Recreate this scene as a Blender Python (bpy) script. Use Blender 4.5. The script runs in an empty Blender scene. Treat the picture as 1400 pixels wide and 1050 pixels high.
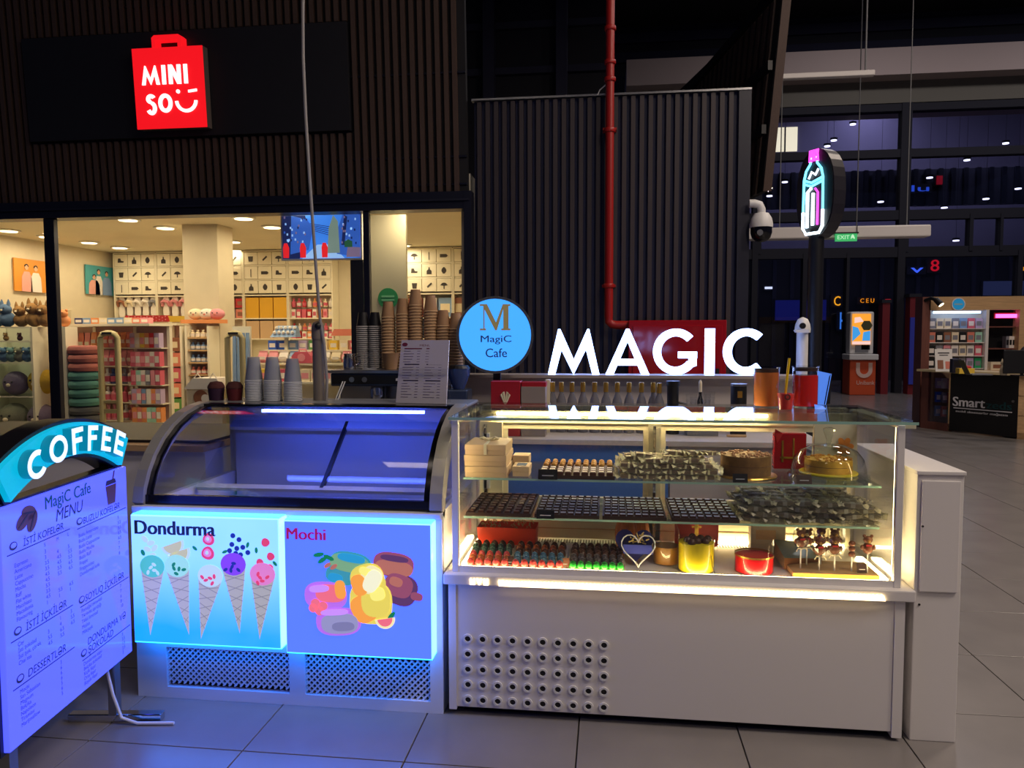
import bpy, bmesh, math, random
from mathutils import Vector, Matrix
random.seed(7)
PI = math.pi
SC = bpy.context.scene
COL = SC.collection

# ------------------------------------------------------------------ camera, world, light, exposure
CAM_H, FPX = 1.49, 1050.0
YAW, PIT, ROL = math.radians(7.2), math.radians(3.65), math.radians(0.15)
_f = Vector((-math.sin(YAW)*math.cos(PIT), math.cos(YAW)*math.cos(PIT), -math.sin(PIT)))
_r = Vector((math.cos(YAW), math.sin(YAW), 0))
_u = _r.cross(_f)
_r, _u = math.cos(ROL)*_r - math.sin(ROL)*_u, math.sin(ROL)*_r + math.cos(ROL)*_u
CP = Vector((0, 0, CAM_H))
cd = bpy.data.cameras.new('camera'); cam = bpy.data.objects.new('camera', cd); COL.objects.link(cam)
cd.sensor_width = 36; cd.lens = 36*FPX/1400; cd.clip_start = 0.02; cd.clip_end = 200
cam.matrix_world = Matrix(((_r.x, _u.x, -_f.x, 0), (_r.y, _u.y, -_f.y, 0), (_r.z, _u.z, -_f.z, CAM_H), (0, 0, 0, 1)))
SC.camera = cam
w = bpy.data.worlds.new('night'); SC.world = w; w.use_nodes = True
w.node_tree.nodes['Background'].inputs[0].default_value = (0.16, 0.20, 0.46, 1)
w.node_tree.nodes['Background'].inputs[1].default_value = 0.10
SC.view_settings.view_transform = 'Standard'; SC.view_settings.look = 'None'
SC.view_settings.exposure = 0.0; SC.view_settings.gamma = 1.0
SC.cycles.max_bounces = 6; SC.cycles.transparent_max_bounces = 24; SC.cycles.glossy_bounces = 3
SC.cycles.sample_clamp_indirect = 4.0; SC.cycles.caustics_reflective = False; SC.cycles.caustics_refractive = False

def area_lamp(name, loc, size, power, color, aim=None, shape='SQUARE'):
    l = bpy.data.lights.new(name, 'AREA'); l.shape = shape; l.size = size; l.energy = power; l.color = color
    o = bpy.data.objects.new(name, l); COL.objects.link(o); o.location = loc
    if aim is not None:
        o.rotation_euler = (Vector(aim)-Vector(loc)).to_track_quat('-Z', 'Y').to_euler()
    return o
# the hall's high ceiling lamps
for x, y, p in ((-2.5, 0.5, 14), (3.2, 0.0, 150), (6.0, 1.0, 270), (4.8, -3.5, 120), (-2.0, -3.5, 16), (6.2, 7.5, 150), (3.6, 5.2, 105)):
    area_lamp('hall_ceiling_lamp', (x, y, 7.5), 0.9, p, (1.0, 0.83, 0.70))

for x, y, p in ((6.0, 15.5, 130), (11.5, 16.0, 110), (6.0, 23.2, 120), (11.0, 23.2, 120), (8.5, 26.6, 70)):
    area_lamp('far_hall_fill', (x, y, 9.4), 1.2, p, (1.0, 0.92, 0.97) if y < 20 else (0.86, 0.86, 1.0))  # unseen area lights added to brighten the far fascia, beams and glass

# ------------------------------------------------------------------ helpers
def ray(px, py):
    return _f + _r*((px-700)/FPX) - _u*((py-525)/FPX)
def ay(px, py, y):
    d = ray(px, py); return CP + d*(y/d.y)
def az(px, py, z):
    d = ray(px, py); return CP + d*((z-CAM_H)/d.z)
def s2l(c):
    c = c/255.0
    return c/12.92 if c <= 0.04045 else ((c+0.055)/1.055)**2.4
def lin(c):
    return tuple(s2l(v) for v in c) + (1.0,)

MATS = {}
def M(name, rgb=(200, 200, 200), rough=0.5, metal=0.0, emit=None, es=1.0, noise=0.0, nscale=8.0, bump=0.0, trans=0.0, spec=0.5, alpha=1.0, stretch=None):
    """Principled material; emit is an sRGB colour given off with strength es."""
    if name in MATS: return MATS[name]
    m = bpy.data.materials.new(name); m.use_nodes = True; MATS[name] = m
    nt = m.node_tree; b = nt.nodes['Principled BSDF']
    b.inputs['Base Color'].default_value = lin(rgb); b.inputs['Roughness'].default_value = rough
    b.inputs['Metallic'].default_value = metal; b.inputs['Specular IOR Level'].default_value = spec
    b.inputs['Transmission Weight'].default_value = trans; b.inputs['Alpha'].default_value = alpha
    if emit is not None:
        b.inputs['Emission Color'].default_value = lin(emit); b.inputs['Emission Strength'].default_value = es
    if noise or bump:
        tc = nt.nodes.new('ShaderNodeTexCoord'); n = nt.nodes.new('ShaderNodeTexNoise')
        n.inputs['Scale'].default_value = nscale; n.inputs['Detail'].default_value = 5
        if stretch:
            mp = nt.nodes.new('ShaderNodeMapping'); mp.inputs['Scale'].default_value = stretch
            nt.links.new(tc.outputs['Object'], mp.inputs['Vector']); nt.links.new(mp.outputs['Vector'], n.inputs['Vector'])
        else:
            nt.links.new(tc.outputs['Object'], n.inputs['Vector'])
        if noise:
            mx = nt.nodes.new('ShaderNodeMix'); mx.data_type = 'RGBA'
            a = lin([max(0, v*(1-noise)) for v in rgb]); c = lin([min(255, v*(1+noise)) for v in rgb])
            mx.inputs[6].default_value = a; mx.inputs[7].default_value = c
            nt.links.new(n.outputs['Fac'], mx.inputs[0]); nt.links.new(mx.outputs[2], b.inputs['Base Color'])
        if bump:
            bp = nt.nodes.new('ShaderNodeBump'); bp.inputs['Strength'].default_value = bump; bp.inputs['Distance'].default_value = 0.01
            nt.links.new(n.outputs['Fac'], bp.inputs['Height']); nt.links.new(bp.outputs['Normal'], b.inputs['Normal'])
    return m

def glow(name, rgb, es=1.0, base=None, rough=0.4):
    return M(name, base or rgb, rough, emit=rgb, es=es)

def glowl(name, rgb, base=(190, 195, 215), rough=0.25):
    """Backlit surface: rgb is the light given off, in linear values (may exceed 1)."""
    if name in MATS: return MATS[name]
    m = M(name, base, rough); b = m.node_tree.nodes['Principled BSDF']
    b.inputs['Emission Color'].default_value = tuple(rgb)+(1,); b.inputs['Emission Strength'].default_value = 1.0
    return m

def glassy(name, tint=(245, 250, 250), ior=1.45, refl=1.0, rough=0.0):
    """Thin clear sheet: transparent with a Fresnel mirror reflection."""
    if name in MATS: return MATS[name]
    m = bpy.data.materials.new(name); m.use_nodes = True; MATS[name] = m
    nt = m.node_tree; nt.nodes.clear()
    o = nt.nodes.new('ShaderNodeOutputMaterial'); t = nt.nodes.new('ShaderNodeBsdfTransparent')
    g = nt.nodes.new('ShaderNodeBsdfGlossy'); fr = nt.nodes.new('ShaderNodeFresnel'); mx = nt.nodes.new('ShaderNodeMixShader')
    ml = nt.nodes.new('ShaderNodeMath'); ml.operation = 'MULTIPLY'; ml.inputs[1].default_value = refl
    geo = nt.nodes.new('ShaderNodeNewGeometry'); sel = nt.nodes.new('ShaderNodeMix')
    sel.inputs[2].default_value = ior; sel.inputs[3].default_value = 1.0/ior   # the same from both sides of a thin sheet
    nt.links.new(geo.outputs['Backfacing'], sel.inputs[0]); nt.links.new(sel.outputs[0], fr.inputs['IOR'])
    t.inputs[0].default_value = lin(tint); g.inputs['Roughness'].default_value = rough
    nt.links.new(fr.outputs[0], ml.inputs[0]); nt.links.new(ml.outputs[0], mx.inputs[0])
    nt.links.new(t.outputs[0], mx.inputs[1]); nt.links.new(g.outputs[0], mx.inputs[2]); nt.links.new(mx.outputs[0], o.inputs[0])
    return m

def wloc(o):
    v = Vector((0, 0, 0))
    while o is not None:
        v += o.location; o = o.parent
    return v

class MB:
    """Collects shapes; build() links them as ONE mesh object."""
    def __init__(s): s.v = []; s.f = []
    def add(s, vs, fs, mat=None):
        n = len(s.v)
        s.v += [(mat @ Vector(p)) if mat is not None else Vector(p) for p in vs]
        s.f += [tuple(i+n for i in q) for q in fs]; return s
    def box(s, x0, x1, y0, y1, z0, z1, mat=None):
        vs = [(x, y, z) for z in (z0, z1) for y in (y0, y1) for x in (x0, x1)]
        return s.add(vs, [(0, 2, 3, 1), (4, 5, 7, 6), (0, 1, 5, 4), (2, 6, 7, 3), (0, 4, 6, 2), (1, 3, 7, 5)], mat)
    def cbox(s, c, sz, mat=None):
        return s.box(c[0]-sz[0]/2, c[0]+sz[0]/2, c[1]-sz[1]/2, c[1]+sz[1]/2, c[2]-sz[2]/2, c[2]+sz[2]/2, mat)
    def lathe(s, prof, c=(0, 0, 0), n=16, mat=None, caps=True):
        vs = []; fs = []
        for r, z in prof:
            for k in range(n):
                a = 2*PI*k/n; vs.append((c[0]+r*math.cos(a), c[1]+r*math.sin(a), c[2]+z))
        for i in range(len(prof)-1):
            for k in range(n):
                k2 = (k+1) % n; fs.append((i*n+k, i*n+k2, (i+1)*n+k2, (i+1)*n+k))
        if caps:
            fs.append(tuple(reversed(range(n)))); fs.append(tuple((len(prof)-1)*n+k for k in range(n)))
        return s.add(vs, fs, mat)
    def cyl(s, p0, p1, r, r1=None, n=12):
        p0, p1 = Vector(p0), Vector(p1); d = p1-p0
        q = d.to_track_quat('Z', 'Y').to_matrix().to_4x4(); q.translation = p0
        return s.lathe([(r, 0), (r if r1 is None else r1, d.length)], n=n, mat=q)
    def tube(s, pts, r, n=8):
        pts = [Vector(p) for p in pts]; vs = []; fs = []
        up = Vector((0.13, 0.31, 1)).normalized()
        for i, p in enumerate(pts):
            t = (pts[min(i+1, len(pts)-1)]-pts[max(i-1, 0)]).normalized()
            a = t.cross(up)
            if a.length < 1e-3: a = t.cross(Vector((1, 0, 0)))
            a.normalize(); b = t.cross(a)
            rr = r[i] if isinstance(r, (list, tuple)) else r
            for k in range(n):
                an = 2*PI*k/n; vs.append(p + a*math.cos(an)*rr + b*math.sin(an)*rr)
        for i in range(len(pts)-1):
            for k in range(n):
                k2 = (k+1) % n; fs.append((i*n+k, (i+1)*n+k, (i+1)*n+k2, i*n+k2))
        fs.append(tuple(range(n))); fs.append(tuple((len(pts)-1)*n+k for k in reversed(range(n))))
        return s.add(vs, fs)
    def prism(s, pts, depth, mat=None, z0=0.0):
        """2-D outline (counter-clockwise) in local XY, extruded along local Z."""
        n = len(pts); vs = [(p[0], p[1], z0) for p in pts] + [(p[0], p[1], z0+depth) for p in pts]
        fs = [tuple(reversed(range(n))), tuple(range(n, 2*n))] + [(i, (i+1) % n, n+(i+1) % n, n+i) for i in range(n)]
        return s.add(vs, fs, mat)
    def ring(s, ro, ri, depth, mat=None, n=24, a0=0, a1=2*PI, z0=0.0):
        full = abs(a1-a0-2*PI) < 1e-6; m = n if full else n+1; vs = []; fs = []
        for k in range(m):
            a = a0+(a1-a0)*k/n; c, sn = math.cos(a), math.sin(a)
            vs += [(ro*c, ro*sn, z0), (ro*c, ro*sn, z0+depth), (ri*c, ri*sn, z0+depth), (ri*c, ri*sn, z0)]
        for k in range(n):
            a, b = 4*k, 4*((k+1) % m)
            for j in range(4): fs.append((a+j, b+j, b+(j+1) % 4, a+(j+1) % 4))
        if not full: fs += [(0, 1, 2, 3), (4*n+3, 4*n+2, 4*n+1, 4*n)]
        return s.add(vs, fs, mat)
    def ball(s, c, r, sc=(1, 1, 1), n=12, m=8, mat=None):
        vs = [(c[0], c[1], c[2]-r*sc[2])]; fs = []
        for i in range(1, m):
            ph = -PI/2+PI*i/m
            for k in range(n):
                a = 2*PI*k/n; vs.append((c[0]+r*sc[0]*math.cos(ph)*math.cos(a), c[1]+r*sc[1]*math.cos(ph)*math.sin(a), c[2]+r*sc[2]*math.sin(ph)))
        vs.append((c[0], c[1], c[2]+r*sc[2])); t = len(vs)-1
        for k in range(n):
            k2 = (k+1) % n; fs.append((0, 1+k2, 1+k)); fs.append((t, 1+(m-2)*n+k, 1+(m-2)*n+k2))
            for i in range(m-2): fs.append((1+i*n+k, 1+i*n+k2, 1+(i+1)*n+k2, 1+(i+1)*n+k))
        return s.add(vs, fs, mat)
    def quad(s, a, b, c, d, th=0.0):
        return s.add([a, b, c, d], [(0, 1, 2, 3)])
    def sheet(s, a, b, c, d, th):
        """Thick four-cornered panel, thickness behind the face a-b-c-d."""
        a, b, c, d = map(Vector, (a, b, c, d)); n = (b-a).cross(d-a).normalized()*(-th)
        return s.add([a, b, c, d, a+n, b+n, c+n, d+n], [(0, 1, 2, 3), (7, 6, 5, 4), (0, 4, 5, 1), (1, 5, 6, 2), (2, 6, 7, 3), (3, 7, 4, 0)])
    def mesh(s, me, mat=None):
        return s.add([v.co.copy() for v in me.vertices], [tuple(p.vertices) for p in me.polygons], mat)
    def build(s, name, mat, parent=None, smooth=False, local=False, bev=0.0, loc=None):
        me = bpy.data.meshes.new(name)
        off = wloc(parent) if (parent is not None and not local) else Vector((0, 0, 0))
        o = bpy.data.objects.new(name, me); COL.objects.link(o)
        if parent is not None: o.parent = parent
        if loc is not None:
            o.location = Vector(loc)-(off if not local else Vector((0, 0, 0)))
            if not local: off = Vector(loc)
        me.from_pydata([tuple(Vector(p)-off) for p in s.v], [], s.f); me.validate()
        bm = bmesh.new(); bm.from_mesh(me); bmesh.ops.recalc_face_normals(bm, faces=bm.faces); bm.to_mesh(me); bm.free()
        if isinstance(mat, str): mat = MATS[mat]
        me.materials.append(mat)
        if smooth:
            for p in me.polygons: p.use_smooth = True
            try: me.set_sharp_from_angle(angle=math.radians(40))
            except Exception: pass
        if bev:
            b = o.modifiers.new('bevel', 'BEVEL'); b.width = bev; b.segments = 2; b.limit_method = 'ANGLE'
        return o

def tag(o, label=None, cat=None, group=None, kind=None):
    if label: o['label'] = label
    if cat: o['category'] = cat
    if group: o['group'] = group
    if kind: o['kind'] = kind
    return o
def thing(name, label, cat, loc=(0, 0, 0), rz=0.0, group=None, kind=None):
    o = bpy.data.objects.new(name, None); COL.objects.link(o); o.empty_display_size = 0.05
    o.location = loc; o.rotation_euler = (0, 0, rz)
    return tag(o, label, cat, group, kind)
def dup(o, loc=None, rot=None, label=None, group=None, parent=None, scale=None):
    c = o.copy(); COL.objects.link(c); c.parent = parent
    if loc is not None: c.location = loc
    if rot is not None: c.rotation_euler = rot
    if scale is not None: c.scale = scale
    if label: c['label'] = label
    if group: c['group'] = group
    for ch in list(o.children): dup(ch, parent=c)
    return c
def struct(o): o['kind'] = 'structure'; return o
def plane_mat(o, xdir, up):
    """Local XY drawing plane: x along xdir, y along up, z out of the plane."""
    x = Vector(xdir).normalized(); u = Vector(up).normalized(); n = x.cross(u)
    return Matrix(((x.x, u.x, n.x, o[0]), (x.y, u.y, n.y, o[1]), (x.z, u.z, n.z, o[2]), (0, 0, 0, 1)))
FRONT = lambda o: plane_mat(o, (1, 0, 0), (0, 0, 1))      # drawing plane facing the viewer (-y)

_TX = {}
def text(s, size=1.0, ext=0.0, bold=0.0, align='LEFT', shear=0.0, space=1.0, res=3):
    """A built-in-font text as mesh data in its own XY plane, baseline at 0."""
    k = (s, size, ext, bold, align, shear, space)
    if k in _TX: return _TX[k]
    cu = bpy.data.curves.new('lettering', 'FONT'); cu.body = s; cu.size = size; cu.extrude = ext; cu.offset = 0.0
    cu.align_x = align; cu.shear = shear; cu.space_character = space; cu.resolution_u = res
    o = bpy.data.objects.new('lettering', cu)
    me = bpy.data.meshes.new_from_object(o); bpy.data.objects.remove(o); _TX[k] = me
    return me
def text_fit(s, wid, hgt, ext=0.0, bold=0.0):
    """Text mesh scaled to fill wid x hgt with its lower left at the origin."""
    me = text(s, 1.0, 0.0, bold); xs = [v.co.x for v in me.vertices]; ys = [v.co.y for v in me.vertices]
    sx, sy = wid/(max(xs)-min(xs)), hgt/(max(ys)-min(ys))
    return me, Matrix.Diagonal((sx, sy, 1, 1)) @ Matrix.Translation((-min(xs), -min(ys), 0))
def prism_text(mb, me, mat, depth):
    """Give flat lettering a thickness."""
    if depth <= 0: return mb.mesh(me, mat)
    bm = bmesh.new(); bm.from_mesh(me)
    r = bmesh.ops.extrude_face_region(bm, geom=list(bm.faces))
    bmesh.ops.translate(bm, vec=(0, 0, depth), verts=[e for e in r['geom'] if isinstance(e, bmesh.types.BMVert)])
    t = bpy.data.meshes.new('lettering'); bm.to_mesh(t); bm.free(); mb.mesh(t, mat); bpy.data.meshes.remove(t); return mb

# ------------------------------------------------------------------ shared materials
M('floor_tile', (128, 124, 122), 0.26, noise=0.10, nscale=3.0, bump=0.02)
M('grout', (58, 56, 56), 0.8)
M('black', (14, 14, 18), 0.45); M('navy', (26, 28, 46), 0.4); M('frame_dark', (30, 32, 48), 0.35, 0.3)
M('slat_brown', (80, 62, 54), 0.55, noise=0.18, nscale=6, stretch=(30, 30, 1)); M('slat_back', (20, 20, 26), 0.7)
M('slat_grey', (58, 50, 54), 0.5, noise=0.15, nscale=6, stretch=(30, 30, 1)); M('slat_back2', (26, 32, 70), 0.5)
M('sign_board', (28, 28, 34), 0.55, noise=0.1); M('white', (235, 233, 228), 0.45); M('cream', (218, 206, 180), 0.6, noise=0.03)
M('store_ceiling', (232, 222, 192), 0.8, noise=0.03, nscale=2); M('store_floor', (190, 180, 160), 0.3, noise=0.06)
M('red_paint', (176, 34, 30), 0.35); M('red_gloss', (168, 26, 36), 0.08); M('steel', (150, 150, 152), 0.28, 0.9)
M('chrome', (205, 205, 208), 0.12, 1.0); M('beige_fascia', (196, 178, 170), 0.7); M('dark_ceiling', (16, 16, 22), 0.9)
M('white_panel', (226, 222, 220), 0.35); M('white_plastic', (228, 228, 226), 0.4); M('grey_plastic', (120, 122, 126), 0.45)
M('wood_light', (196, 160, 116), 0.5, noise=0.15, nscale=4, stretch=(1, 12, 12)); M('wood_red', (112, 66, 56), 0.5, noise=0.2, nscale=4, stretch=(12, 12, 1))
M('dark_text', (34, 30, 34), 0.6); M('kraft', (190, 148, 106), 0.7, noise=0.08, nscale=30); M('gold', (190, 150, 70), 0.3, 0.8)
M('choco', (92, 56, 40), 0.32); M('choco_dark', (74, 46, 40), 0.2); M('grey_back', (196, 188, 184), 0.6)
glassy('glass', (253, 254, 254)); glassy('glass_green', (246, 252, 250)); glassy('glass_dark', (228, 228, 240), refl=1.2)
glassy('plastic_clear', (248, 249, 251), 1.4)
glow('lamp_warm', (255, 226, 170), 6.0); glow('lamp_white', (240, 240, 255), 3.0)

# ------------------------------------------------------------------ floor: one object per tile as far as they can be told apart
fl = struct(MB().box(-16, 20, -6, 34, -0.20, -0.010).build('floor', 'grout'))
TS = 0.597
tm = MB().box(-TS/2+0.0025, TS/2-0.0025, -TS/2+0.0025, TS/2-0.0025, -0.012, 0)
cand = []
for i in range(-8, 14):
    for j in range(-3, 24):
        cx, cy = -0.107+TS*(i+0.5), 2.53+TS*(j+0.5)
        if cy < 7.7 or cx > 1.4:
            d = Vector((cx, cy, 0))-CP; zz = d.dot(_f)
            if zz < 0.8: continue
            px, py = 700+FPX*d.dot(_r)/zz, 525-FPX*d.dot(_u)/zz
            if -250 < px < 1700 and py < 1300: cand.append((d.length, cx, cy))
cand.sort()
t0 = None
for _, cx, cy in cand[:285]:
    if t0 is None: t0 = tm.build('floor_tile', 'floor_tile', fl, local=True, bev=0.0015); o = t0
    else: o = t0.copy(); COL.objects.link(o); o.parent = fl
    o.location = (cx, cy, 0)
far = MB()
used = {(round(a, 2), round(b, 2)) for _, a, b in cand[:285]}
for i in range(-9, 34):
    for j in range(-9, 52):
        cx, cy = -0.107+TS*(i+0.5), 2.53+TS*(j+0.5)
        if (round(cx, 2), round(cy, 2)) not in used and not (cx < 1.4 and cy > 8.1):
            far.box(cx-TS/2+0.003, cx+TS/2-0.003, cy-TS/2+0.003, cy+TS/2-0.003, -0.012, 0)
o = far.build('outer_tiles', 'floor_tile', fl); o['kind'] = 'stuff'
struct(MB().box(-16, 20, -6, 34, 9.6, 9.8).build('ceiling', 'dark_ceiling'))

# ------------------------------------------------------------------ the shop front: leaning slat screen, sign board, window wall
FY, FZ, LEAN = 8.0, 2.98, math.radians(4)
def fac(u, v, off=0.0):
    return Vector((u, FY-v*math.sin(LEAN)-off*math.cos(LEAN), FZ+v*math.cos(LEAN)-off*math.sin(LEAN)))
def fac_uv(px, py):
    n = Vector((0, -math.cos(LEAN), -math.sin(LEAN))); d = ray(px, py); p0 = Vector((0, FY, FZ))
    q = CP+d*((p0-CP).dot(n)/d.dot(n)); return q.x, (q.z-FZ)/math.cos(LEAN)
FM = Matrix.Translation((0, FY, FZ)) @ Matrix.Rotation(LEAN, 4, 'X')          # local x=u, y=-off, z=v
wl = struct(MB().box(-8.2, -1.48, 0.05, 0.14, 0, 2.75, FM).build('wall_left', 'slat_back'))
sx0, sx1, sv0, sv1 = -6.36, -2.70, 0.66, 1.74
MB().box(sx0, sx1, -0.045, 0.05, sv0, sv1, FM).build('sign_board', 'sign_board', wl)
def slat(parent, x, v0, v1, mname, mat=FM, wd=0.046, dp=0.05):
    return MB().box(x-wd/2, x+wd/2, -0.0, dp, v0, v1, mat).build('slat', mname, parent)
x = -8.1
while x < -1.5:
    if sx0-0.02 < x < sx1+0.02:
        slat(wl, x, 0, sv0-0.02, 'slat_brown'); slat(wl, x, sv1+0.02, 2.75, 'slat_brown')
    else: slat(wl, x, 0, 2.75, 'slat_brown')
    x += 0.088
for v in (0.08, 0.36, 1.2, 2.02):      # fixing rails seen between the slats
    MB().box(-8.2, -1.48, 0.03, 0.05, v, v+0.02, FM).build('fixing_rail', 'frame_dark', wl)
# window wall below
wn = struct(MB().box(-9.3, -1.44, 7.93, 8.14, 2.80, 2.98).build('window_1', 'frame_dark'))
MB().box(-9.3, -1.44, 7.90, 8.0, 2.88, 2.90).build('head_rail', 'navy', wn)
def wx(px, y=8.0, py=430): return ay(px, py, y).x
for a, b in ((64, 80), (498, 508)):
    MB().box(wx(a, 7.95), wx(b-2, 7.95), 7.95, 8.02, 0.0, 2.80).build('mullion', 'frame_dark', wn, bev=0.006)
MB().box(-1.50, -1.42, 7.92, 8.08, 0, 2.98).build('mullion', 'frame_dark', wn)
MB().box(-9.3, -1.44, 7.93, 8.06, 0, 0.06).build('window_sill', 'frame_dark', wn)
for a, b in ((-9.2, wx(64)), (wx(80), wx(498)), (wx(508), -1.5)):
    MB().box(a, b, 7.985, 7.995, 0.06, 2.80).build('pane', 'glass', wn)

# ------------------------------------------------------------------ geometric letters used by the big signs
def arcpts(cx, cy, rx, ry, a0, a1, n=22):
    return [(cx+rx*math.cos(math.radians(a0+(a1-a0)*k/n)), cy+ry*math.sin(math.radians(a0+(a1-a0)*k/n))) for k in range(n+1)]
def band(cx, cy, rx, ry, sw, a0, a1, n=26):
    return arcpts(cx, cy, rx, ry, a0, a1, n) + list(reversed(arcpts(cx, cy, rx-sw, ry-sw, a0, a1, n)))
def glyph(ch, w, h, s):
    """Outlines (list of simple polygons) of one geometric capital filling w x h with stroke s."""
    if ch == 'I': return [[(0, 0), (w, 0), (w, h), (0, h)]]
    if ch == 'M':
        q = s*0.92
        return [[(0, 0), (q, 0), (w*.24+q*.15, h*.55), (w/2, h*.0), (w*.76-q*.15, h*.55), (w-q, 0), (w, 0), (w-w*.2, h), (w-w*.2-q*.25, h), (w/2, h*.32), (w*.2+q*.25, h), (w*.2, h)]]
    if ch == 'A':
        return [[(0, 0), (s*1.05, 0), (w/2, h*.72), (w-s*1.05, 0), (w, 0), (w/2+s*.2, h), (w/2-s*.2, h)], [(w*.24, h*.20), (w*.76, h*.20), (w*.70, h*.34), (w*.30, h*.34)]]
    if ch == 'C': return [band(w*.56, h/2, w*.56, h/2, s, 48, 312)]
    if ch == 'G': return [band(w*.52, h/2, w*.52, h/2, s, 42, 322), [(w*.58, h*.36), (w, h*.36), (w, h*.50), (w*.58, h*.50)], [(w-s, h*.14), (w-s*.05, h*.2), (w-s*.05, h*.40), (w-s, h*.40)]]
    if ch == 'O': return [band(w/2, h/2, w/2, h/2, s, 0, 180), band(w/2, h/2, w/2, h/2, s, 180, 360)]
    if ch == 'F': return [[(0, 0), (s, 0), (s, h), (0, h)], [(s*.9, h-s), (w, h-s), (w, h), (s*.9, h)], [(s*.9, h*.42), (w*.88, h*.42), (w*.88, h*.42+s), (s*.9, h*.42+s)]]
    if ch == 'E': return glyph('F', w, h, s)+[[(s*.9, 0), (w, 0), (w, s), (s*.9, s)]]
    if ch == 'N': return [[(0, 0), (s, 0), (s, h), (0, h)], [(w-s, 0), (w, 0), (w, h), (w-s, h)], [(0, h), (s*1.1, h), (w, 0), (w-s*1.1, 0)]]
    if ch == 'S': return [band(w/2, h*.74, w*.46, h*.26, s, 25, 270), band(w/2, h*.26+s*.0, w*.5, h*.26+s*.5, s, -155, 90)]
    return []
def glyph_mb(mb, ch, w, h, s, mat, depth, z0=0.0):
    for p in glyph(ch, w, h, s): mb.prism(p, depth, mat, z0)
    return mb

# the red bag sign
bu0, bv0 = fac_uv(199, 181); bu1, bv1 = fac_uv(288, 68)
bc = (bu0+bu1)/2
bag = thing('bag_shaped_sign', 'glowing red shopping bag sign with white lettering on the black board', 'sign', fac(bc, bv0, 0.10))
bw, bh = (bu1-bu0)/2-0.01, bv1-bv0
BM = plane_mat(fac(bc, bv0, 0.05), (1, 0, 0), fac(0, 1)-fac(0, 0))
glow('sign_red', (240, 20, 30), 0.95); M('sign_side', (110, 96, 90), 0.5); glow('sign_white', (255, 250, 250), 1.3)
MB().prism([(-bw, 0), (bw, 0), (bw, bh), (-bw, bh)], 0.10, BM).build('bag_side', 'sign_side', bag)
MB().prism([(-bw, 0), (bw, 0), (bw, bh), (-bw, bh)], 0.012, BM, 0.10).build('bag_face', 'sign_red', bag)
hd = MB(); hw = 0.165; t = 0.042
hd.prism([(-hw, bh), (-hw+t, bh), (-hw+t, bh+0.075), (hw-t, bh+0.075), (hw-t, bh), (hw, bh), (hw, bh+0.10), (hw-0.03, bh+0.125), (-hw+0.03, bh+0.125), (-hw, bh+0.10)], 0.11, BM, 0.0)
hd.build('bag_handle', 'sign_red', bag)
def lettering(parent, s, mat, x, y, wid, hgt, mname, depth=0.01, z0=0.0, name='lettering', bold=0.0):
    me, fm = text_fit(s, wid, hgt)
    mb = MB()
    for q in ((-1, 1) if bold else (0,)):                       # a heavier weight: two copies a hair apart
        prism_text(mb, me, mat @ Matrix.Translation((x+q*bold*hgt, y, z0)) @ fm, depth*(1+.02*q))
    return mb.build(name, mname, parent)
def big(ch, x, y, w_, h_): glyph_mb(MB(), ch, w_, h_, 0.040, BM @ Matrix.Translation((x, y, 0)), 0.012, 0.112).build('letter', 'sign_white', bag)
for ch, x, w_ in (('M', -bw+0.095, 0.20), ('I', -bw+0.325, 0.040), ('N', -bw+0.40, 0.135), ('I', -bw+0.57, 0.040)): big(ch, x, bh*0.545, w_, bh*0.235)
for ch, x, w_ in (('S', -bw+0.125, 0.115), ('O', -bw+0.265, 0.155)): big(ch, x, bh*0.195, w_, bh*0.235)
sm = MB(); SM_ = BM @ Matrix.Translation((bw*0.47, bh*0.34, 0.112))
sm.ring(0.125, 0.092, 0.012, SM_, 18, PI*1.02, PI*1.98); sm.build('smile', 'sign_white', bag)
MB().ring(0.020, 0.0005, 0.012, SM_ @ Matrix.Translation((-0.085, 0.09, 0)), 12).build('eye', 'sign_white', bag)
MB().prism([(0.03, 0.075), (0.125, 0.085), (0.125, 0.11), (0.03, 0.10)], 0.012, SM_).build('wink', 'sign_white', bag)

# ------------------------------------------------------------------ store interior shell
struct(MB().box(-9.2, -9.0, 8.14, 13.4, 0, 3.02).build('wall_store_side', 'cream'))
struct(MB().box(-9.2, -1.4, 13.25, 13.45, 0, 3.02).build('wall_store_rear', 'cream'))
struct(MB().box(-1.58, -1.47, 8.2, 13.4, 0, 3.0).build('wall_store_right', 'cream'))
struct(MB().box(-9.2, -1.47, 8.15, 13.45, 3.0, 3.2).build('ceiling_store', 'store_ceiling'))
struct(MB().box(-9.2, -1.4, 8.14, 13.4, -0.01, 0.012).build('floor_store', 'store_floor'))
struct(MB().box(-5.78, -5.27, 9.92, 10.36, 0, 3.0).build('column_store', 'cream', bev=0.01))
struct(MB().box(wx(507, 8.6), wx(556, 8.6), 8.6, 8.66, 0, 2.86).build('wall_store_panel', M('panel_beige', (176, 170, 148), 0.4)))
struct(MB().box(wx(480, 8.35), wx(503, 8.35), 8.35, 8.5, 0, 2.55).build('trim_1', 'black'))
# door and trim on the side wall
dr = struct(MB().box(-9.0, -8.95, 11.9, 12.75, 0, 1.93).build('door_1', 'cream'))
MB().box(-8.96, -8.93, 12.0, 12.65, 0.05, 1.80).build('door_leaf', 'white', dr)
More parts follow.
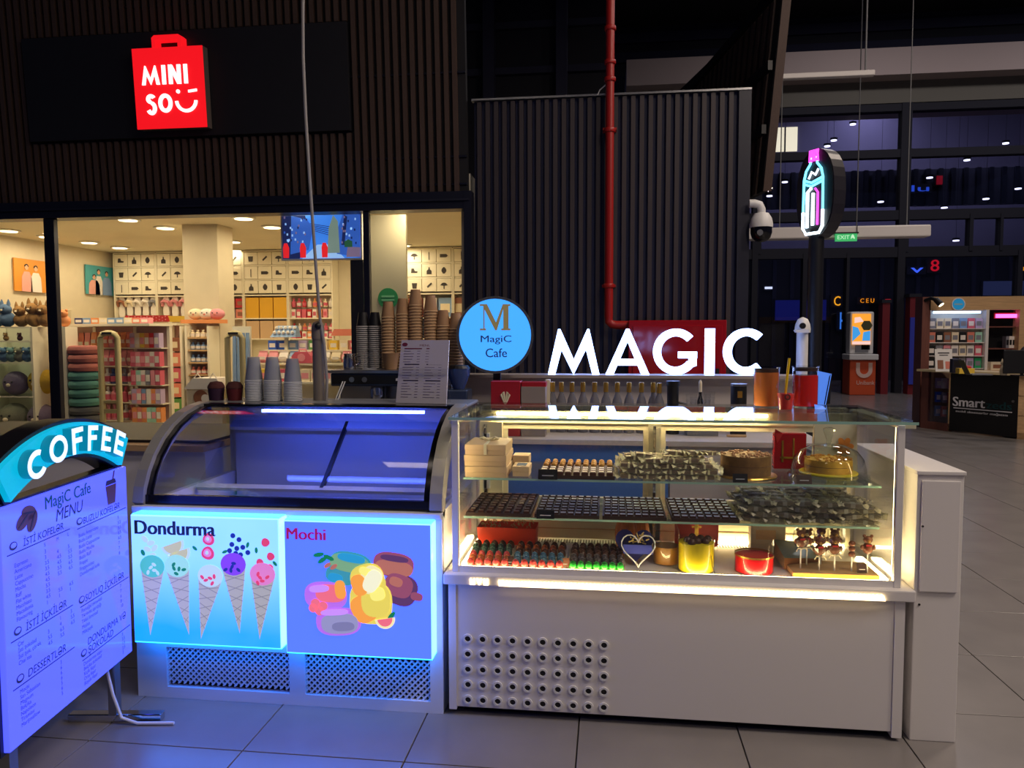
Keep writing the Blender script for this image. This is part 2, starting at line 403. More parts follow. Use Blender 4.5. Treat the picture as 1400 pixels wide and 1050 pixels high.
# ceiling lamps of the store
lamps = [(12, 316), (175, 301), (226, 312), (122, 332), (65, 324), (164, 339), (333, 299), (372, 311), (318, 331), (322, 354), (507, 318), (530, 328), (551, 336), (566, 341), (440, 331)]
lamps = [az(px, min(py, 343), 2.985) for px, py in lamps] + [Vector((x, 8.36, 2.985)) for x in (-8.2, -7.0, -5.8, -4.6, -3.4, -2.2)]
lp = None
for i, q in enumerate(lamps):
    lab = 'round warm ceiling downlight inside the store, part of the scattered rows'
    if lp is None:
        lp = thing('ceiling_downlight', lab, 'ceiling light', q, group='store downlights')
        MB().lathe([(0.15, -0.004), (0.15, 0.012), (0.11, 0.012)], n=20).build('trim_ring', 'white', lp, local=True)
        MB().lathe([(0.11, -0.010), (0.11, 0.0)], n=20).build('bulb_disc', 'lamp_warm', lp, local=True); o = lp
    else: o = dup(lp, q)
    l = area_lamp('store_lamp', (q.x, q.y, 2.96), 0.22, 8.5 if q.y > 8.6 else 15, (1.0, 0.80, 0.50), shape='DISK'); l.parent = None
# posters on the side wall, facing into the store
def poster_side(px0, px1, py0, py1, bg, figs, label):
    x = -8.98
    def P(px, py):
        d = ray(px, py); return CP+d*(x/d.x)
    a, b = P(px0, py1), P(px1, py0); zc0, zc1 = P((px0+px1)/2, py1).z, P((px0+px1)/2, py0).z
    r = thing('poster', label, 'poster', (x, (a.y+b.y)/2, zc0))
    MB().box(x, x+0.02, a.y, b.y, zc0, zc1).build('print', bg, r)
    for fx, top, wd, skin, cloth in figs:                      # standing figures in the print
        yc = a.y+(b.y-a.y)*fx; h = zc1-zc0
        pm = plane_mat((x+0.021, yc, zc0), (0, 1, 0), (0, 0, 1))
        w2 = (b.y-a.y)*wd
        MB().prism([(-w2, 0), (w2, 0), (w2*0.9, h*top*0.5), (w2*0.5, h*top*0.68), (-w2*0.5, h*top*0.68), (-w2*0.9, h*top*0.5)], 0.004, pm).build('printed_clothes', cloth, r)
        MB().ring(h*0.075, 0.001, 0.005, pm @ Matrix.Translation((0, h*top*0.82, 0)), 14).build('printed_face', skin, r)
        MB().ring(h*0.085, 0.05*h, 0.005, pm @ Matrix.Translation((0, h*top*0.85, 0.001)), 10, 0, PI).build('printed_hair', 'dark_text', r)
M('poster_orange', (214, 140, 40), 0.5); M('poster_teal', (70, 160, 170), 0.5); M('skin_print', (222, 170, 136), 0.6)
M('cloth_white', (226, 220, 214), 0.6); M('cloth_pink', (222, 160, 150), 0.6); M('cloth_blue', (120, 150, 196), 0.6)
poster_side(19, 62, 355, 399, 'poster_orange', [(0.36, 0.9, 0.16, 'skin_print', 'cloth_pink'), (0.64, 0.88, 0.17, 'skin_print', 'cloth_white')], 'orange poster of two people in pale clothes on the store side wall')
poster_side(117, 153, 364, 403, 'poster_teal', [(0.28, 0.72, 0.2, 'skin_print', 'cloth_pink'), (0.45, 0.95, 0.14, 'skin_print', 'cloth_white'), (0.74, 0.9, 0.18, 'skin_print', 'cloth_blue')], 'teal poster of three people beside the white store door')

# ------------------------------------------------------------------ hanging street-scene screen behind the glass
sa, sb = ay(387, 354, 8.3), ay(492, 293, 8.3)
scr = thing('hanging_screen', 'bright blue street scene screen in a white frame hanging behind the shop window', 'screen', ((sa.x+sb.x)/2, 8.3, sa.z))
MB().box(sa.x-0.02, sb.x+0.02, 8.3, 8.34, sa.z-0.02, sb.z+0.03).build('frame', 'white', scr)
glow('scr_sky', (60, 130, 235), 0.9); glow('scr_dark', (30, 42, 96), 0.6); glow('scr_mid', (52, 96, 190), 0.8); glow('scr_tower', (120, 140, 130), 0.8)
glow('scr_red', (226, 36, 40), 0.9); glow('scr_green', (40, 90, 60), 0.7); glow('scr_light', (150, 190, 240), 0.9); glow('scr_stone', (130, 110, 140), 0.7)
SW, SH = sb.x-sa.x, sb.z-sa.z
SPM = FRONT((sa.x, 8.3, sa.z))
def sp(name, mname, pts, d=0.004):
    MB().prism([(p[0]*SW, p[1]*SH) for p in pts], d, SPM).build(name, mname, scr)
sp('picture', 'scr_sky', [(0, 0), (1, 0), (1, 1), (0, 1)], 0.002)
sp('picture_street', 'scr_light', [(0.25, 0), (0.8, 0), (0.62, 0.32), (0.45, 0.32)], 0.003)
sp('picture_building', 'scr_dark', [(0, 0), (0.22, 0), (0.36, 0.55), (0.30, 1), (0, 1)])
sp('picture_building', 'scr_mid', [(0.10, 0.1), (0.34, 0.2), (0.40, 0.7), (0.33, 0.9), (0.12, 1)], 0.005)
sp('picture_building', 'scr_mid', [(0.70, 0.1), (1, 0.0), (1, 1), (0.78, 1), (0.72, 0.7)])
sp('picture_tower', 'scr_tower', [(0.58, 0.12), (0.74, 0.12), (0.72, 0.85), (0.66, 1), (0.60, 0.7)], 0.005)
sp('picture_lattice', 'scr_dark', [(0.76, 0.3), (0.80, 0.3), (0.84, 0.95), (0.80, 1)], 0.006)
sp('picture_wall', 'scr_stone', [(0.82, 0.02), (1, 0.02), (1, 0.24), (0.84, 0.26)], 0.006)
sp('picture_tree', 'scr_green', [(0.80, 0.25), (0.90, 0.25), (0.90, 0.38), (0.85, 0.43), (0.80, 0.38)], 0.007)
random.seed(9)
for k_ in range(46):                                          # lit and dark windows of the printed street
    wx_ = random.choice((random.uniform(.02, .32), random.uniform(.76, .97))); wz_ = random.uniform(.30, .95)
    sp('picture_window', random.choice(('scr_light', 'scr_dark', 'scr_mid', 'scr_stone')), [(wx_, wz_), (wx_+.018, wz_), (wx_+.018, wz_+.05), (wx_, wz_+.05)], 0.0065)
for k_ in range(5): sp('picture_wire', 'scr_dark', [(.30, .70+.03*k_), (.62, .52+.05*k_), (.62, .535+.05*k_), (.30, .715+.03*k_)], 0.0045)
for fx in (0.0, 0.22, 0.50):
    sp('picture_figure', 'scr_red', [(fx+0.01, 0.02), (fx+0.08, 0.02), (fx+0.085, 0.25), (fx+0.06, 0.36), (fx+0.02, 0.36), (fx+0.005, 0.25)], 0.007)
gs = thing('round_window_sticker', 'round green sticker on the pale panel behind the shop window', 'sticker', (wx(531, 8.59), 8.59, ay(531, 408, 8.59).z))
GM = FRONT((wx(531, 8.595), 8.595, ay(531, 408, 8.595).z))
MB().ring(0.118, 0.001, 0.008, GM, 28).build('disc', M('sticker_green', (40, 130, 80), 0.5), gs)
for z_ in (-.03, .012): MB().prism([(-.075, z_), (.075, z_), (.075, z_+.022), (-.075, z_+.022)], .003, GM, .009).build('printed_line', M('sticker_print', (110, 180, 140), 0.5), gs)

# ------------------------------------------------------------------ slatted wall in the middle, pipe and fire cabinet
wm = struct(MB().box(-1.42, 1.40, 8.14, 8.3, 0, 3.93).build('wall_middle', 'slat_back2'))
x = -1.36; IM = Matrix.Translation((0, 8.09, 0))
while x < 1.26:
    slat(wm, x, 0, 3.92, 'slat_grey', IM, 0.044, 0.05); x += 0.0885
MB().box(1.28, 1.40, 8.08, 8.14, 0, 3.93).build('end_post', 'navy', wm)
MB().box(-1.44, 1.40, 8.07, 8.15, 3.93, 3.95).build('top_rail', 'steel', wm)
pp = thing('standpipe', 'red vertical standpipe with flanges in front of the slatted wall', 'pipe', (-0.005, 7.96, 1.55))
MB().tube([(-0.005, 7.96, 9.0), (-0.005, 7.96, 1.68), (0.0, 7.96, 1.625), (0.03, 7.96, 1.598), (0.07, 7.96, 1.59), (0.42, 7.96, 1.585)], 0.043, 14).build('pipe', 'red_paint', pp, smooth=True)
for z in (1.99, 3.55, 4.05, 4.22, 4.55):
    MB().lathe([(0.055, -0.02), (0.058, -0.015), (0.058, 0.015), (0.055, 0.02)], (-0.005, 7.96, z), 16).build('flange', 'red_paint', pp, smooth=True)
for z in (1.99, 3.57):
    MB().box(-0.075, 0.065, 7.98, 8.10, z-0.012, z+0.012).build('bracket', 'red_paint', pp)
fc = thing('fire_cabinet', 'glossy red fire hose cabinet at the foot of the red pipe', 'cabinet', (0.66, 7.8, 0))
MB().box(0.19, 1.13, 7.66, 8.06, 0.55, 1.63).build('body', 'red_gloss', fc, bev=0.008)
MB().box(0.23, 1.09, 7.645, 7.66, 0.60, 1.58).build('door', 'red_gloss', fc, bev=0.006)
MB().box(1.03, 1.06, 7.62, 7.645, 1.02, 1.16).build('handle', 'black', fc)
for xx in (0.28, 1.02): MB().box(xx, xx+0.05, 7.7, 8.0, 0, 0.55).build('leg', 'red_paint', fc)
# loose white wire over the wall top
tag(MB().tube([ay(817, 130, 8.05), ay(820, 123, 8.05), ay(828, 116, 8.05)], 0.006, 6).build('loose_wire', 'white'), 'short white loose wire arching over the slatted wall beside the pipe', 'wire')

# dome camera on the wall's edge
cc = ay(1040, 300, 8.0)
cv = thing('dome_camera', 'white dome security camera on a bracket at the slatted wall edge', 'camera', (1.40, 8.0, cc.z))
zc = ay(1040, 278, 8.0).z; xc = ay(1041, 300, 8.0).x
MB().tube([(1.38, 8.0, zc), (xc-0.07, 8.0, zc), (xc-0.02, 8.0, zc-0.015), (xc, 8.0, zc-0.06), (xc, 8.0, zc-0.10)], 0.04, 12).build('bracket', 'white_plastic', cv, smooth=True)
MB().lathe([(0.02, 0.11), (0.07, 0.10), (0.10, 0.05), (0.112, 0.0), (0.112, -0.04)], (xc, 8.0, zc-0.20), 20).build('housing', 'white_plastic', cv, smooth=True)
MB().lathe([(0.105, 0.0), (0.105, -0.05), (0.09, -0.10), (0.05, -0.135), (0.004, -0.145)], (xc, 8.0, zc-0.24), 20).build('dome', M('dome_black', (18, 18, 24), 0.08), cv, smooth=True)
MB().lathe([(0.03, 0), (0.03, 0.02)], mat=plane_mat((xc-0.03, 7.915, zc-0.30), (1, 0, 0), (0, 0, 1)), n=14).build('lens', 'steel', cv)
# ------------------------------------------------------------------ store shelving along the rear wall
RY = 12.95                                                     # front plane of the rear shelving
M('shelf_white', (236, 228, 205), 0.5); M('icon', (60, 54, 50), 0.7); M('back_pink', (196, 160, 150), 0.7)
M('yellow_box', (226, 170, 30), 0.55); M('beige_box', (206, 172, 132), 0.65)
ICONS = ['bottle', 'comb', 'cup', 'shoe', 'umbrella', 'bulb', 'tag', 'tube']
def icon(mb, kind, x, z, y):
    pm = FRONT((x, y, z)); s = 0.085
    def pr(pts): mb.prism([(p[0]*s, p[1]*s) for p in pts], 0.003, pm)
    if kind == 'bottle': pr([(-.5, -.7), (.5, -.7), (.5, 0), (.12, .3), (.12, .7), (-.12, .7), (-.12, .3), (-.5, 0)])
    elif kind == 'comb': pr([(-.08, -.8), (.08, -.8), (.08, .8), (-.08, .8)])
    elif kind == 'cup': pr([(-.4, -.6), (.4, -.6), (.55, .5), (-.55, .5)])
    elif kind == 'shoe': pr([(-.7, -.4), (.6, -.4), (.7, -.1), (.1, .0), (-.1, .5), (-.6, .5)])
    elif kind == 'umbrella': pr([(-.8, .0), (-.1, -.1), (-.1, -.7), (.1, -.7), (.1, -.1), (.8, .0), (.4, .45), (0, .55), (-.4, .45)])
    elif kind == 'bulb': pr([(-.2, -.6), (.2, -.6), (.5, -.1), (.45, .3), (.1, .7), (-.1, .7), (-.45, .3), (-.5, -.1)])
    elif kind == 'tag': pr([(-.8, -.3), (.5, -.3), (.85, 0), (.5, .35), (-.8, .35)])
    else: pr([(-.5, -.2), (-.3, -.5), (.6, .3), (.4, .6)])
bays = [(-8.87, 'at the store corner next to the door'), (-8.05, 'half hidden by the square column'), (-7.23, 'hidden behind the square column'), (-6.41, 'with three yellow boxes on it'),
        (-5.59, 'with rows of small cosmetics below the hanging screen'), (-3.46, 'behind the paper cups'), (-2.64, 'at the window edge behind the round blue sign')]
rows = [(2.725, 2.955), (2.475, 2.705), (2.225, 2.455)]
k = 0
for bi, (bx, lab) in enumerate(bays):
    bw_ = 0.80
    u = thing('wall_shelving', 'cream wall shelving bay ' + lab, 'shelving', (bx+bw_/2, RY, 0), group='rear wall shelving bays')
    MB().box(bx, bx+bw_, RY+0.27, RY+0.295, 0, 2.97).build('back_panel', 'back_pink' if bi in (0, 1) else 'shelf_white', u)
    for xx in (bx-0.01, bx+bw_-0.01): MB().box(xx, xx+0.025, RY-0.01, RY+0.28, 0, 2.97).build('upright', 'shelf_white', u)
    for z in (0.08, 0.62, 1.05, 1.42, 1.78, 2.19, 2.46, 2.71, 2.965): MB().box(bx, bx+bw_, RY, RY+0.27, z, z+0.022).build('shelf', 'shelf_white', u)
    for r0, r1 in rows:
        for c in range(3):
            x0 = bx+0.018+c*0.258
            p = MB().box(x0, x0+0.25, RY-0.005, RY+0.05, r0+0.012, r1).build('picture_panel', 'shelf_white', u, bev=0.004)
            mb = MB(); icon(mb, ICONS[(k*5+3) % 8], x0+0.125, (r0+r1)/2, RY-0.006); mb.build('icon', 'icon', p); k += 1

# ------------------------------------------------------------------ merchandise
PK = {}
def pack(kind, mname, loc, w, h, d, label, group, cat='package', print_m=None, rz=0.0, name='product_pack'):
    """One hanging or standing product; alike ones share mesh data."""
    key = (kind, mname, round(w, 3), round(h, 3), round(d, 3), print_m)
    if key not in PK:
        mb = MB()
        if kind == 'bag':                                       # pillow bag with a pinched header
            mb.add([(-w/2, 0, 0), (w/2, 0, 0), (-w/2, d*.3, 0), (w/2, d*.3, 0), (-w/2, -d/2, h*.4), (w/2, -d/2, h*.4), (-w/2, d/2, h*.4), (w/2, d/2, h*.4), (-w*.46, -.003, h*.86), (w*.46, -.003, h*.86), (-w*.46, .003, h*.86), (w*.46, .003, h*.86), (-w*.46, -.003, h), (w*.46, -.003, h), (-w*.46, .003, h), (w*.46, .003, h)],
                   [(0, 1, 3, 2)] + [q for i in (0, 4, 8) for q in ((i, i+4, i+5, i+1), (i+2, i+3, i+7, i+6), (i, i+2, i+6, i+4), (i+1, i+5, i+7, i+3))] + [(12, 14, 15, 13)])
        elif kind == 'bottle':
            mb.lathe([(w*.42, 0), (w*.5, h*.05), (w*.5, h*.62), (w*.2, h*.72), (w*.2, h*.82), (w*.26, h*.82), (w*.26, h)], n=10)
        else: mb.box(-w/2, w/2, -d/2, d/2, 0, h)
        o = mb.build(name, mname, local=True, smooth=(kind == 'bottle'))
        if print_m:
            if kind == 'bottle': MB().lathe([(w*.505, h*.15), (w*.505, h*.5)], n=10, caps=False).build('label_print', print_m, o, local=True)
            elif kind == 'bag': MB().box(-w*.36, w*.36, -d/2-0.004, -d/2+0.01, h*.28, h*.52).build('label_print', print_m, o, local=True)
            else: MB().box(-w*.36, w*.36, -d/2-0.003, -d/2+0.001, h*.25, h*.7).build('label_print', print_m, o, local=True)
        tag(o, label, cat, group); PK[key] = o; o.location = loc; o.rotation_euler = (0, 0, rz)
        return o
    return dup(PK[key], loc, (0, 0, rz), label, group)
for n, c in dict(pk_pink=(232, 150, 160), pk_rose=(214, 96, 116), pk_white=(236, 228, 220), pk_blue=(130, 160, 200), pk_lav=(190, 170, 206), pk_orange=(232, 150, 90),
                 pk_mint=(160, 210, 190), pk_yellow=(238, 200, 70), pk_red=(196, 40, 44), pk_brown=(150, 96, 70), pk_grey=(130, 130, 140), pk_navy=(50, 60, 110), pk_cream=(238, 222, 190),
                 pk_salmon=(222, 130, 110), pk_royal=(40, 90, 200), pk_green=(90, 150, 80)).items(): M(n, c, 0.5)

CN = dict(pk_pink='pink', pk_rose='rose', pk_white='white', pk_blue='pale blue', pk_lav='lavender', pk_orange='orange', pk_mint='mint', pk_yellow='yellow', pk_red='red', pk_brown='brown', pk_grey='grey', pk_navy='navy', pk_cream='cream', pk_salmon='salmon', pk_royal='royal blue', pk_green='green')
ORD = ['top', 'second', 'third', 'fourth', 'fifth', 'lowest']
# rear shelves: yellow and beige boxes, slippers, cosmetics
for c in range(3):
    pack('box', 'yellow_box', (-6.41+0.145+c*0.258, RY+0.12, 1.80), 0.24, 0.36, 0.22, 'yellow fabric storage box in the row of three on the rear shelf', 'yellow storage boxes', 'storage box', name='storage_box')
    pack('box', 'beige_box', (-6.41+0.145+c*0.258, RY+0.12, 1.44), 0.24, 0.31, 0.22, 'beige storage box under the yellow boxes on the rear shelf', 'beige storage boxes', 'storage box', name='storage_box')
def slipper(x, z, col, label, group):
    r = thing('slipper', label, 'slipper', (x, RY+0.05, z), group=group)
    MB().prism([(-.045, 0), (.045, 0), (.06, .08), (.05, .20), (.065, .30), (.04, .36), (-.04, .36), (-.065, .30), (-.05, .20), (-.06, .08)], 0.035, FRONT((x, RY+0.09, z))).build('sole', 'pk_white', r)
    MB().tube([(x-.065, RY+.06, z+.20), (x-.05, RY+.02, z+.27), (x, RY, z+.29), (x+.05, RY+.02, z+.27), (x+.065, RY+.06, z+.20)], 0.03, 8).build('strap', col, r, smooth=True)
for i in range(5): slipper(-8.78+i*0.155, 1.83, ['pk_brown', 'pk_cream', 'pk_white', 'pk_white', 'pk_grey'][i], 'pale house slipper hanging in the corner shelving bay under the picture panels', 'pale slippers')
for i in range(4): slipper(-7.92+i*0.17, 1.83, 'pk_pink', 'pink house slipper hanging beside the square column', 'pink slippers')
cols = ['pk_white', 'pk_rose', 'pk_rose', 'pk_red', 'pk_white', 'pk_orange', 'pk_pink', 'pk_cream']
for r, z in enumerate((1.80, 1.99, 1.44, 1.58, 1.1)):
    for i in range(8):
        pack('bottle' if r % 2 else 'box', cols[(i+r) % 8], (-5.59+0.06+i*0.097, RY+0.1, z), 0.075, 0.155 if r < 2 else 0.125, 0.07,
             'small %s cosmetic item, %s row of the rear bay under the screen' % (CN[cols[(i+r) % 8]], ['second', 'top', 'fourth', 'third', 'lowest'][r]), 'cosmetics on the rear shelf', print_m='pk_white' if i % 2 else 'pk_rose')
for r, z in enumerate((1.80, 1.99, 1.44)):
    for i in range(3):
        pack('box', ['pk_red', 'pk_white', 'pk_salmon'][(i+r) % 3], (-7.1+0.1+i*0.26, RY+0.1, z), 0.22, 0.16, 0.1, '%s box on the %s shelf just past the square column' % (['red', 'white', 'salmon'][(i+r) % 3], ['middle', 'upper', 'lower'][r]), 'boxes past the column', print_m='pk_brown')
for r, z in enumerate((1.80, 1.44, 1.1)):
    for i in range(6):
        pack('box', ['pk_salmon', 'pk_white', 'pk_blue', 'pk_brown', 'pk_orange', 'pk_pink'][(i+r) % 6], (-3.46+0.14+i*0.262, RY+0.1, z), 0.23, 0.33, 0.1,
             '%s picture box, %s row of the rear shelf above the paper cups' % (['salmon', 'white', 'pale blue', 'brown', 'orange', 'pink'][(i+r) % 6], ['top', 'middle', 'lowest'][r]), 'picture boxes behind the cups', print_m='pk_cream')

# gondola rack with pegged packs (left middle)
def rack(x0, x1, y, z1, label, name='gondola_rack', levels=6, depth=0.45):
    g = thing(name, label, 'rack', ((x0+x1)/2, y, 0))
    MB().box(x0, x1, y+0.02, y+0.05, 0.1, z1).build('back_board', 'back_pink', g)
    for xx in (x0-0.02, x1-0.02): MB().box(xx, xx+0.04, y, y+0.06, 0, z1+0.02).build('upright', 'shelf_white', g)
    MB().box(x0-0.03, x1+0.03, y-depth, y+0.06, z1, z1+0.03).build('top_shelf', 'shelf_white', g)
    MB().box(x0-0.03, x1+0.03, y-depth, y+0.06, 0.0, 0.12).build('base', 'shelf_white', g)
    for i in range(levels):
        z = z1-0.05-(i+1)*(z1-0.2)/levels
        MB().box(x0, x1, y-0.16, y+0.02, z+0.0, z+0.012).build('ledge', 'shelf_white', g)
    return g
GA, GB = wx(128, 9.35), wx(189, 9.35); GC, GD = wx(190, 9.35), wx(238, 9.35)
zt = ay(160, 446, 9.0).z
rack(GA, GB, 9.35, zt, 'white pegboard rack of small hanging packs behind the security gate')
rack(GC+0.03, GD, 9.20, zt, 'white pegboard rack of pink and white boxes beside the store aisle')
RC = [['pk_orange', 'pk_orange', 'pk_salmon', 'pk_pink'], ['pk_rose', 'pk_pink', 'pk_pink', 'pk_rose'], ['pk_white', 'pk_grey', 'pk_white', 'pk_navy'], ['pk_white', 'pk_rose', 'pk_white', 'pk_pink'], ['pk_rose', 'pk_white', 'pk_pink', 'pk_pink'], ['pk_rose', 'pk_pink', 'pk_blue', 'pk_white']]
for r in range(6):
    z = zt-0.05-(r+1)*(zt-0.2)/6+0.014
    n = 7
    for i in range(n):
        x = GA+0.05+(GB-GA-0.06)*(i+0.3)/n
        pack('bag' if r in (0, 1) else 'bottle', RC[r][i % 4], (x, 9.25, z), 0.075, 0.20, 0.06, 'small %s pack, %s row of the rack behind the security gate' % (CN[RC[r][i % 4]], ORD[r]), 'packs on the gated rack', print_m='pk_white' if r < 2 else 'pk_rose')
RD = [['pk_lav', 'pk_cream', 'pk_yellow', 'pk_orange', 'pk_red'], ['pk_rose', 'pk_pink', 'pk_rose', 'pk_pink', 'pk_white'], ['pk_rose', 'pk_mint', 'pk_white', 'pk_grey', 'pk_pink'], ['pk_lav', 'pk_pink', 'pk_blue', 'pk_white', 'pk_orange'], ['pk_orange', 'pk_salmon', 'pk_orange', 'pk_mint', 'pk_mint'], ['pk_cream', 'pk_white', 'pk_salmon', 'pk_cream', 'pk_white']]
for r in range(6):
    z = zt-0.05-(r+1)*(zt-0.2)/6+0.014
    for i in range(6):
        x = GC+0.08+(GD-GC-0.1)*(i+0.4)/6
        pack('box', RD[r][i % 5], (x, 9.08, z), 0.072, 0.185, 0.10, 'slim %s box, %s row of the rack beside the store aisle' % (CN[RD[r][i % 5]], ORD[r]), 'slim boxes on the aisle rack', print_m='pk_white' if i % 2 else 'pk_pink')
for i in range(9):                                            # goods on the rack tops
    pack('box', ['pk_navy', 'pk_blue', 'pk_orange', 'pk_cream', 'pk_blue', 'pk_blue', 'pk_cream', 'pk_salmon', 'pk_pink'][i], (GA+0.04+i*0.112, 9.05, zt+0.031), 0.11, 0.075, 0.1, 'low %s carton on top of the pegboard racks' % ['navy', 'pale blue', 'orange', 'cream', 'pale blue', 'pale blue', 'cream', 'salmon', 'pink'][i], 'cartons on the rack top', print_m='pk_white')
# longer low rack behind: orange and salmon goods
GE, GF = wx(95, 10.2), wx(168, 10.2)
rack(GE, GF, 10.2, ay(120, 447, 9.9).z, 'low rack of orange goods beyond the security gate', levels=5)
for r in range(2):
    for i in range(9):
        pack('bag', ['pk_orange', 'pk_salmon', 'pk_pink'][(i+r) % 3], (GE+0.08+i*0.098, 10.193, ay(120, 480+r*36, 10.19).z), 0.085, 0.26, 0.05, '%s hanging pack above the round cushions, %s row' % (['orange', 'salmon', 'pink'][(i+r) % 3], ['upper', 'lower'][r]), 'orange hanging packs', print_m='pk_white')
# aisle shelf with stacked baskets, red gingham strip, yellow tray
AS0, AS1 = wx(236, 10.9), wx(262, 10.9)
asr = rack(AS0, AS1, 10.9, ay(245, 445, 10.7).z, 'rose coloured stand of storage drawers at the end of the aisle', 'drawer_stand', 5)
for r in range(6):
    z = 0.14+r*0.225
    pack('box', ['pk_brown', 'pk_green', 'pk_salmon', 'pk_rose', 'pk_salmon', 'pk_brown'][r], ((AS0+AS1)/2, 10.72, z), AS1-AS0-0.05, 0.20, 0.25, 'fabric drawer stacked in the rose stand at the aisle end, %s' % ['lowest', 'second from the bottom', 'third from the bottom', 'third from the top', 'second from the top', 'topmost'][r], 'aisle drawers', 'drawer', print_m='pk_cream', name='fabric_drawer')
tb = thing('red_gingham_banner', 'red gingham strip running along the shelf top under the slippers', 'banner', (wx(200, 11.6), 11.6, ay(200, 440, 11.6).z))
a, b = ay(171, 440, 11.6), ay(229, 431, 11.6)
MB().box(a.x, b.x, 11.6, 11.66, a.z, b.z).build('strip', 'pk_red', tb)
for i in range(14):
    for j in range(2):
        MB().box(a.x+i*(b.x-a.x)/14+0.01, a.x+(i+0.5)*(b.x-a.x)/14, 11.592, 11.6, a.z+(j+(0.5 if i % 2 else 0.1))*(b.z-a.z)*0.48, a.z+(j+(0.9 if i % 2 else 0.5))*(b.z-a.z)*0.48).build('check', 'pk_pink', tb)
MB().box(a.x, b.x, 11.62, 11.95, 0, a.z).build('plinth', 'shelf_white', tb)
a, b = ay(231, 440, 11.2), ay(257, 432, 11.2)
yt = thing('yellow_tray', 'yellow tray at the end of the red gingham strip', 'tray', ((a.x+b.x)/2, 11.3, a.z))
MB().add([(a.x+.02, 11.2, a.z), (b.x-.02, 11.2, a.z), (b.x-.02, 11.4, a.z), (a.x+.02, 11.4, a.z), (a.x, 11.18, b.z), (b.x, 11.18, b.z), (b.x, 11.42, b.z), (a.x, 11.42, b.z)], [(3, 2, 1, 0), (0, 1, 5, 4), (1, 2, 6, 5), (2, 3, 7, 6), (3, 0, 4, 7)]).build('dish', 'pk_yellow', yt)
MB().box(a.x+.04, b.x-.04, 11.22, 11.38, 0, a.z).build('stand', 'shelf_white', yt)

# bottle shelf beside the column (small shelving with rows of cups)
bsx0, bsx1 = wx(266, 9.85), wx(296, 9.85); bz = ay(280, 448, 9.85).z
bs = thing('bottle_shelf', 'narrow wooden shelf of jars in front of the square column', 'shelf', ((bsx0+bsx1)/2, 9.7, 0))
MB().box(bsx0, bsx1, 9.86, 9.89, 0, bz).build('back_panel', 'beige_box', bs)
for xx in (bsx0-0.09, bsx0-0.02, bsx1-0.02): MB().box(xx, xx+0.03, 9.62, 9.89, 0, bz+0.02).build('upright', 'shelf_white', bs)
for i in range(7):
    z = bz-0.13-i*0.165
    MB().box(bsx0, bsx1, 9.64, 9.88, z-0.02, z).build('shelf', 'wood_light', bs)
    for c in range(4):
        pack('bottle', ['pk_cream', 'pk_blue', 'pk_blue', 'pk_salmon', 'pk_salmon', 'pk_cream', 'pk_pink'][i], (bsx0+0.04+c*(bsx1-bsx0-0.06)/3.4, 9.72, z), 0.065, 0.10, 0.06, 'small jar on the narrow wooden shelf by the column, row %s' % ['one', 'two', 'three', 'four', 'five', 'six', 'seven'][i], 'jars by the column', 'jar', 'pk_white', name='jar')
# plush pillows on top shelf behind the column foot
for i, (px, c) in enumerate(((268, 'pk_cream'), (283, 'pk_white'), (297, 'pk_pink'))):
    q = ay(px, 437, 9.8)
    p = thing('plush_pillow', ['cream', 'white', 'pink'][i]+' round plush pillow on the shelf at the column', 'plush toy', q)
    MB().ball((0, 0, 0.075), 0.1, (1.1, 0.7, 0.75), 14, 10).build('body', c, p, smooth=True, local=True)
    for s in (-1, 1): MB().ball((s*0.035, -0.066, 0.09), 0.009, n=6, m=5).build('eye', 'dark_text', p, local=True)
    MB().ball((0, -0.07, 0.07), 0.012, (1.4, .6, 1), 6, 5).build('nose', 'pk_salmon', p, local=True)
MB_ = MB().box(bsx0-0.12, bsx1+0.12, 9.70, 9.92, ay(283, 439, 9.8).z-0.03, ay(283, 437, 9.8).z).build('pillow_shelf', 'pk_orange'); tag(MB_, 'orange shelf board carrying the plush pillows at the column', 'shelf')

# security gates
def gate(px0, px1, py0, y, label):
    x0, x1, z1 = wx(px0, y), wx(px1, y), ay(px0, py0, y).z
    g = thing('security_gate', label, 'security gate', ((x0+x1)/2, y, 0), group='security gates')
    r = 0.035; pts = [(x0+r, y, 0.02), (x0+r, y, z1-0.09), (x0+r+0.03, y, z1-0.045), (x0+r+0.08, y, z1-0.03), (x1-r-0.08, y, z1-0.03), (x1-r-0.03, y, z1-0.045), (x1-r, y, z1-0.09), (x1-r, y, 0.02)]
    M('gate_olive', (190, 176, 128), 0.4)
    MB().tube(pts, r, 10).build('loop', 'gate_olive', g, smooth=True)
    MB().box(x0+r, x1-r, y-0.02, y+0.02, z1*0.36, z1*0.36+0.05).build('cross_bar', 'gate_olive', g)
    MB().box(x0+r, x1-r, y-0.02, y+0.02, z1*0.44, z1*0.44+0.03).build('cross_bar', 'gate_olive', g)
    MB().box((x0+x1)/2-0.06, (x0+x1)/2+0.06, y-0.045, y-0.03, z1-0.045, z1-0.02).build('logo_plate', 'dark_text', g)
    MB().box(x0, x1, y-0.1, y+0.1, 0, 0.03).build('base', 'gate_olive', g)
gate(132, 163, 452, 8.55, 'olive grey security gate in front of the pegboard racks')
gate(306, 334, 452, 8.6, 'olive grey security gate at the blue hanging goods')
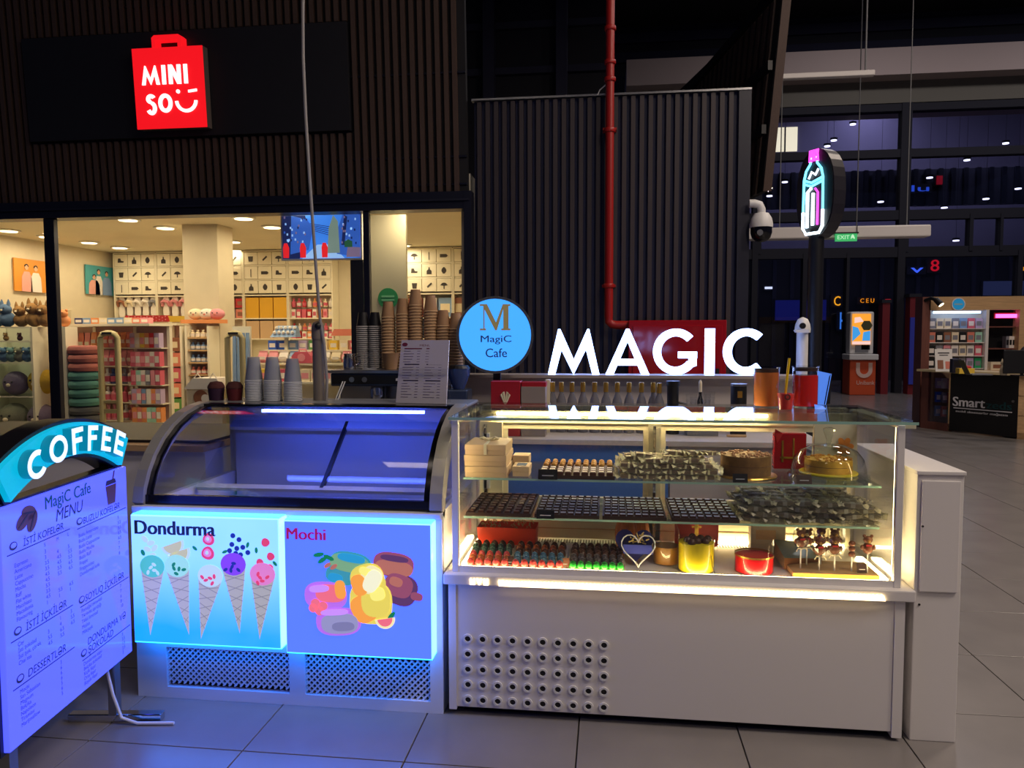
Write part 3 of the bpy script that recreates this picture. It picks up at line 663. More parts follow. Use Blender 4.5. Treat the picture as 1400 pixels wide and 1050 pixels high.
# blue towels rack and fruit-like goods behind second gate
tx0, tx1 = wx(308, 9.0), wx(333, 9.0)
tr = thing('towel_rack', 'white rack with blue hanging towels behind the second gate', 'rack', ((tx0+tx1)/2, 9.0, 0))
MB().box(tx0, tx1, 9.17, 9.20, 0, ay(320, 446, 9.0).z).build('back_board', 'shelf_white', tr)
for z in (0.3, 0.62): MB().box(tx0, tx1, 8.97, 9.18, z, z+0.02).build('shelf', 'shelf_white', tr)
for i in range(4):
    o = tag(MB().tube([(0, 0, 0), (0.004, -.01, -.3), (-.004, 0, -.62)], [0.022, 0.026, 0.030], 8).build('towel', 'pk_blue', smooth=True), 'blue rolled towel hanging behind the second security gate', 'towel', 'blue towels'); o.location = (tx0+0.05+i*0.058, 9.12, ay(320, 455, 9.0).z)
for i in range(4):
    o = MB().ball((0, 0, 0.05), 0.05, (1, 1, 1.0), 10, 8).build('soft_ball', ['pk_mint', 'pk_rose', 'pk_cream', 'pk_rose'][i], smooth=True)
    tag(o, ['mint', 'rose', 'cream', 'deep rose'][i]+' soft ball on the rack shelf below the blue towels', 'toy'); o.location = (tx0+0.06+i*0.06, 9.10-0.06*(i % 2), 0.645 if i < 2 else 0.325)

# stack of round cushions
for i in range(10):
    c = ['cush_rose', 'cush_teal', 'cush_grey'][0 if i > 6 else (1 if i > 2 else 2)]
    M('cush_rose', (176, 104, 96), 0.8); M('cush_teal', (84, 140, 132), 0.8); M('cush_grey', (92, 92, 94), 0.8)
    nm = ['lowest grey', 'second grey', 'topmost grey', 'lowest teal', 'second teal', 'third teal', 'topmost teal', 'lowest rose', 'middle rose', 'topmost rose'][i]
    cx = wx(112, 8.75); z0 = ay(112, 590, 8.75).z+i*0.107
    if i == 0: z_c0 = z0
    r = thing('floor_cushion', nm+' round cushion in the stack behind the window mullion', 'cushion', (cx+(0.01 if i > 6 else 0), 8.75, z0), group='stacked round cushions')
    MB().lathe([(0.12, 0), (0.165, 0.008), (0.178, 0.03), (0.18, 0.053), (0.178, 0.076), (0.165, 0.098), (0.12, 0.106)], n=24).build('pad', c, r, smooth=True, local=True)
    MB().lathe([(0.181, 0.048), (0.183, 0.053), (0.181, 0.058)], n=24, caps=False).build('piping', c, r, local=True)
st = MB().box(wx(112, 8.75)-0.17, wx(112, 8.75)+0.17, 8.58, 8.92, 0, z_c0).build('cushion_stand', 'shelf_white'); tag(st, 'white low stand under the stack of round cushions', 'stand')

# plush shelf at the far left
px_l, px_r = -12, 67
xl, xr, py_ = wx(px_l, 8.9), wx(px_r, 8.9), 8.9
zs = [ay(30, p, 8.7).z for p in (447, 466, 495, 541, 590)]
ps = thing('plush_shelf', 'glass fronted shelf unit of plush toys at the window corner', 'shelf', ((xl+xr)/2, 8.9, 0))
MB().box(xl, xr, 9.10, 9.13, 0, zs[0]).build('back_panel', 'shelf_white', ps)
for xx in (xl, xr-0.03): MB().box(xx, xx+0.03, 8.6, 9.12, 0, zs[0]).build('upright', 'shelf_white', ps)
for z in zs: MB().box(xl+.03, xr-.03, 8.6, 9.10, z-0.012, z).build('shelf', 'glass_green', ps); MB().box(xl+.03, xr-.03, 8.595, 8.6, z-0.014, z+.002).build('shelf_edge', 'shelf_white', ps)
for n, c in dict(pl_brown=(160, 120, 70), pl_blue=(96, 124, 160), pl_purple=(120, 104, 128), pl_yellow=(196, 160, 40), pl_grey=(140, 136, 116), pl_teal=(120, 150, 150), pl_dark=(80, 40, 40)).items(): M(n, c, 0.95, bump=0.5, nscale=60)
def plush(loc, s, col, label, ears='point', face=True, group=None):
    p = thing('plush_toy', label, 'plush toy', loc, group=group)
    MB().ball((0, 0, 0.42*s), 0.42*s, (1.05, .85, 1), 14, 10).build('body', col, p, smooth=True, local=True)
    hz = 0.42*s
    if ears != 'none':
        MB().ball((0, -.14*s, 0.95*s), 0.32*s, (1.1, .9, .9), 14, 10).build('head', col, p, smooth=True, local=True); hz = 0.95*s
        for q in (-1, 1):
            if ears == 'point': MB().lathe([(0.10*s, 0), (0.085*s, 0.15*s), (0.004, 0.34*s)], (q*0.2*s, -.12*s, 1.16*s), 8).build('ear', col, p, smooth=True, local=True)
            else: MB().ball((q*0.26*s, -.12*s, 1.18*s), 0.12*s, (1, .6, 1), 8, 6).build('ear', col, p, smooth=True, local=True)
    for q in (-1, 1):
        MB().ball((q*0.13*s, -(.40 if hz > .5*s else .36)*s, hz+0.06*s), 0.035*s, n=6, m=5).build('eye', 'dark_text', p, local=True)
    MB().ball((0, -(.44 if hz > .5*s else .37)*s, hz-0.05*s), 0.07*s, (1.3, .6, .9), 8, 6).build('muzzle', 'pk_cream', p, local=True)
for i, (px, s, c, lab) in enumerate(((10, 0.23, 'pl_blue', 'blue plush animal leaning at the corner of the top shelf'), (29, 0.21, 'pl_brown', 'brown plush deer on the top shelf beside the blue one'), (47, 0.24, 'pl_brown', 'tall brown plush deer near the middle of the top shelf'), (62, 0.22, 'pl_brown', 'brown plush deer on the top shelf against the mullion'), (-4, 0.2, 'pl_blue', 'small blue plush animal at the very edge of the top shelf'))):
    plush((wx(px, 8.75), 8.75, zs[0]), s, c, lab)
for i in range(7):
    plush((xl+0.09+i*0.107, 8.72, zs[2]), 0.145, ['pl_teal', 'pl_grey', 'pl_blue'][i % 3], 'small %s plush in the row under the glass ledge' % ['teal', 'grey', 'blue'][i % 3], 'round', group='small plush row')
for i in range(4):
    plush((xl+0.14+i*0.19, 8.74, zs[1]), 0.08, ['pl_dark', 'pl_brown', 'pl_dark', 'pl_dark'][i], 'tiny dark red plush on the second shelf of the plush unit', 'round', group='tiny dark plush')
plush((wx(18, 8.78), 8.78, zs[3]), 0.36, 'pl_purple', 'big round purple plush ball on the plush shelf', 'none')
plush((wx(54, 8.82), 8.82, zs[3]), 0.40, 'pl_yellow', 'big round yellow plush ball on the plush shelf', 'none')
plush((wx(14, 8.78), 8.78, zs[4]), 0.42, 'pl_grey', 'big grey plush ball on the lower plush shelf', 'none')
plush((wx(52, 8.78), 8.78, zs[4]), 0.41, 'pl_purple', 'big purple plush with a pale face on the lower plush shelf', 'none')
plush((wx(88, 8.72), 8.72, ay(88, 447, 8.72).z), 0.17, 'pk_orange', 'orange plush standing on the rack beside the mullion', 'round')
o = MB().box(wx(80, 8.72), wx(96, 8.72), 8.62, 8.84, 0, ay(88, 447, 8.72).z).build('narrow_stand', 'shelf_white'); tag(o, 'narrow white stand under the orange plush', 'stand')

# house shaped box, basket and dark pots near the window
hx0, hx1 = wx(252, 8.6), wx(300, 8.6); hz0, hz1 = ay(270, 590, 8.6).z, ay(270, 532, 8.6).z
hb = thing('house_box', 'white house shaped box with a toy in its window', 'toy house', ((hx0+hx1)/2, 8.6, 0))
MB().box(hx0, hx1, 8.6, 8.9, 0, hz1).build('body', 'pk_cream', hb)
MB().prism([(hx0-.03, hz1), (hx1+.03, hz1), (hx1-.05, hz1+0.13), (hx0+.09, hz1+0.13)], 0.34, FRONT((0, 8.92, 0))).build('roof', 'pk_white', hb)
for s in (0.3, 0.75):
    MB().tube([(hx0+(hx1-hx0)*s-.05, 8.62, hz1+.12), (hx0+(hx1-hx0)*s, 8.62, hz1+.19), (hx0+(hx1-hx0)*s+.05, 8.62, hz1+.12)], 0.008, 6).build('handle', 'pk_white', hb)
MB().ring(0.09, 0.001, 0.01, FRONT(((hx0+hx1)/2-0.04, 8.6, hz1-0.10)), 18).build('window_print', 'pk_brown', hb)
MB().ring(0.05, 0.001, 0.006, FRONT(((hx0+hx1)/2+0.02, 8.59, hz1-0.11)), 14).build('toy_print', 'pk_white', hb)

# stepped promotion table with pink goods
tx0, tx1 = wx(345, 9.2), wx(478, 9.2)
lv = [(9.05, 0.36, 'lower'), (9.35, 0.66, 'middle'), (9.65, 0.88, 'upper')]
tz = [ay(400, p, y).z for p, y in ((521, 9.05), (496, 9.3), (478, 9.6))]
pt = thing('promotion_table', 'stepped white promotion table of pink and yellow goods', 'table', ((tx0+tx1)/2, 9.3, 0))
for i, (y, z) in enumerate(zip((9.05, 9.35, 9.65), tz)):
    MB().box(tx0, tx1, y-0.16, y+0.14, z-0.025, z).build('step', 'shelf_white', pt)
    MB().box(tx0+0.02, tx1-0.02, y+0.10, y+0.13, 0, z-0.025).build('riser', 'shelf_white', pt)
for xx in (tx0, tx1-0.04): MB().box(xx, xx+0.04, 8.9, 9.8, 0, tz[0]-0.03).build('side', 'shelf_white', pt)
n = 9
for i in range(n):
    x = tx0+0.08+i*(tx1-tx0-0.16)/(n-1)
    pack('box', ['pk_pink', 'pk_yellow', 'pk_yellow', 'pk_rose', 'black', 'pk_cream', 'pk_cream', 'pk_white', 'pk_cream'][i], (x, 9.0, tz[0]), 0.125, 0.15, 0.08, '%s front row carton on the stepped table, %s along' % (['pink', 'yellow', 'yellow', 'rose', 'black', 'cream', 'cream', 'white', 'cream'][i], ['first', 'second', 'third', 'fourth', 'fifth', 'sixth', 'seventh', 'eighth', 'ninth'][i]), 'front row cartons', print_m='pk_pink' if i != 3 else 'pk_white')
    pack('bag', ['pk_pink', 'pk_pink', 'pk_white', 'pk_blue', 'pk_white', 'pk_rose', 'pk_white', 'pk_cream', 'pk_pink'][i], (x, 9.32, tz[1]), 0.12, 0.15, 0.10, '%s middle row pouch on the stepped table, %s along' % (['pink', 'pink', 'white', 'blue', 'white', 'rose', 'white', 'cream', 'pink'][i], ['first', 'second', 'third', 'fourth', 'fifth', 'sixth', 'seventh', 'eighth', 'ninth'][i]), 'middle row pouches', print_m='pk_white')
    pack('box', ['pk_royal', 'pk_royal', 'pk_blue', 'pk_lav', 'pk_green', 'pk_cream', 'pk_yellow', 'pk_cream', 'pk_rose'][i], (x, 9.62, tz[2]), 0.11, 0.12, 0.08, '%s back row carton on the stepped table, %s along' % (['royal blue', 'royal blue', 'pale blue', 'lavender', 'green', 'cream', 'yellow', 'cream', 'rose'][i], ['first', 'second', 'third', 'fourth', 'fifth', 'sixth', 'seventh', 'eighth', 'ninth'][i]), 'back row cartons', print_m='pk_white')
# blue counter display and pink carry case on the table
bx, by, bzz = wx(393, 9.62), 9.55, ay(393, 461, 9.55).z
bd = thing('counter_display', 'pale blue stepped counter display above the pink carry case', 'display stand', (bx, by, bzz))
MB().add([(-.17, -.1, 0), (.17, -.1, 0), (.17, .1, 0), (-.17, .1, 0), (-.13, .06, .15), (.13, .06, .15), (.13, .1, .15), (-.13, .1, .15)], [(3, 2, 1, 0), (0, 1, 5, 4), (1, 2, 6, 5), (2, 3, 7, 6), (3, 0, 4, 7), (4, 5, 6, 7)]).build('tray', 'pk_blue', bd, local=True)
for r in range(2):
    for i in range(5): MB().ball((-.12+i*.06, -.07+r*.07, .06+r*.06), .024, n=8, m=6).build('sample', 'pk_white', bd, local=True, smooth=True)
MB().box(-.02, .02, 0, .04, -0.2, 0).build('support', 'shelf_white', bd, local=True)
cx_, cz_ = wx(407, 9.1), tz[1]
cs = thing('carry_case', 'pink domed carry case standing on the stepped table', 'case', (cx_, 9.235, cz_))
MB().prism([(-.14, 0), (.14, 0), (.125, .09), (.08, .14), (-.08, .14), (-.125, .09)], .10, FRONT((0, .05, 0))).build('shell', 'pk_rose', cs, local=True)
MB().tube([(-.05, 0, .14), (-.045, 0, .17), (.045, 0, .17), (.05, 0, .14)], .010, 6).build('handle', 'pk_pink', cs, local=True)
MB().ring(.05, .001, .004, FRONT((0, -.05, .07)), 16).build('badge', 'pk_pink', cs, local=True)
# goods hidden behind the freezer: rose stand right of the table
o = rack(wx(440, 10.6), wx(500, 10.6), 10.6, ay(470, 470, 10.3).z, 'white rack of pale cosmetics under the hanging screen', levels=5)
for r in range(4):
    for i in range(8):
        pack('bag', ['pk_cream', 'pk_white', 'pk_pink', 'pk_green'][(i+r) % 4], (wx(443, 10.5)+i*0.072, 10.593, ay(470, 492+r*20, 10.59).z), 0.062, 0.14, 0.05, '%s hanging sachet, %s row of the rack under the hanging screen' % (['cream', 'white', 'pink', 'green'][(i+r) % 4], ORD[r]), 'pale sachets', print_m='pk_rose')
pc = thing('roofed_stand', 'rose canopy stand beside the dark window post', 'stand', (wx(478, 10.2), 10.2, 0))
za = ay(478, 459, 10.2).z
MB().prism([(-.22, 0), (.22, 0), (.17, .09), (-.17, .09)], .3, FRONT((wx(478, 10.2), 10.35, za))).build('canopy', 'pk_salmon', pc)
for s in (-.19, .19): MB().cyl((wx(478, 10.2)+s, 10.1, 0), (wx(478, 10.2)+s, 10.1, za), .012).build('post', 'shelf_white', pc)
for s in range(3): MB().box(wx(478, 10.2)-.2, wx(478, 10.2)+.2, 10.05, 10.3, 0.3+s*.35, .32+s*.35).build('shelf', 'shelf_white', pc)
# ------------------------------------------------------------------ hall beyond: upper dark wall, fascia, tilted slat screen, far glass front
M('far_wall', (40, 42, 66), 0.8, noise=0.15, nscale=1.5); M('far_dark', (20, 21, 36), 0.7); M('soffit', (120, 116, 104), 0.8); M('hall_violet', (104, 100, 132), 0.9, noise=0.08, nscale=1)
WXE = ay(838, 60, 14.2).x
wu = struct(MB().box(-7.5, WXE, 14.2, 14.4, 3.0, 9.6).build('wall_upper', 'far_dark'))
for px in (668, 768): MB().box(wx(px, 14, 60)-0.1, wx(px, 14, 60)+0.1, 13.95, 14.2, 3.0, 9.6).build('post', 'far_wall', wu)
for z in (6.2, 7.0, 7.8): MB().box(-7.5, WXE, 14.1, 14.2, z, z+0.12).build('rail', 'far_wall', wu)
DY = 20.5
def dx(px, py=200): return ay(px, py, DY).x
def dz(py, px=1230): return ay(px, py, DY).z
XR = 16.0
fb = struct(MB().box(ay(856, 90, DY).x, XR, DY-0.6, DY+3.4, dz(112), dz(76)).build('trim_2', 'beige_fascia'))
struct(MB().box(ay(856, 90, DY).x, XR, DY-0.1, DY+0.2, dz(143), dz(112)).build('trim_3', 'soffit'))
struct(MB().box(-2.0, XR, DY+0.6, DY+0.8, dz(76), 9.6).build('wall_far', 'far_dark'))
for i, py in enumerate((30, 58)):
    MB().box(-2.0, XR, DY+0.5, DY+0.6, dz(py), dz(py)+0.25).build('ledge', 'far_wall', [o for o in bpy.data.objects if o.name == 'wall_far'][0])
gw = struct(MB().box(dx(1030), XR, DY-0.1, DY+0.15, dz(153), dz(142)).build('window_2', 'far_dark'))
for p0, p1 in ((216, 205), (301, 288), (352, 338)):
    MB().box(dx(1000), XR, DY-0.1, DY+0.15, dz(p0), dz(p1)).build('transom', 'far_dark', gw)
for p0, p1, a, b in ((1230, 1244, 142, 345), (1030, 1042, 142, 345), (1327, 1332, 295, 345), (1369, 1373, 295, 345), (1230, 1240, 345, 560), (1395, 1402, 345, 560), (1100, 1106, 345, 560), (1030, 1038, 345, 560), (1160, 1164, 345, 560)):
    MB().box(dx(p0), dx(p1), DY-0.12, DY+0.15, max(0, dz(b)), dz(a)).build('mullion', 'far_dark', gw)
for p0, p1 in ((1042, 1230), (1244, 1420), (1420, 1600)):
    for a, b in ((205, 153), (288, 216), (338, 301), (545, 352)):
        MB().box(dx(p0), dx(p1), DY, DY+0.02, max(0.02, dz(a)), dz(b)).build('pane', 'glass_dark', gw)
# what stands behind the far glass
struct(MB().box(1.0, 26, 27.8, 28.0, 0, 9.6).build('wall_beyond', 'hall_violet'))
def by(px, py, y=25.0): return ay(px, py, y)
for i, (a, b, c, d) in enumerate(((1041, 1400, 236, 285),)):
    st = struct(MB().box(by(a, c).x, by(b, c).x+4, 25.2, 25.3, by(a, d).z, by(a, c).z).build('wall_gallery', 'far_wall'))
    for k in range(34):
        x = by(a, c).x+0.2+k*0.36
        MB().box(x, x+0.12, 25.08, 25.2, by(a, d).z, by(a, c).z).build('slat', 'navy', st)
lo = struct(MB().box(2, 26, 26.0, 26.1, 0, by(1200, 342, 26).z).build('wall_shops', 'far_dark'))
for k in range(22): MB().box(2.5+k*0.55, 2.62+k*0.55, 25.9, 26.0, 0, by(1200, 342, 26).z).build('slat', 'far_wall', lo)
# lit window
lw = thing('lit_window', 'pale lit double window seen through the far glass', 'window', by(1073, 207, 27.75))
glow('lit_cream', (235, 226, 180), 1.5)
MB().box(by(1056, 200, 27.75).x, by(1072, 200, 27.75).x, 27.75, 27.8, by(1073, 207, 27.75).z, by(1073, 174, 27.75).z).build('lit_pane', 'lit_cream', lw)
MB().box(by(1074, 200, 27.75).x, by(1090, 200, 27.75).x, 27.75, 27.8, by(1073, 207, 27.75).z, by(1073, 174, 27.75).z).build('lit_pane', 'lit_cream', lw)
MB().box(by(1072, 200, 27.75).x, by(1074, 200, 27.75).x, 27.72, 27.8, by(1073, 207, 27.75).z, by(1073, 174, 27.75).z).build('divider', 'far_dark', lw)
# ceiling lights reflected in the far glass, modelled as hung glowing discs
fd = None
for px, py in ((1166, 170), (1375, 196), (1322, 219), (1271, 243), (1204, 276), (1348, 272), (1392, 258), (1307, 329), (1131, 200), (1291, 284), (1140, 192), (1073, 249), (1052, 268), (1262, 127)):
    q = by(px, py, 24.0)
    if fd is None:
        fd = thing('far_glint', 'small white reflection of a ceiling light, modelled beyond the far glass', 'ceiling light', q, group='far glass reflections'); fd0 = fd
        MB().lathe([(0.05, 0), (0.10, 0.02), (0.10, 0.07), (0.05, 0.08)], n=14).build('can', 'far_dark', fd, local=True)
        MB().lathe([(0.085, -0.015), (0.085, 0.02)], n=14).build('lens', 'lamp_white', fd, local=True); o = fd
    else:
        o = fd0.copy(); COL.objects.link(o); o.location = q
        for ch_ in fd_parts: dup(ch_, parent=o)
    if px == 1166: fd_parts = list(fd.children)
    MB().cyl((0, 0, 0.07), (0, 0, 9.6-q.z), 0.004, n=5).build('stem', 'far_dark', o, local=True)
# far lighted signs behind the glass
def farsign(px0, px1, py0, py1, col, es, label, word=None, y=25.78):
    a, b = by(px0, py1, y), by(px1, py0, y)
    t = thing('far_sign', label, 'sign', ((a.x+b.x)/2, y, a.z))
    m = glow('fs_%d_%d' % (px0, py0), col, es)
    if word:
        lettering(t, word, FRONT((a.x, y, a.z)), 0, 0, b.x-a.x, b.z-a.z, m, 0.03)
        MB().box(a.x-0.1, b.x+0.1, y+0.02, y+0.16, a.z-0.05, b.z+0.05).build('backing', 'far_dark', t)
    else:
        MB().box(a.x, b.x, y, y+0.06, a.z, b.z).build('face', m, t); MB().box(a.x-0.04, b.x+0.04, y+0.06, y+0.16, a.z-0.04, b.z+0.04).build('backing', 'far_dark', t)
farsign(1140, 1149, 405, 418, (255, 170, 30), 1.5, 'orange glowing bracket sign beyond the dark post', 'C')
farsign(1176, 1195, 408, 414, (255, 150, 20), 1.2, 'row of small orange glowing letters above the payment terminal', 'C E U')
farsign(1211, 1218, 409, 413, (230, 40, 50), 1.0, 'tiny red glowing sign above the red column')
farsign(1272, 1284, 355, 371, (220, 20, 40), 0.9, 'red glowing double sign above the kiosk', '8')
farsign(1281, 1289, 240, 252, (170, 20, 40), 0.4, 'dim red sign in the upper far glass', y=24.95)
farsign(1245, 1262, 366, 373, (70, 110, 255), 1.2, 'blue glowing streak sign above the kiosk', 'v')
farsign(1246, 1270, 253, 262, (50, 90, 220), 0.8, 'blue glowing script sign in the upper far glass', 'lu', y=24.95)
farsign(1393, 1400, 365, 370, (255, 160, 20), 1.2, 'orange glowing sign at the kiosk edge')
farsign(1148, 1158, 427, 450, (70, 150, 255), 0.9, 'blue white display beside the payment terminal', 'H')
farsign(1060, 1130, 410, 438, (22, 28, 110), 0.5, 'dark blue shop sign behind the bottle post')
farsign(1112, 1132, 341, 344, (190, 200, 255), 0.8, 'thin white light line above the far shops')
farsign(1046, 1056, 392, 395, (230, 240, 255), 1.5, 'small white strip lamp near the dome camera')
farsign(1345, 1400, 384, 404, (44, 52, 84), 0.6, 'pale blue panel above the phone kiosk')

# the tilted slat screen rising behind the middle wall
TA, TB = ay(1049, 262, 9.0), ay(1077, -12, 8.7)                 # near edge
TD = Vector((math.sin(math.radians(-10)), math.cos(math.radians(10)), 0))
tsn = struct(MB().sheet(TA, TA+TD*5, TB+TD*5+Vector((0, 0, .3)), TB, 0.06).build('wall_screen', 'slat_back'))
MB().sheet(TA+Vector((-.05, -.03, 0)), TA+Vector((0.04, -.03, 0)), TB+Vector((0.04, -.03, 0)), TB+Vector((-.05, -.03, 0)), 0.14).build('edge_post', 'slat_brown', tsn)
n_in = Vector((-math.cos(math.radians(10)), -math.sin(math.radians(10)), 0))
for i in range(24):
    o0 = TD*(0.16+i*0.2); p0 = TA+o0+n_in*0.02; p1 = TB+o0+n_in*0.02
    MB().sheet(p0+n_in*0.03, p0+n_in*0.03+TD*0.09, p1+n_in*0.03+TD*0.09, p1+n_in*0.03, 0.03).build('slat', 'slat_brown', tsn)
for f in (0.30, 0.62, 0.99):
    p = TA+(TB-TA)*f+n_in*0.08
    MB().sheet(p, p+TD*5, p+TD*5+Vector((0, 0, .1)), p+Vector((0, 0, .1)), 0.05).build('rail', 'black', tsn)

# linear pendant lamp on a rod
pl = thing('linear_pendant', 'thin linear pendant lamp on a rod below the high fascia', 'pendant lamp', ay(1183, 105, 11))
a, b = ay(1050, 108, 11), ay(1195, 103, 11)
MB().box(a.x, b.x, 10.95, 11.05, a.z-0.02, a.z+0.05).build('bar', 'white_panel', pl, bev=0.01)
q = ay(1183, 103, 11); MB().cyl((q.x, 11, a.z+0.05), (q.x, 11, 9.5), 0.012).build('rod', 'grey_plastic', pl)
tag(MB().cyl((ay(1176, 120, 14).x, 14, 3.3), (ay(1176, 120, 14).x, 14, 9.5), 0.010, n=6).build('hanging_wire', 'grey_plastic'), 'long thin vertical wire hanging in front of the far glass', 'wire')
# white duct bar with exit sign
a, b = ay(1028, 331, 12), ay(1270, 308, 12)
db = thing('light_duct', 'long white horizontal duct hanging across the hall', 'duct', ((a.x+b.x)/2, 12, a.z))
MB().box(a.x-0.3, b.x, 11.9, 12.15, a.z+0.03, b.z).build('duct', 'white_panel', db, bev=0.02)
for xx in (a.x+0.4, b.x-0.3): MB().cyl((xx, 12.02, b.z), (xx, 12.02, 9.5), 0.008, n=6).build('hanger', 'grey_plastic', db)
a, b = ay(1142, 330, 11.87), ay(1172, 319, 11.87)
ex = thing('exit_sign', 'green lit exit sign hanging in front of the white duct', 'sign', ((a.x+b.x)/2, 11.87, a.z))
glow('exit_green', (60, 190, 110), 0.55); glow('exit_white', (190, 240, 200), 0.7)
MB().box(a.x, b.x, 11.87, 11.905, a.z, b.z).build('plate', 'exit_green', ex)
lettering(ex, 'EXIT', FRONT((a.x, 11.87, a.z)), 0.03, 0.03, (b.x-a.x)*0.55, (b.z-a.z)*0.5, 'exit_white', 0.003)
MB().box(a.x-0.02, b.x+0.02, 11.86, 11.905, b.z, b.z+0.02).build('rail', 'black', ex)
for s in (a.x, b.x): MB().cyl((s, 11.88, b.z), (s, 11.88, b.z+0.12), 0.006, n=6).build('hanger', 'black', ex)
MB().prism([(0, 0), (.03, .02), (.05, 0), (.06, .01), (.045, .05), (.03, .07), (.01, .05)], 0.003, FRONT((a.x+(b.x-a.x)*0.7, 11.87, a.z+0.03))).build('running_figure', 'exit_white', ex)

# ------------------------------------------------------------------ payment terminal, red columns
TY = 19.6
M('orange', (214, 84, 40), 0.5); glow('term_screen', (244, 160, 50), 0.9); glow('term_blue', (60, 150, 220), 0.9); glow('term_pale', (240, 200, 190), 0.9)
a, b = ay(1161, 540, TY), ay(1198, 490, TY)
tm_ = thing('payment_terminal', 'white payment terminal with a lit screen on an orange base', 'payment terminal', ((a.x+b.x)/2, TY, 0))
zb, zm, ztp = 0.0, ay(1180, 492, TY).z, ay(1180, 426, TY).z
MB().box(a.x, b.x, TY, TY+0.6, 0, zm).build('base', 'orange', tm_, bev=0.02)
MB().box(a.x-0.05, b.x+0.02, TY-0.12, TY+0.5, zm, zm+0.14).build('ledge', 'white_plastic', tm_, bev=0.02)
MB().box(a.x, b.x-0.05, TY+0.05, TY+0.4, zm+0.14, ztp).build('body', 'white_plastic', tm_, bev=0.04)
sa_, sb_ = ay(1165, 471, TY), ay(1191, 429, TY)
s_ = MB().box(sa_.x, sb_.x, TY+0.0, TY+0.06, sa_.z, sb_.z).build('screen', 'term_screen', tm_)
TSM = FRONT((sa_.x, TY, sa_.z)); tw, th_ = sb_.x-sa_.x, sb_.z-sa_.z
for m, pts in (('term_blue', [(0, .1), (.45, .35), (.3, .55), (0, .6)]), ('term_pale', [(.1, .7), (.6, .75), (.4, .9), (.1, .88)]), ('term_blue', [(.55, .12), (.98, .12), (.98, .45), (.6, .4)]), ('term_pale', [(0, 0), (1, 0), (1, .1), (0, .1)])):
    MB().prism([(p[0]*tw, p[1]*th_) for p in pts], 0.01, TSM).build('screen_shape', m, s_)
MB().ring(0.13, 0.001, 0.02, FRONT((sb_.x-0.10, TY-0.01, sa_.z+th_*0.62)), 6).build('sticker', M('olive', (90, 88, 50), .6), tm_)
MB().box(a.x+0.12, a.x+0.42, TY+0.01, TY+0.05, zm+0.18, zm+0.36).build('card_slot', 'grey_plastic', tm_)
MB().box(b.x-0.35, b.x-0.15, TY+0.01, TY+0.05, zm+0.25, zm+0.36).build('keypad', 'black', tm_)
um = MB(); UM = FRONT((ay(1181, 513, TY).x, TY, ay(1181, 506, TY).z))
um.ring(0.19, 0.10, 0.02, UM, 16, PI, 2*PI); um.prism([(-.19, 0), (-.10, 0), (-.10, .18), (-.19, .18)], .02, UM); um.prism([(.10, 0), (.19, 0), (.19, .18), (.10, .18)], .02, UM)
um.build('logo', M('logo_pale', (236, 200, 186), .5), tm_)
lettering(tm_, 'Unibank', FRONT((a.x, TY, ay(1181, 526, TY).z)), 0.16, 0, 0.42, 0.10, 'logo_pale', 0.01)
for px0, px1, py0, lab in ((1203, 1217, 414, 'dark red column panel beside the payment terminal'), (1240, 1258, 406, 'dark red column panel with a blue front beside the kiosk')):
    a, b = ay(px0, 560, 20.0), ay(px1, py0, 20.0)
    r = thing('column_panel', lab, 'column', ((a.x+b.x)/2, 20.0, 0))
    MB().box(a.x, b.x, 20.0, 20.3, 0, b.z).build('shaft', M('dark_red', (120, 24, 34), .5), r)
    MB().box(a.x-0.03, b.x+0.03, 19.97, 20.33, b.z, b.z+0.08).build('cap', 'far_dark', r)
    if px0 == 1240: MB().box(a.x, b.x-0.04, 19.95, 20.0, 0.25, ay(1250, 434, 20).z).build('blue_front', M('blue_front', (60, 70, 190), .4), r)

# ------------------------------------------------------------------ phone accessory kiosk
KZ = 0.93
A_, B_, C_, D_ = Vector((4.93, 12.9, 0)), Vector((5.16, 12.41, 0)), Vector((5.74, 11.62, 0)), Vector((7.4, 11.0, 0))
kc = thing('kiosk_counter', 'black fronted kiosk counter with white and green lettering and wooden top', 'counter', (5.7, 12.2, 0))
Z = Vector((0, 0, 1))
def wallp(p, q, z0, z1, th): return MB().sheet(p+Z*z0, q+Z*z0, q+Z*z1, p+Z*z1, th)
wallp(B_, C_, 0.02, KZ-0.03, 0.04).build('front_panel', 'black', kc)
wallp(A_, B_, 0.0, 0.12, 0.05).build('plinth', 'wood_red', kc)
wallp(A_, A_+(B_-A_)*0.25, 0.12, KZ-0.03, 0.05).build('side_post', 'wood_red', kc)
wallp(A_+(B_-A_)*0.95, B_, 0.0, KZ-0.03, 0.05).build('side_post', 'wood_light', kc)
wallp(A_+(B_-A_)*0.25, A_+(B_-A_)*0.95, 0.12, KZ-0.03, 0.02).build('side_glass', 'glass_dark', kc)
wallp(C_, C_+(D_-C_)*0.05, 0.0, KZ-0.03, 0.05).build('side_post', 'wood_light', kc)
wallp(C_, D_, 0.0, 0.09, 0.05).build('plinth', 'wood_light', kc)
wallp(C_+Vector((0, .4, 0)), D_+Vector((0, .4, 0)), 0.0, KZ-0.03, 0.03).build('back_panel', 'black', kc)
for z in (0.34, 0.62): MB().sheet(C_+Z*z, D_+Z*z, D_+Vector((0, .4, z)), C_+Vector((0, .4, z)), .02).build('shelf', 'wood_light', kc)
top = [A_+Vector((-.08, 0, 0)), B_+Vector((-.03, -.06, 0)), C_+Vector((-.02, -.08, 0)), D_+Vector((0, -.08, 0)), D_+Vector((0, .5, 0)), C_+Vector((.15, .5, 0)), B_+Vector((.4, .3, 0)), A_+Vector((.3, .1, 0))]
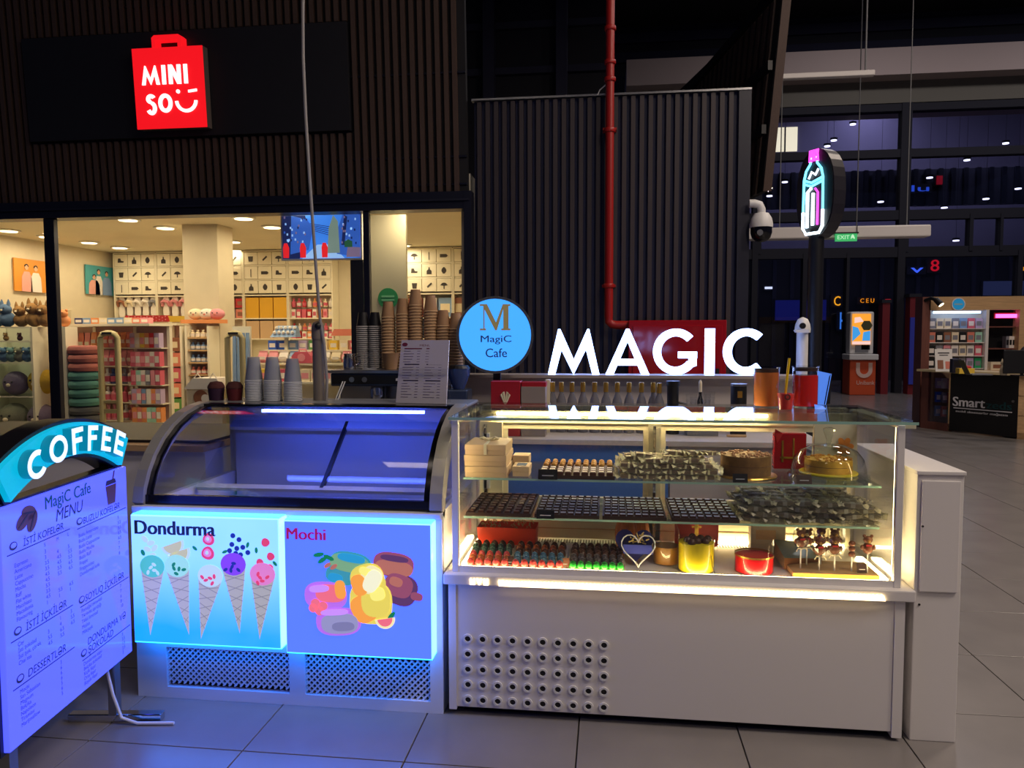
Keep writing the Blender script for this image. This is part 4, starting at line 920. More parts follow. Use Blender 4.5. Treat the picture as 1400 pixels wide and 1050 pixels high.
MB().prism([(p.x, p.y) for p in top], 0.035, Matrix.Translation((0, 0, KZ-0.03))).build('worktop', M('worktop', (214, 196, 156), .4), kc)
KM = plane_mat(B_, (C_-B_), (0, 0, 1)); KW = (C_-B_).length
M('print_white', (210, 208, 214), .5); M('print_teal', (10, 58, 64), .5)
lettering(kc, 'Smart', KM, KW*0.05, 0.40, KW*0.48, 0.14, 'print_white', 0.004, bold=0.035)
lettering(kc, 'zeds', KM, KW*0.55, 0.40, KW*0.36, 0.11, 'print_teal', 0.004, bold=0.03)
MB().prism([(KW*.06, .365), (KW*.92, .365), (KW*.92, .378), (KW*.06, .378)], .004, KM).build('underline', 'print_white', kc)
lettering(kc, 'mobil aksesuarlar mağazası', KM, KW*0.10, 0.30, KW*0.76, 0.045, 'print_white', 0.004)
MB().ring(0.018, 0.001, 0.01, KM @ Matrix.Translation((KW*0.93, 0.53, 0)), 10).build('lock', 'steel', kc)
for i in range(9):                                            # goods inside the side display
    p = A_+(B_-A_)*(0.4+0.22*(i % 3))+Vector((.13, .10, 0.2+0.22*(i//3)))
    pack('box', ['pk_blue', 'pk_salmon', 'pk_green', 'pk_royal', 'pk_grey', 'pk_red', 'pk_lav', 'pk_white', 'pk_pink'][i], p, 0.1, 0.16, 0.05, '%s boxed accessory in the dark glass end of the kiosk counter' % ['pale blue', 'salmon', 'green', 'royal blue', 'grey', 'red', 'lavender', 'white', 'pink'][i], 'boxed accessories in the kiosk end', print_m='pk_white')
for i, (z, c) in enumerate(((0.09, 'pk_green2'), (0.36, 'pk_white'), (0.64, 'pk_green2'))):
    M('pk_green2', (40, 160, 100), .4)
    for k2 in range(2):
        p = C_+(D_-C_)*(0.10+0.12*k2)+Vector((0.03, .14, z))
        pack('box', c, p, 0.18, 0.2, 0.1, '%s boxed headset on the kiosk front shelf, %s, %s' % ('green' if c != 'pk_white' else 'white', ['bottom', 'middle', 'top'][i], ['nearer the black panel', 'further out'][k2]), 'boxed headsets', print_m='black')
# back wall of the kiosk
BY = 13.3
kb = thing('kiosk_back_wall', 'wooden kiosk back wall with white shelves and a beige header', 'kiosk', (6.3, BY, 0))
xa, xb = ay(1268, 450, BY).x, 8.2
z_h0, z_h1 = ay(1300, 424, BY).z, ay(1300, 406, BY).z
MB().box(xa-0.02, xb, BY-0.1, BY+0.1, z_h0, z_h1).build('header', 'wood_light', kb)
MB().box(ay(1257, 450, BY).x, xa, BY-0.1, BY+0.2, 0, z_h1).build('post', 'wood_red', kb)
xm0, xm1 = ay(1343, 450, BY).x, ay(1347, 450, BY).x
MB().box(xm0, xm1, BY-0.12, BY+0.1, 0.3, z_h0).build('divider', 'white_panel', kb)
xe0 = ay(1389, 450, BY).x
MB().box(xe0, xe0+0.1, BY-0.1, BY+0.1, 0.3, z_h0).build('divider', 'wood_light', kb)
MB().box(xa, xm0, BY+0.05, BY+0.09, 0, z_h0).build('back_panel', 'shelf_white', kb)
MB().box(xm1, xb, BY+0.35, BY+0.4, 0, z_h0).build('back_panel', 'black', kb)
for py in (449, 468, 486, 503): MB().box(xa, xm0, BY-0.08, BY+0.06, ay(1300, py, BY).z-0.012, ay(1300, py, BY).z).build('shelf', 'white_panel', kb)
for py in (446, 476): MB().box(xm1, xe0, BY-0.0, BY+0.36, ay(1370, py, BY).z-0.02, ay(1370, py, BY).z).build('shelf', 'wood_red', kb)
for i in range(30): pass
kcol = ['pk_grey', 'pk_cream', 'pk_cream', 'pk_grey', 'pk_blue', 'pk_rose', 'pk_lav', 'pk_salmon', 'black', 'pk_brown', 'pk_cream', 'black', 'pk_salmon', 'pk_mint', 'black', 'pk_grey', 'pk_pink', 'pk_white', 'pk_cream', 'pk_white', 'pk_rose', 'black', 'pk_white', 'pk_grey', 'pk_navy', 'pk_grey', 'pk_lav', 'pk_green2', 'pk_navy', 'pk_white']
cn = {'pk_grey': 'grey', 'pk_cream': 'cream', 'pk_blue': 'pale blue', 'pk_rose': 'rose', 'pk_lav': 'lavender', 'pk_salmon': 'salmon', 'black': 'black', 'pk_brown': 'brown', 'pk_mint': 'mint', 'pk_pink': 'pink', 'pk_white': 'white', 'pk_navy': 'navy', 'pk_green2': 'green'}
for r, py in enumerate((449, 468, 486, 503)):
    for i in range(7):
        c = kcol[(r*7+i) % 30]; x = xa+0.06+i*(xm0-xa-0.10)/6.2
        pack('box', c, (x, BY-0.02, ay(1300, py, BY).z), 0.105, 0.165, 0.02, '%s phone case pack, %s shelf of the kiosk, %s from the post' % (cn[c], ['top', 'second', 'third', 'lowest'][r], ['first', 'second', 'third', 'fourth', 'fifth', 'sixth', 'seventh'][i]), 'phone case packs', print_m='pk_white' if c in ('black', 'pk_rose', 'pk_navy', 'pk_grey') else 'pk_grey')
# LED strip, spot lamp, round sign
ls = thing('led_strip', 'blue white LED strip glowing under the kiosk header', 'lamp', (xa, BY-0.1, z_h0))
glow('led_blue', (170, 200, 255), 4.0)
MB().box(xa+0.05, xm0-0.08, BY-0.11, BY-0.07, z_h0-0.055, z_h0-0.02).build('tube', 'led_blue', ls); MB().box(xa+0.03, xm0-0.06, BY-0.12, BY-0.06, z_h0-0.02, z_h0-0.002).build('holder', 'white_panel', ls)
ps_ = ay(1362, 432, BY); l2 = thing('pink_led_strip', 'pink glowing LED strip in the dark kiosk bay', 'lamp', ps_)
glow('led_pink', (255, 110, 220), 1.8)
MB().box(ps_.x, ps_.x+0.3, BY-0.02, BY+0.02, ps_.z-0.03, ps_.z+0.03).build('tube', 'led_pink', l2); MB().box(ps_.x-0.02, ps_.x+0.32, BY+0.02, BY+0.05, ps_.z-0.04, ps_.z+0.05).build('holder', 'pk_red', l2)
q = ay(1275, 412, BY-0.25); sl = thing('spot_lamp', 'small black spot lamp on the kiosk header', 'lamp', (q.x, BY-0.1, q.z))
MB().tube([(q.x-0.05, BY-0.1, q.z+0.02), (q.x, BY-0.2, q.z+0.05), (q.x+0.06, BY-0.28, q.z+0.02)], 0.03, 10).build('arm', 'black', sl, smooth=True)
MB().cyl((q.x+0.04, BY-0.27, q.z+0.03), (q.x+0.10, BY-0.33, q.z-0.06), 0.045, 0.05).build('head', 'black', sl); MB().cyl((q.x+0.099, BY-0.329, q.z-0.058), (q.x+0.102, BY-0.332, q.z-0.063), 0.042).build('bulb', 'lamp_warm', sl)
q = ay(1310, 416, BY-0.11); rs = thing('round_badge', 'round blue badge sign on the kiosk header', 'sign', (q.x, BY-0.11, q.z-0.08))
RM = FRONT((q.x, BY-0.105, q.z)); glow('badge_blue', (30, 130, 180), 0.5)
MB().ring(0.105, 0.09, 0.02, RM, 24).build('rim', 'white_panel', rs); MB().ring(0.09, 0.001, 0.015, RM, 24).build('face', 'badge_blue', rs)
MB().prism([(-.06, -.012), (.06, -.012), (.06, .014), (-.06, .014)], .004, RM, .015).build('printed_line', M('badge_print', (150, 200, 220), .5), rs)
# things on the kiosk worktop
kz = KZ+0.005
def on_k(px, py): return az(px, py, kz)
q = on_k(1291, 508); st_ = thing('price_stand', 'white price list stand on the kiosk worktop', 'sign', q)
MB().add([(-.12, 0, 0), (.12, 0, 0), (.12, .06, .33), (-.12, .06, .33), (-.12, .01, 0), (.12, .01, 0), (.12, .07, .33), (-.12, .07, .33)], [(0, 1, 2, 3), (7, 6, 5, 4), (0, 4, 5, 1), (1, 5, 6, 2), (2, 6, 7, 3), (3, 7, 4, 0)]).build('card', 'white', st_, local=True)
TM_ = Matrix.Rotation(-math.atan2(.06, .33), 4, 'X') @ FRONT((0, -0.002, 0))
for i, (x0, x1, z0, z1, m) in enumerate(((-.08, .08, .27, .285, 'dark_text'), (-.06, .06, .24, .25, 'dark_text'), (-.09, -.01, .04, .17, 'pk_brown'), (.02, .09, .04, .15, 'pk_salmon'))):
    MB().prism([(x0, z0), (x1, z0), (x1, z1), (x0, z1)], .003, TM_).build('print', m, st_, local=True)
q = on_k(1308, 510); pn = thing('card_reader', 'dark card reader box on the kiosk worktop', 'card reader', q)
MB().box(-.06, .06, 0, .10, 0, .2).build('body', 'navy', pn, local=True, bev=.01); MB().box(-.04, .04, -.004, 0, .1, .17).build('screen', 'black', pn, local=True)
q = on_k(1322, 511); tb_ = thing('tissue_box', 'yellow box with a red top on the kiosk worktop', 'box', q)
MB().box(-.10, .10, 0, .12, 0, .075).build('body', 'pk_yellow', tb_, local=True); MB().ball((.02, .06, .085), .06, (1.1, .7, .5), 10, 6).build('tissue', 'pk_red', tb_, local=True)
q = on_k(1340, 513); lt = thing('open_laptop', 'dark open laptop on the kiosk worktop', 'laptop', q)
MB().box(-.10, .16, 0, .2, 0, .015).build('keyboard', 'grey_plastic', lt, local=True)
MB().add([(-.12, 0, .01), (-.11, .19, .01), (-.20, .19, .2), (-.21, 0, .2), (-.125, 0, .01), (-.115, .19, .01), (-.205, .19, .2), (-.215, 0, .2)], [(0, 1, 2, 3), (7, 6, 5, 4), (0, 4, 5, 1), (1, 5, 6, 2), (2, 6, 7, 3), (3, 7, 4, 0)]).build('lid', 'olive', lt, local=True)
q = on_k(1393, 514); mo = thing('monitor', 'black monitor back at the edge of the kiosk worktop', 'monitor', q)
MB().box(-.19, .30, 0, .03, .03, .34).build('panel', 'black', mo, local=True, bev=.008); MB().cyl((.05, .03, 0), (.05, .03, .12), .02).build('neck', 'black', mo, local=True); MB().box(-.05, .15, -.02, .12, 0, .012).build('foot', 'black', mo, local=True)
q = on_k(1372, 513); mg = thing('small_figurine', 'small pale cat shaped figure on the kiosk worktop', 'figurine', q)
MB().lathe([(.04, 0), (.05, .05), (.035, .12), (.02, .14)], n=12).build('body', 'pk_cream', mg, local=True, smooth=True); MB().ball((0, 0, .165), .04, n=10, m=8).build('head', 'pk_cream', mg, local=True, smooth=True)
for s in (-1, 1): MB().lathe([(.014, 0), (.002, .03)], (s*.022, 0, .195), 6).build('ear', 'pk_cream', mg, local=True)
for i in range(4):
    x = ay(1377+i*4.2, 470, BY+.05).x
    pack('box', ['pk_grey', 'pk_white', 'pk_white', 'pk_grey'][i], (x, BY+.1, ay(1377, 476, BY).z+.002), .045, .19, .12, 'slim dark or white box standing in the dark kiosk bay', 'slim kiosk boxes', print_m='black')
q = ay(1358, 505, BY-.05); pack('box', 'pk_cream', (q.x, BY-.15, KZ-.02), .24, .13, .15, 'cream carton on the kiosk back ledge beside the divider', 'kiosk carton', print_m='pk_brown')
MB_ = tag(MB().box(xa, xb, BY-.30, BY-.13, 0, KZ-.02).build('kiosk_back_ledge', 'wood_light'), 'wooden ledge along the foot of the kiosk back wall', 'ledge')

# seated shop assistant, mostly behind the monitor
def skinned(name, joints, edges, mat, parent, loc, sub=2):
    me = bpy.data.meshes.new(name); me.from_pydata([j[:3] for j in joints], edges, []); o = bpy.data.objects.new(name, me); COL.objects.link(o)
    o.parent = parent; o.location = loc
    me.materials.append(MATS[mat] if isinstance(mat, str) else mat)
    sk = o.modifiers.new('skin', 'SKIN'); sd = o.modifiers.new('sub', 'SUBSURF'); sd.levels = sd.render_levels = sub; sk.use_smooth_shade = True
    for i, j in enumerate(joints): me.skin_vertices[0].data[i].radius = (j[3], j[4] if len(j) > 4 else j[3])
    me.skin_vertices[0].data[0].use_root = True
    return o
q = ay(1400, 487, 12.5)
M('skin', (206, 160, 130), .55); M('hair', (36, 28, 26), .6); M('shirt_dark', (40, 40, 48), .8)
pe = thing('person', 'dark haired person in a dark top sitting behind the kiosk monitor', 'person', (q.x+.03, 12.5, 0))
J = [(0, 0, .50, .15, .12), (0, -.02, .72, .14, .10), (0, -.03, .90, .15, .10), (0, -.03, 1.00, .06, .06), (0, -.04, 1.06, .05), (.17, -.03, .95, .055), (.22, -.10, .72, .045), (.12, -.30, .95, .035), (.07, -.38, .97, .03), (-.17, -.03, .95, .055), (-.22, -.10, .72, .045), (-.12, -.30, .95, .035), (-.07, -.38, .97, .03), (.10, -.05, .47, .085), (.12, -.42, .47, .06), (.12, -.42, .08, .045), (.12, -.52, .04, .035), (-.10, -.05, .47, .085), (-.12, -.42, .47, .06), (-.12, -.42, .08, .045), (-.12, -.52, .04, .035)]
Eg = [(0, 1), (1, 2), (2, 3), (3, 4), (2, 5), (5, 6), (6, 7), (7, 8), (2, 9), (9, 10), (10, 11), (11, 12), (0, 13), (13, 14), (14, 15), (15, 16), (0, 17), (17, 18), (18, 19), (19, 20)]
skinned('body', J, Eg, 'shirt_dark', pe, (0, 0, 0))
hd_ = MB(); hd_.ball((0, -.05, 1.17), .10, (.82, .95, 1.15), 16, 12); hd_.lathe([(.018, 0), (.006, .035)], mat=Matrix.Translation((0, -.155, 1.15)) @ Matrix.Rotation(-.3, 4, 'X'), n=8)
hd_.build('head', 'skin', pe, local=True, smooth=True)
MB().ball((0, -.025, 1.195), .11, (.88, .98, 1.05), 16, 12).build('hair', 'hair', pe, local=True, smooth=True)
for s in (-1, 1): MB().ball((s*.032, -.138, 1.175), .011, n=8, m=6).build('eye', 'dark_text', pe, local=True)
MB().ball((0, -.142, 1.105), .018, (1.4, .5, .5), 8, 6).build('mouth', 'pk_rose', pe, local=True)
sto = thing('stool', 'dark stool under the seated person at the kiosk', 'stool', (q.x+.03, 12.55, 0)); MB().lathe([(.17, .31), (.18, .33), (.17, .35)], n=18).build('seat', 'black', sto, local=True); MB().cyl((0, 0, .02), (0, 0, .31), .03).build('column', 'steel', sto, local=True); MB().lathe([(.2, 0), (.18, .03)], n=18).build('base', 'steel', sto, local=True)

# ------------------------------------------------------------------ bottle neon sign on a post, white ventilation post
NY = 5.2
nb = ay(1113, 470, NY)
ns = thing('neon_bottle_sign', 'oval black sign with a cyan and pink neon bottle on a dark post', 'sign', (nb.x+0.02, NY, 0))
zlo, zhi = ay(1113, 326, NY).z, ay(1120, 204, NY).z
PM_ = Matrix.Translation((nb.x+0.02, NY, 0)) @ Matrix.Rotation(math.radians(-58), 4, 'Z')     # sign's own frame: x across, -y out of its face
MB().cyl((nb.x, NY, 0), (nb.x, NY, zlo+0.05), 0.047, n=18).build('post', 'black', ns, smooth=True)
MB().lathe([(.16, 0), (.16, .02), (.06, .03)], (nb.x, NY, 0), 20).build('base', 'black', ns)
hh = zhi-zlo; ow = 0.155
def oval(sx, sz, n=28): return [(sx*math.cos(2*PI*k/n)*(1 if math.sin(2*PI*k/n) < 0 else 1), hh/2+sz*math.copysign(abs(math.sin(2*PI*k/n))**0.8, math.sin(2*PI*k/n))) for k in range(n)]
FM2 = PM_ @ FRONT((0, 0.05, zlo))
MB().prism(oval(ow, hh/2), 0.10, FM2).build('housing', M('sign_black', (34, 32, 40), .4), ns)
MB().prism(oval(ow*0.96, hh/2*0.97), 0.004, FM2, 0.10).build('face', 'black', ns)
glow('neon_cyan', (110, 220, 255), 2.2); glow('neon_pink', (255, 70, 230), 2.0); glow('neon_white', (225, 245, 255), 3.2)
def neon(pts, m, r=0.008): MB().tube([FM2 @ Vector((p[0]*ow, p[1]*hh, 0.115)) for p in pts], r, 8).build('neon_tube', m, ns, smooth=True)
neon([(-.52, .30), (-.50, .66), (-.40, .76), (-.18, .83), (-.16, .90)], 'neon_cyan'); neon([(.52, .30), (.50, .66), (.40, .76), (.18, .83), (.16, .90)], 'neon_cyan')
neon([(-.52, .30), (-.52, .12), (-.35, .05), (.35, .05), (.52, .12), (.52, .30)], 'neon_white', .010)
neon([(-.18, .85), (-.18, .97), (.18, .97), (.18, .85)], 'neon_pink', .012); neon([(0, .86), (0, .96)], 'neon_pink', .012)
neon([(-.5, .62), (-.1, .58), (.5, .62)], 'neon_cyan'); neon([(-.5, .66), (-.1, .62), (.5, .66)], 'neon_cyan')
neon([(-.3, .12), (-.3, .52), (-.1, .56)], 'neon_white', .010); neon([(0, .14), (0, .50)], 'neon_white', .010); neon([(.25, .14), (.25, .50), (.1, .55)], 'neon_pink', .007)
neon([(-.25, .67), (-.1, .74), (.1, .70), (.25, .76)], 'neon_white', .007)
a, b = ay(1086, 500, 4.75), ay(1103, 434, 4.75)
vp = thing('ventilation_post', 'white capped post standing in front of the dark sign post', 'post', ((a.x+b.x)/2, 4.75, 0))
xc_ = (a.x+b.x)/2+0.01; r_ = 0.033; zt2 = b.z
MB().cyl((xc_, 4.75, 0), (xc_, 4.75, zt2-0.09), r_, n=18).build('post', 'white_plastic', vp, smooth=True)
MB().lathe([(.044, 0), (.046, .02), (.042, .05), (.028, .08), (.004, .092)], (xc_, 4.75, zt2-0.09), 18).build('cap', 'white_plastic', vp, smooth=True)
MB().prism([(-.05, 0), (.02, 0), (.02, .02), (-.06, .015)], .04, FRONT((xc_, 4.72, zt2-.09))).build('visor', 'white_plastic', vp)
MB().ring(0.018, 0.001, 0.012, FRONT((xc_-.01, 4.715, zt2-.05)), 16).build('opening', 'black', vp)
# ------------------------------------------------------------------ standing menu light box with the COFFEE arch
LB = az(14, 1030, 0.25); RB = az(181, 890, 0.25); LB.z = RB.z = 0.0
MD = (RB-LB).normalized(); MW = (RB-LB).length; MN = Vector((MD.y, -MD.x, 0))
MP = plane_mat(LB, MD, (0, 0, 1))                               # x = u along the board, y = height, z = out of the face
ms = thing('menu_stand', 'tall backlit menu board on metal feet with a glowing COFFEE arch', 'menu sign', LB+MD*(MW/2))
glowl('menu_face', (.10, .135, 2.0), (80, 85, 100), 0.10); M('board_black', (16, 16, 22), .4)
T0, T1 = 0.25, 0.985
MB().prism([(-.012, T0-.01), (MW+.006, T0-.01), (MW+.006, T1+.006), (-.012, T1+.006)], .055, MP, -.075).build('case', 'board_black', ms)
MB().prism([(0, T0), (MW, T0), (MW, T1), (0, T1)], .02, MP, -.02).build('face', 'menu_face', ms, bev=.003)
def mtext(s, u, z, size, m='menu_ink', shear=0, bold=0, align='LEFT', name='menu_text'):
    mb = MB()
    for q in ((-1, 1) if bold else (0,)): mb.mesh(text(s, size, 0, 0, align, shear), MP @ Matrix.Translation((u+q*bold*size, z, .0012+.0002*q)))
    mb.build(name, m, ms)
M('menu_ink', (52, 44, 92), .5); M('menu_head', (34, 24, 60), .5); M('menu_teal', (20, 96, 120), .5); M('menu_bean', (96, 60, 84), .5)
mtext('MagiC Cafe', .215, .935, .058, 'menu_teal', 0, .012); mtext('MENU', .27, .882, .058, 'menu_head', .2)
def head(s, u, z, u0, u1, size=.036): 
    mtext(s, u, z, size, 'menu_head', .12)
    MB().prism([(u0, z-.010), (u1, z-.010), (u1, z-.0075), (u0, z-.0075)], .0012, MP, .0005).build('rule', 'menu_head', ms)
head('İSTİ KOFELƏR', .10, .848, .025, .35, .033); head('BUZLU KOFELƏR', .43, .835, .395, .73, .033)
head('SOYUQ İÇKİLƏR', .425, .560, .395, .73, .035); head('İSTİ İÇKİLƏR', .095, .585, .025, .35, .035)
head('DESSERTLƏR', .095, .438, .025, .35, .036); mtext('DONDURMA VƏ', .43, .402, .036, 'menu_head', .12); head('ŞOKOLAD', .43, .370, .395, .73, .036)
its = [('Espresso', '3', '', ''), ('Americano', '3', '4', '5'), ('Latte', '3.5', '4.5', '5.5'), ('Cappuccino', '3.5', '4.5', '5.5'), ('Mocha', '4.5', '5.5', '6.5'), ('Raff', '4.5', '5.5', '6.5'), ('Flat white', '5.5', '', ''), ('Macchiato', '3.5', '', ''), ('Macadamia', '4.5', '5.5', '6.5'), ('Flavouring', '1', '1', '1')]
for i, (u, t) in enumerate(((.205, 'S'), (.272, 'M'), (.335, 'L'))): mtext(t, u, .818, .017)
for i, r in enumerate(its):
    z = .795-i*.0185; mtext(r[0], .055, z, .0185)
    for u, t in zip((.205, .272, .335), r[1:]):
        if t: mtext(t, u, z, .0185, 'menu_head')
for i, (n, p) in enumerate((('Buzlu Americano', '5'), ('Buzlu Latte', '5.5'), ('Buzlu Cappuccino', '5.5'), ('Buzlu Mocha', '6.5'), ('Buzlu Raff', '6.5'), ('Frappe', '7'), ('Frappuccino', '7'), ('Dondurmalı kofe', '8'))):
    mtext(n, .40, .795-i*.0195, .0185); mtext(p, .665, .795-i*.0195, .0185, 'menu_head')
for i, (n, p) in enumerate((('Portağal təravətli', '7'), ('Tərəvəz qarışığı', '7'), ('Təbii limonad', '6'), ('Mojito', '8'), ('Milkşeyk', '10'))):
    mtext(n, .40, .530-i*.0195, .0185); mtext(p, .665, .530-i*.0195, .0185, 'menu_head')
for i, r in enumerate((('Çay', '', '1', '3'), ('İsti şokolad', '3', '4', '5.5'), ('İsti şok. çörək', '5.5', '6.5', '6.5'), ('Chai tea', '4.5', '5.5', ''))):
    mtext(r[0], .055, .552-i*.0195, .0185)
    for u, t in zip((.205, .272, .335), r[1:]):
        if t: mtext(t, u, .552-i*.0195, .0185, 'menu_head')
for i, (n, p) in enumerate((('Mochi', '3'), ('San Sebastian', '6'), ('Magnum', '6'), ('Belçika', '6'), ('Napoleon', '5'), ('Tiramisu', '6'), ('Marşmallow', '5'))):
    mtext(n, .055, .405-i*.0175, .0185); mtext(p, .265, .405-i*.0175, .0185, 'menu_head')
for i, (n, p) in enumerate((('Dondurma topu', '3'), ('Belçika şokolad', '3.5'), ('Kiçik fiqur', '1.5'), ('Orta fiqur', '2.5'), ('Böyük fiqur', '3'))):
    mtext(n, .40, .340-i*.0175, .0185); mtext(p, .665, .340-i*.0175, .0185, 'menu_head')
def ell(cx, cy, rx, ry, rot=0, n=20):
    c, s = math.cos(rot), math.sin(rot)
    return [(cx+rx*math.cos(2*PI*k/n)*c-ry*math.sin(2*PI*k/n)*s, cy+rx*math.cos(2*PI*k/n)*s+ry*math.sin(2*PI*k/n)*c) for k in range(n)]
for cx, cy, r in ((.105, .925, .5), (.135, .945, -.2), (.15, .915, 1.0)):
    MB().prism(ell(cx, cy, .036, .022, r), .0012, MP, .0005).build('bean_print', 'menu_bean', ms)
    MB().prism(ell(cx, cy, .030, .003, r+.1), .0006, MP, .0017).build('bean_crease', 'menu_head', ms)
MB().prism([(.60, .865), (.65, .865), (.662, .935), (.588, .935)], .0012, MP, .0005).build('cup_print', 'menu_bean', ms)
MB().prism([(.588, .938), (.662, .938), (.655, .955), (.595, .955)], .0012, MP, .0005).build('lid_print', 'menu_ink', ms)
MB().prism([(.636, .955), (.644, .955), (.656, .985), (.648, .985)], .0012, MP, .0005).build('straw_print', 'menu_bean', ms)
for u, z in ((.055, .862), (.41, .85), (.405, .575), (.058, .60), (.06, .452), (.405, .385)):
    MB().prism(ell(u, z, .018, .013), .0008, MP, .0005).build('cup_mark', 'menu_ink', ms)
    MB().prism(ell(u, z+.002, .013, .008), .0006, MP, .0014).build('cup_mark_inside', 'menu_face', ms)
# arch
AR = 0.765; ac = MW/2+.005; az0 = 1.195-AR
half = math.asin((MW/2+.012)/AR)
glowl('arch_cyan', (.0, .40, .62), (20, 120, 140), .3); glowl('arch_side', (.0, .16, .26), (20, 90, 110), .4); glowl('arch_letter', (.62, .80, 1.1), (230, 235, 240), .3)
APM = MP @ Matrix.Translation((ac, az0, 0))
a0_, a1_ = PI/2-half, PI/2+half
MB().ring(AR+.012, AR-.122, .085, APM, 40, a0_-.01, a1_+.01, -.10).build('arch_case', 'board_black', ms)
MB().ring(AR, AR-.11, .02, APM, 40, a0_, a1_, -.016).build('arch_face', 'arch_cyan', ms)
lets = 'COFFEE'; wds = [.088, .098, .066, .062, .064, .066]; gap = .030
tot = sum(wds)+gap*5; pos = -tot/2-.0
for ch, wd in zip(lets, wds):
    mid = pos+wd/2; pos += wd+gap; th = mid/(AR-.055)
    lm = APM @ Matrix.Rotation(-th, 4, 'Z') @ Matrix.Translation((-wd/2, AR-.10, 0))
    side = MB(); glyph_mb(side, ch, wd, .088, .017, lm, .030, .004); lo_ = side.build('letter', 'arch_side', ms); fc_ = MB(); glyph_mb(fc_, ch, wd, .088, .017, lm, .002, .034); fc_.build('letter_face', 'arch_letter', lo_)
for u in (.06, MW-.06):                                        # uprights between board and arch, legs and feet
    MB().prism([(u-.012, T1), (u+.012, T1), (u+.012, az0+math.sqrt((AR-.12)**2-(u-ac)**2)), (u-.012, az0+math.sqrt((AR-.12)**2-(u-ac)**2))], .03, MP, -.06).build('arch_support', 'board_black', ms)
    MB().prism([(u-.02, .03), (u+.02, .03), (u+.02, T0), (u-.02, T0)], .03, MP, -.06).build('leg', 'steel', ms)
    p = LB+MD*u
    MB().prism([(u-.02, 0), (u+.02, 0), (u+.02, .032), (u-.02, .032)], .36, MP, -.22).build('foot', 'chrome', ms, bev=.004)
# cable lying under the board
cb = [LB+MD*(MW-.10)+MN*o+Vector((0, 0, z)) for o, z in ((-.05, .22), (-.03, .12), (.0, .03), (.06, .008), (.14, .008), (.20, .008))]
tag(MB().tube(cb, .006, 8).build('power_cable', 'white_plastic', smooth=True), 'pale power cable curling under the menu board foot', 'cable')
tag(MB().tube([LB+MD*.12+MN*.14+Vector((0, 0, .006)), LB+MD*.2+MN*.11+Vector((0, 0, .006)), LB+MD*.27+MN*.13+Vector((0, 0, .006)), LB+MD*.3+MN*.10+Vector((0, 0, .006))], .005, 6).build('dark_cord', 'black', smooth=True), 'short black cord end on the floor below the menu board', 'cord')

# ------------------------------------------------------------------ freezer
FX0, FX1, FFY, FBY = -1.93, -0.640, 2.88, 3.74
M('freezer_white', (222, 224, 232), .35); M('freezer_inner', (206, 210, 226), .4); M('frit', (10, 10, 16), .2)
fz = thing('ice_cream_freezer', 'white display freezer with a curved glass hood and lattice vents', 'freezer', ((FX0+FX1)/2, 3.3, 0))
def fb_(name, m, *b, bev=0.0): return MB().box(*b).build(name, m, fz, bev=bev)
fb_('side_panel', 'freezer_white', FX0, FX0+.03, FFY+.02, FBY, 0.0, .80); fb_('side_panel', 'freezer_white', FX1-.03, FX1, FFY+.02, FBY, 0.0, .80)
fb_('back_panel', 'freezer_white', FX0, FX1, FBY-.03, FBY, 0.0, 1.165)
gr = ((-1.80, -1.272, .058, .212), (-1.206, -.692, .048, .204))
fb_('front_panel', 'freezer_white', FX0, FX1, FFY, FFY+.03, .214, .785)
fb_('front_rail', 'freezer_white', FX0, FX1, FFY, FFY+.03, .0, .046)
for a, b in ((FX0, -1.80), (-1.272, -1.206), (-.692, FX1)): fb_('front_stile', 'freezer_white', a, b, FFY, FFY+.03, .046, .214)
fb_('machine_bay', 'navy', FX0+.03, FX1-.03, FFY+.10, FFY+.13, .02, .30)
for x0, x1, z0, z1 in gr:
    lt_ = MB(); wdt = .0065; pitch = .0245
    def diag(sgn):
        c = x0-(z1-z0)
        while c < x1+(z1-z0):
            pts = []
            for (xx, zz) in ((0, 0), (z1-z0, z1-z0)):
                pts.append((c+xx if sgn > 0 else c+(z1-z0)-xx, z0+zz))
            (xa_, za_), (xb_, zb_) = pts
            def clip(xa_, za_, xb_, zb_):
                t0, t1 = 0.0, 1.0; dx_ = xb_-xa_
                ta, tb2 = (x0-xa_)/dx_, (x1-xa_)/dx_
                if ta > tb2: ta, tb2 = tb2, ta
                return max(t0, ta), min(t1, tb2)
            t0, t1 = clip(xa_, za_, xb_, zb_)
            if t1-t0 > .05:
                p = Vector((xa_+(xb_-xa_)*t0, FFY+(.010 if sgn > 0 else .016), za_+(zb_-za_)*t0)); q = Vector((xa_+(xb_-xa_)*t1, FFY+(.010 if sgn > 0 else .016), za_+(zb_-za_)*t1))
                dv = (q-p).normalized(); nv = Vector((-dv.z, 0, dv.x))*wdt/2
                lt_.sheet(p-nv, q-nv, q+nv, p+nv, .006)
            c += pitch
    diag(1); diag(-1)
    o = lt_.build('lattice', 'freezer_white', fz); o['kind'] = 'stuff'
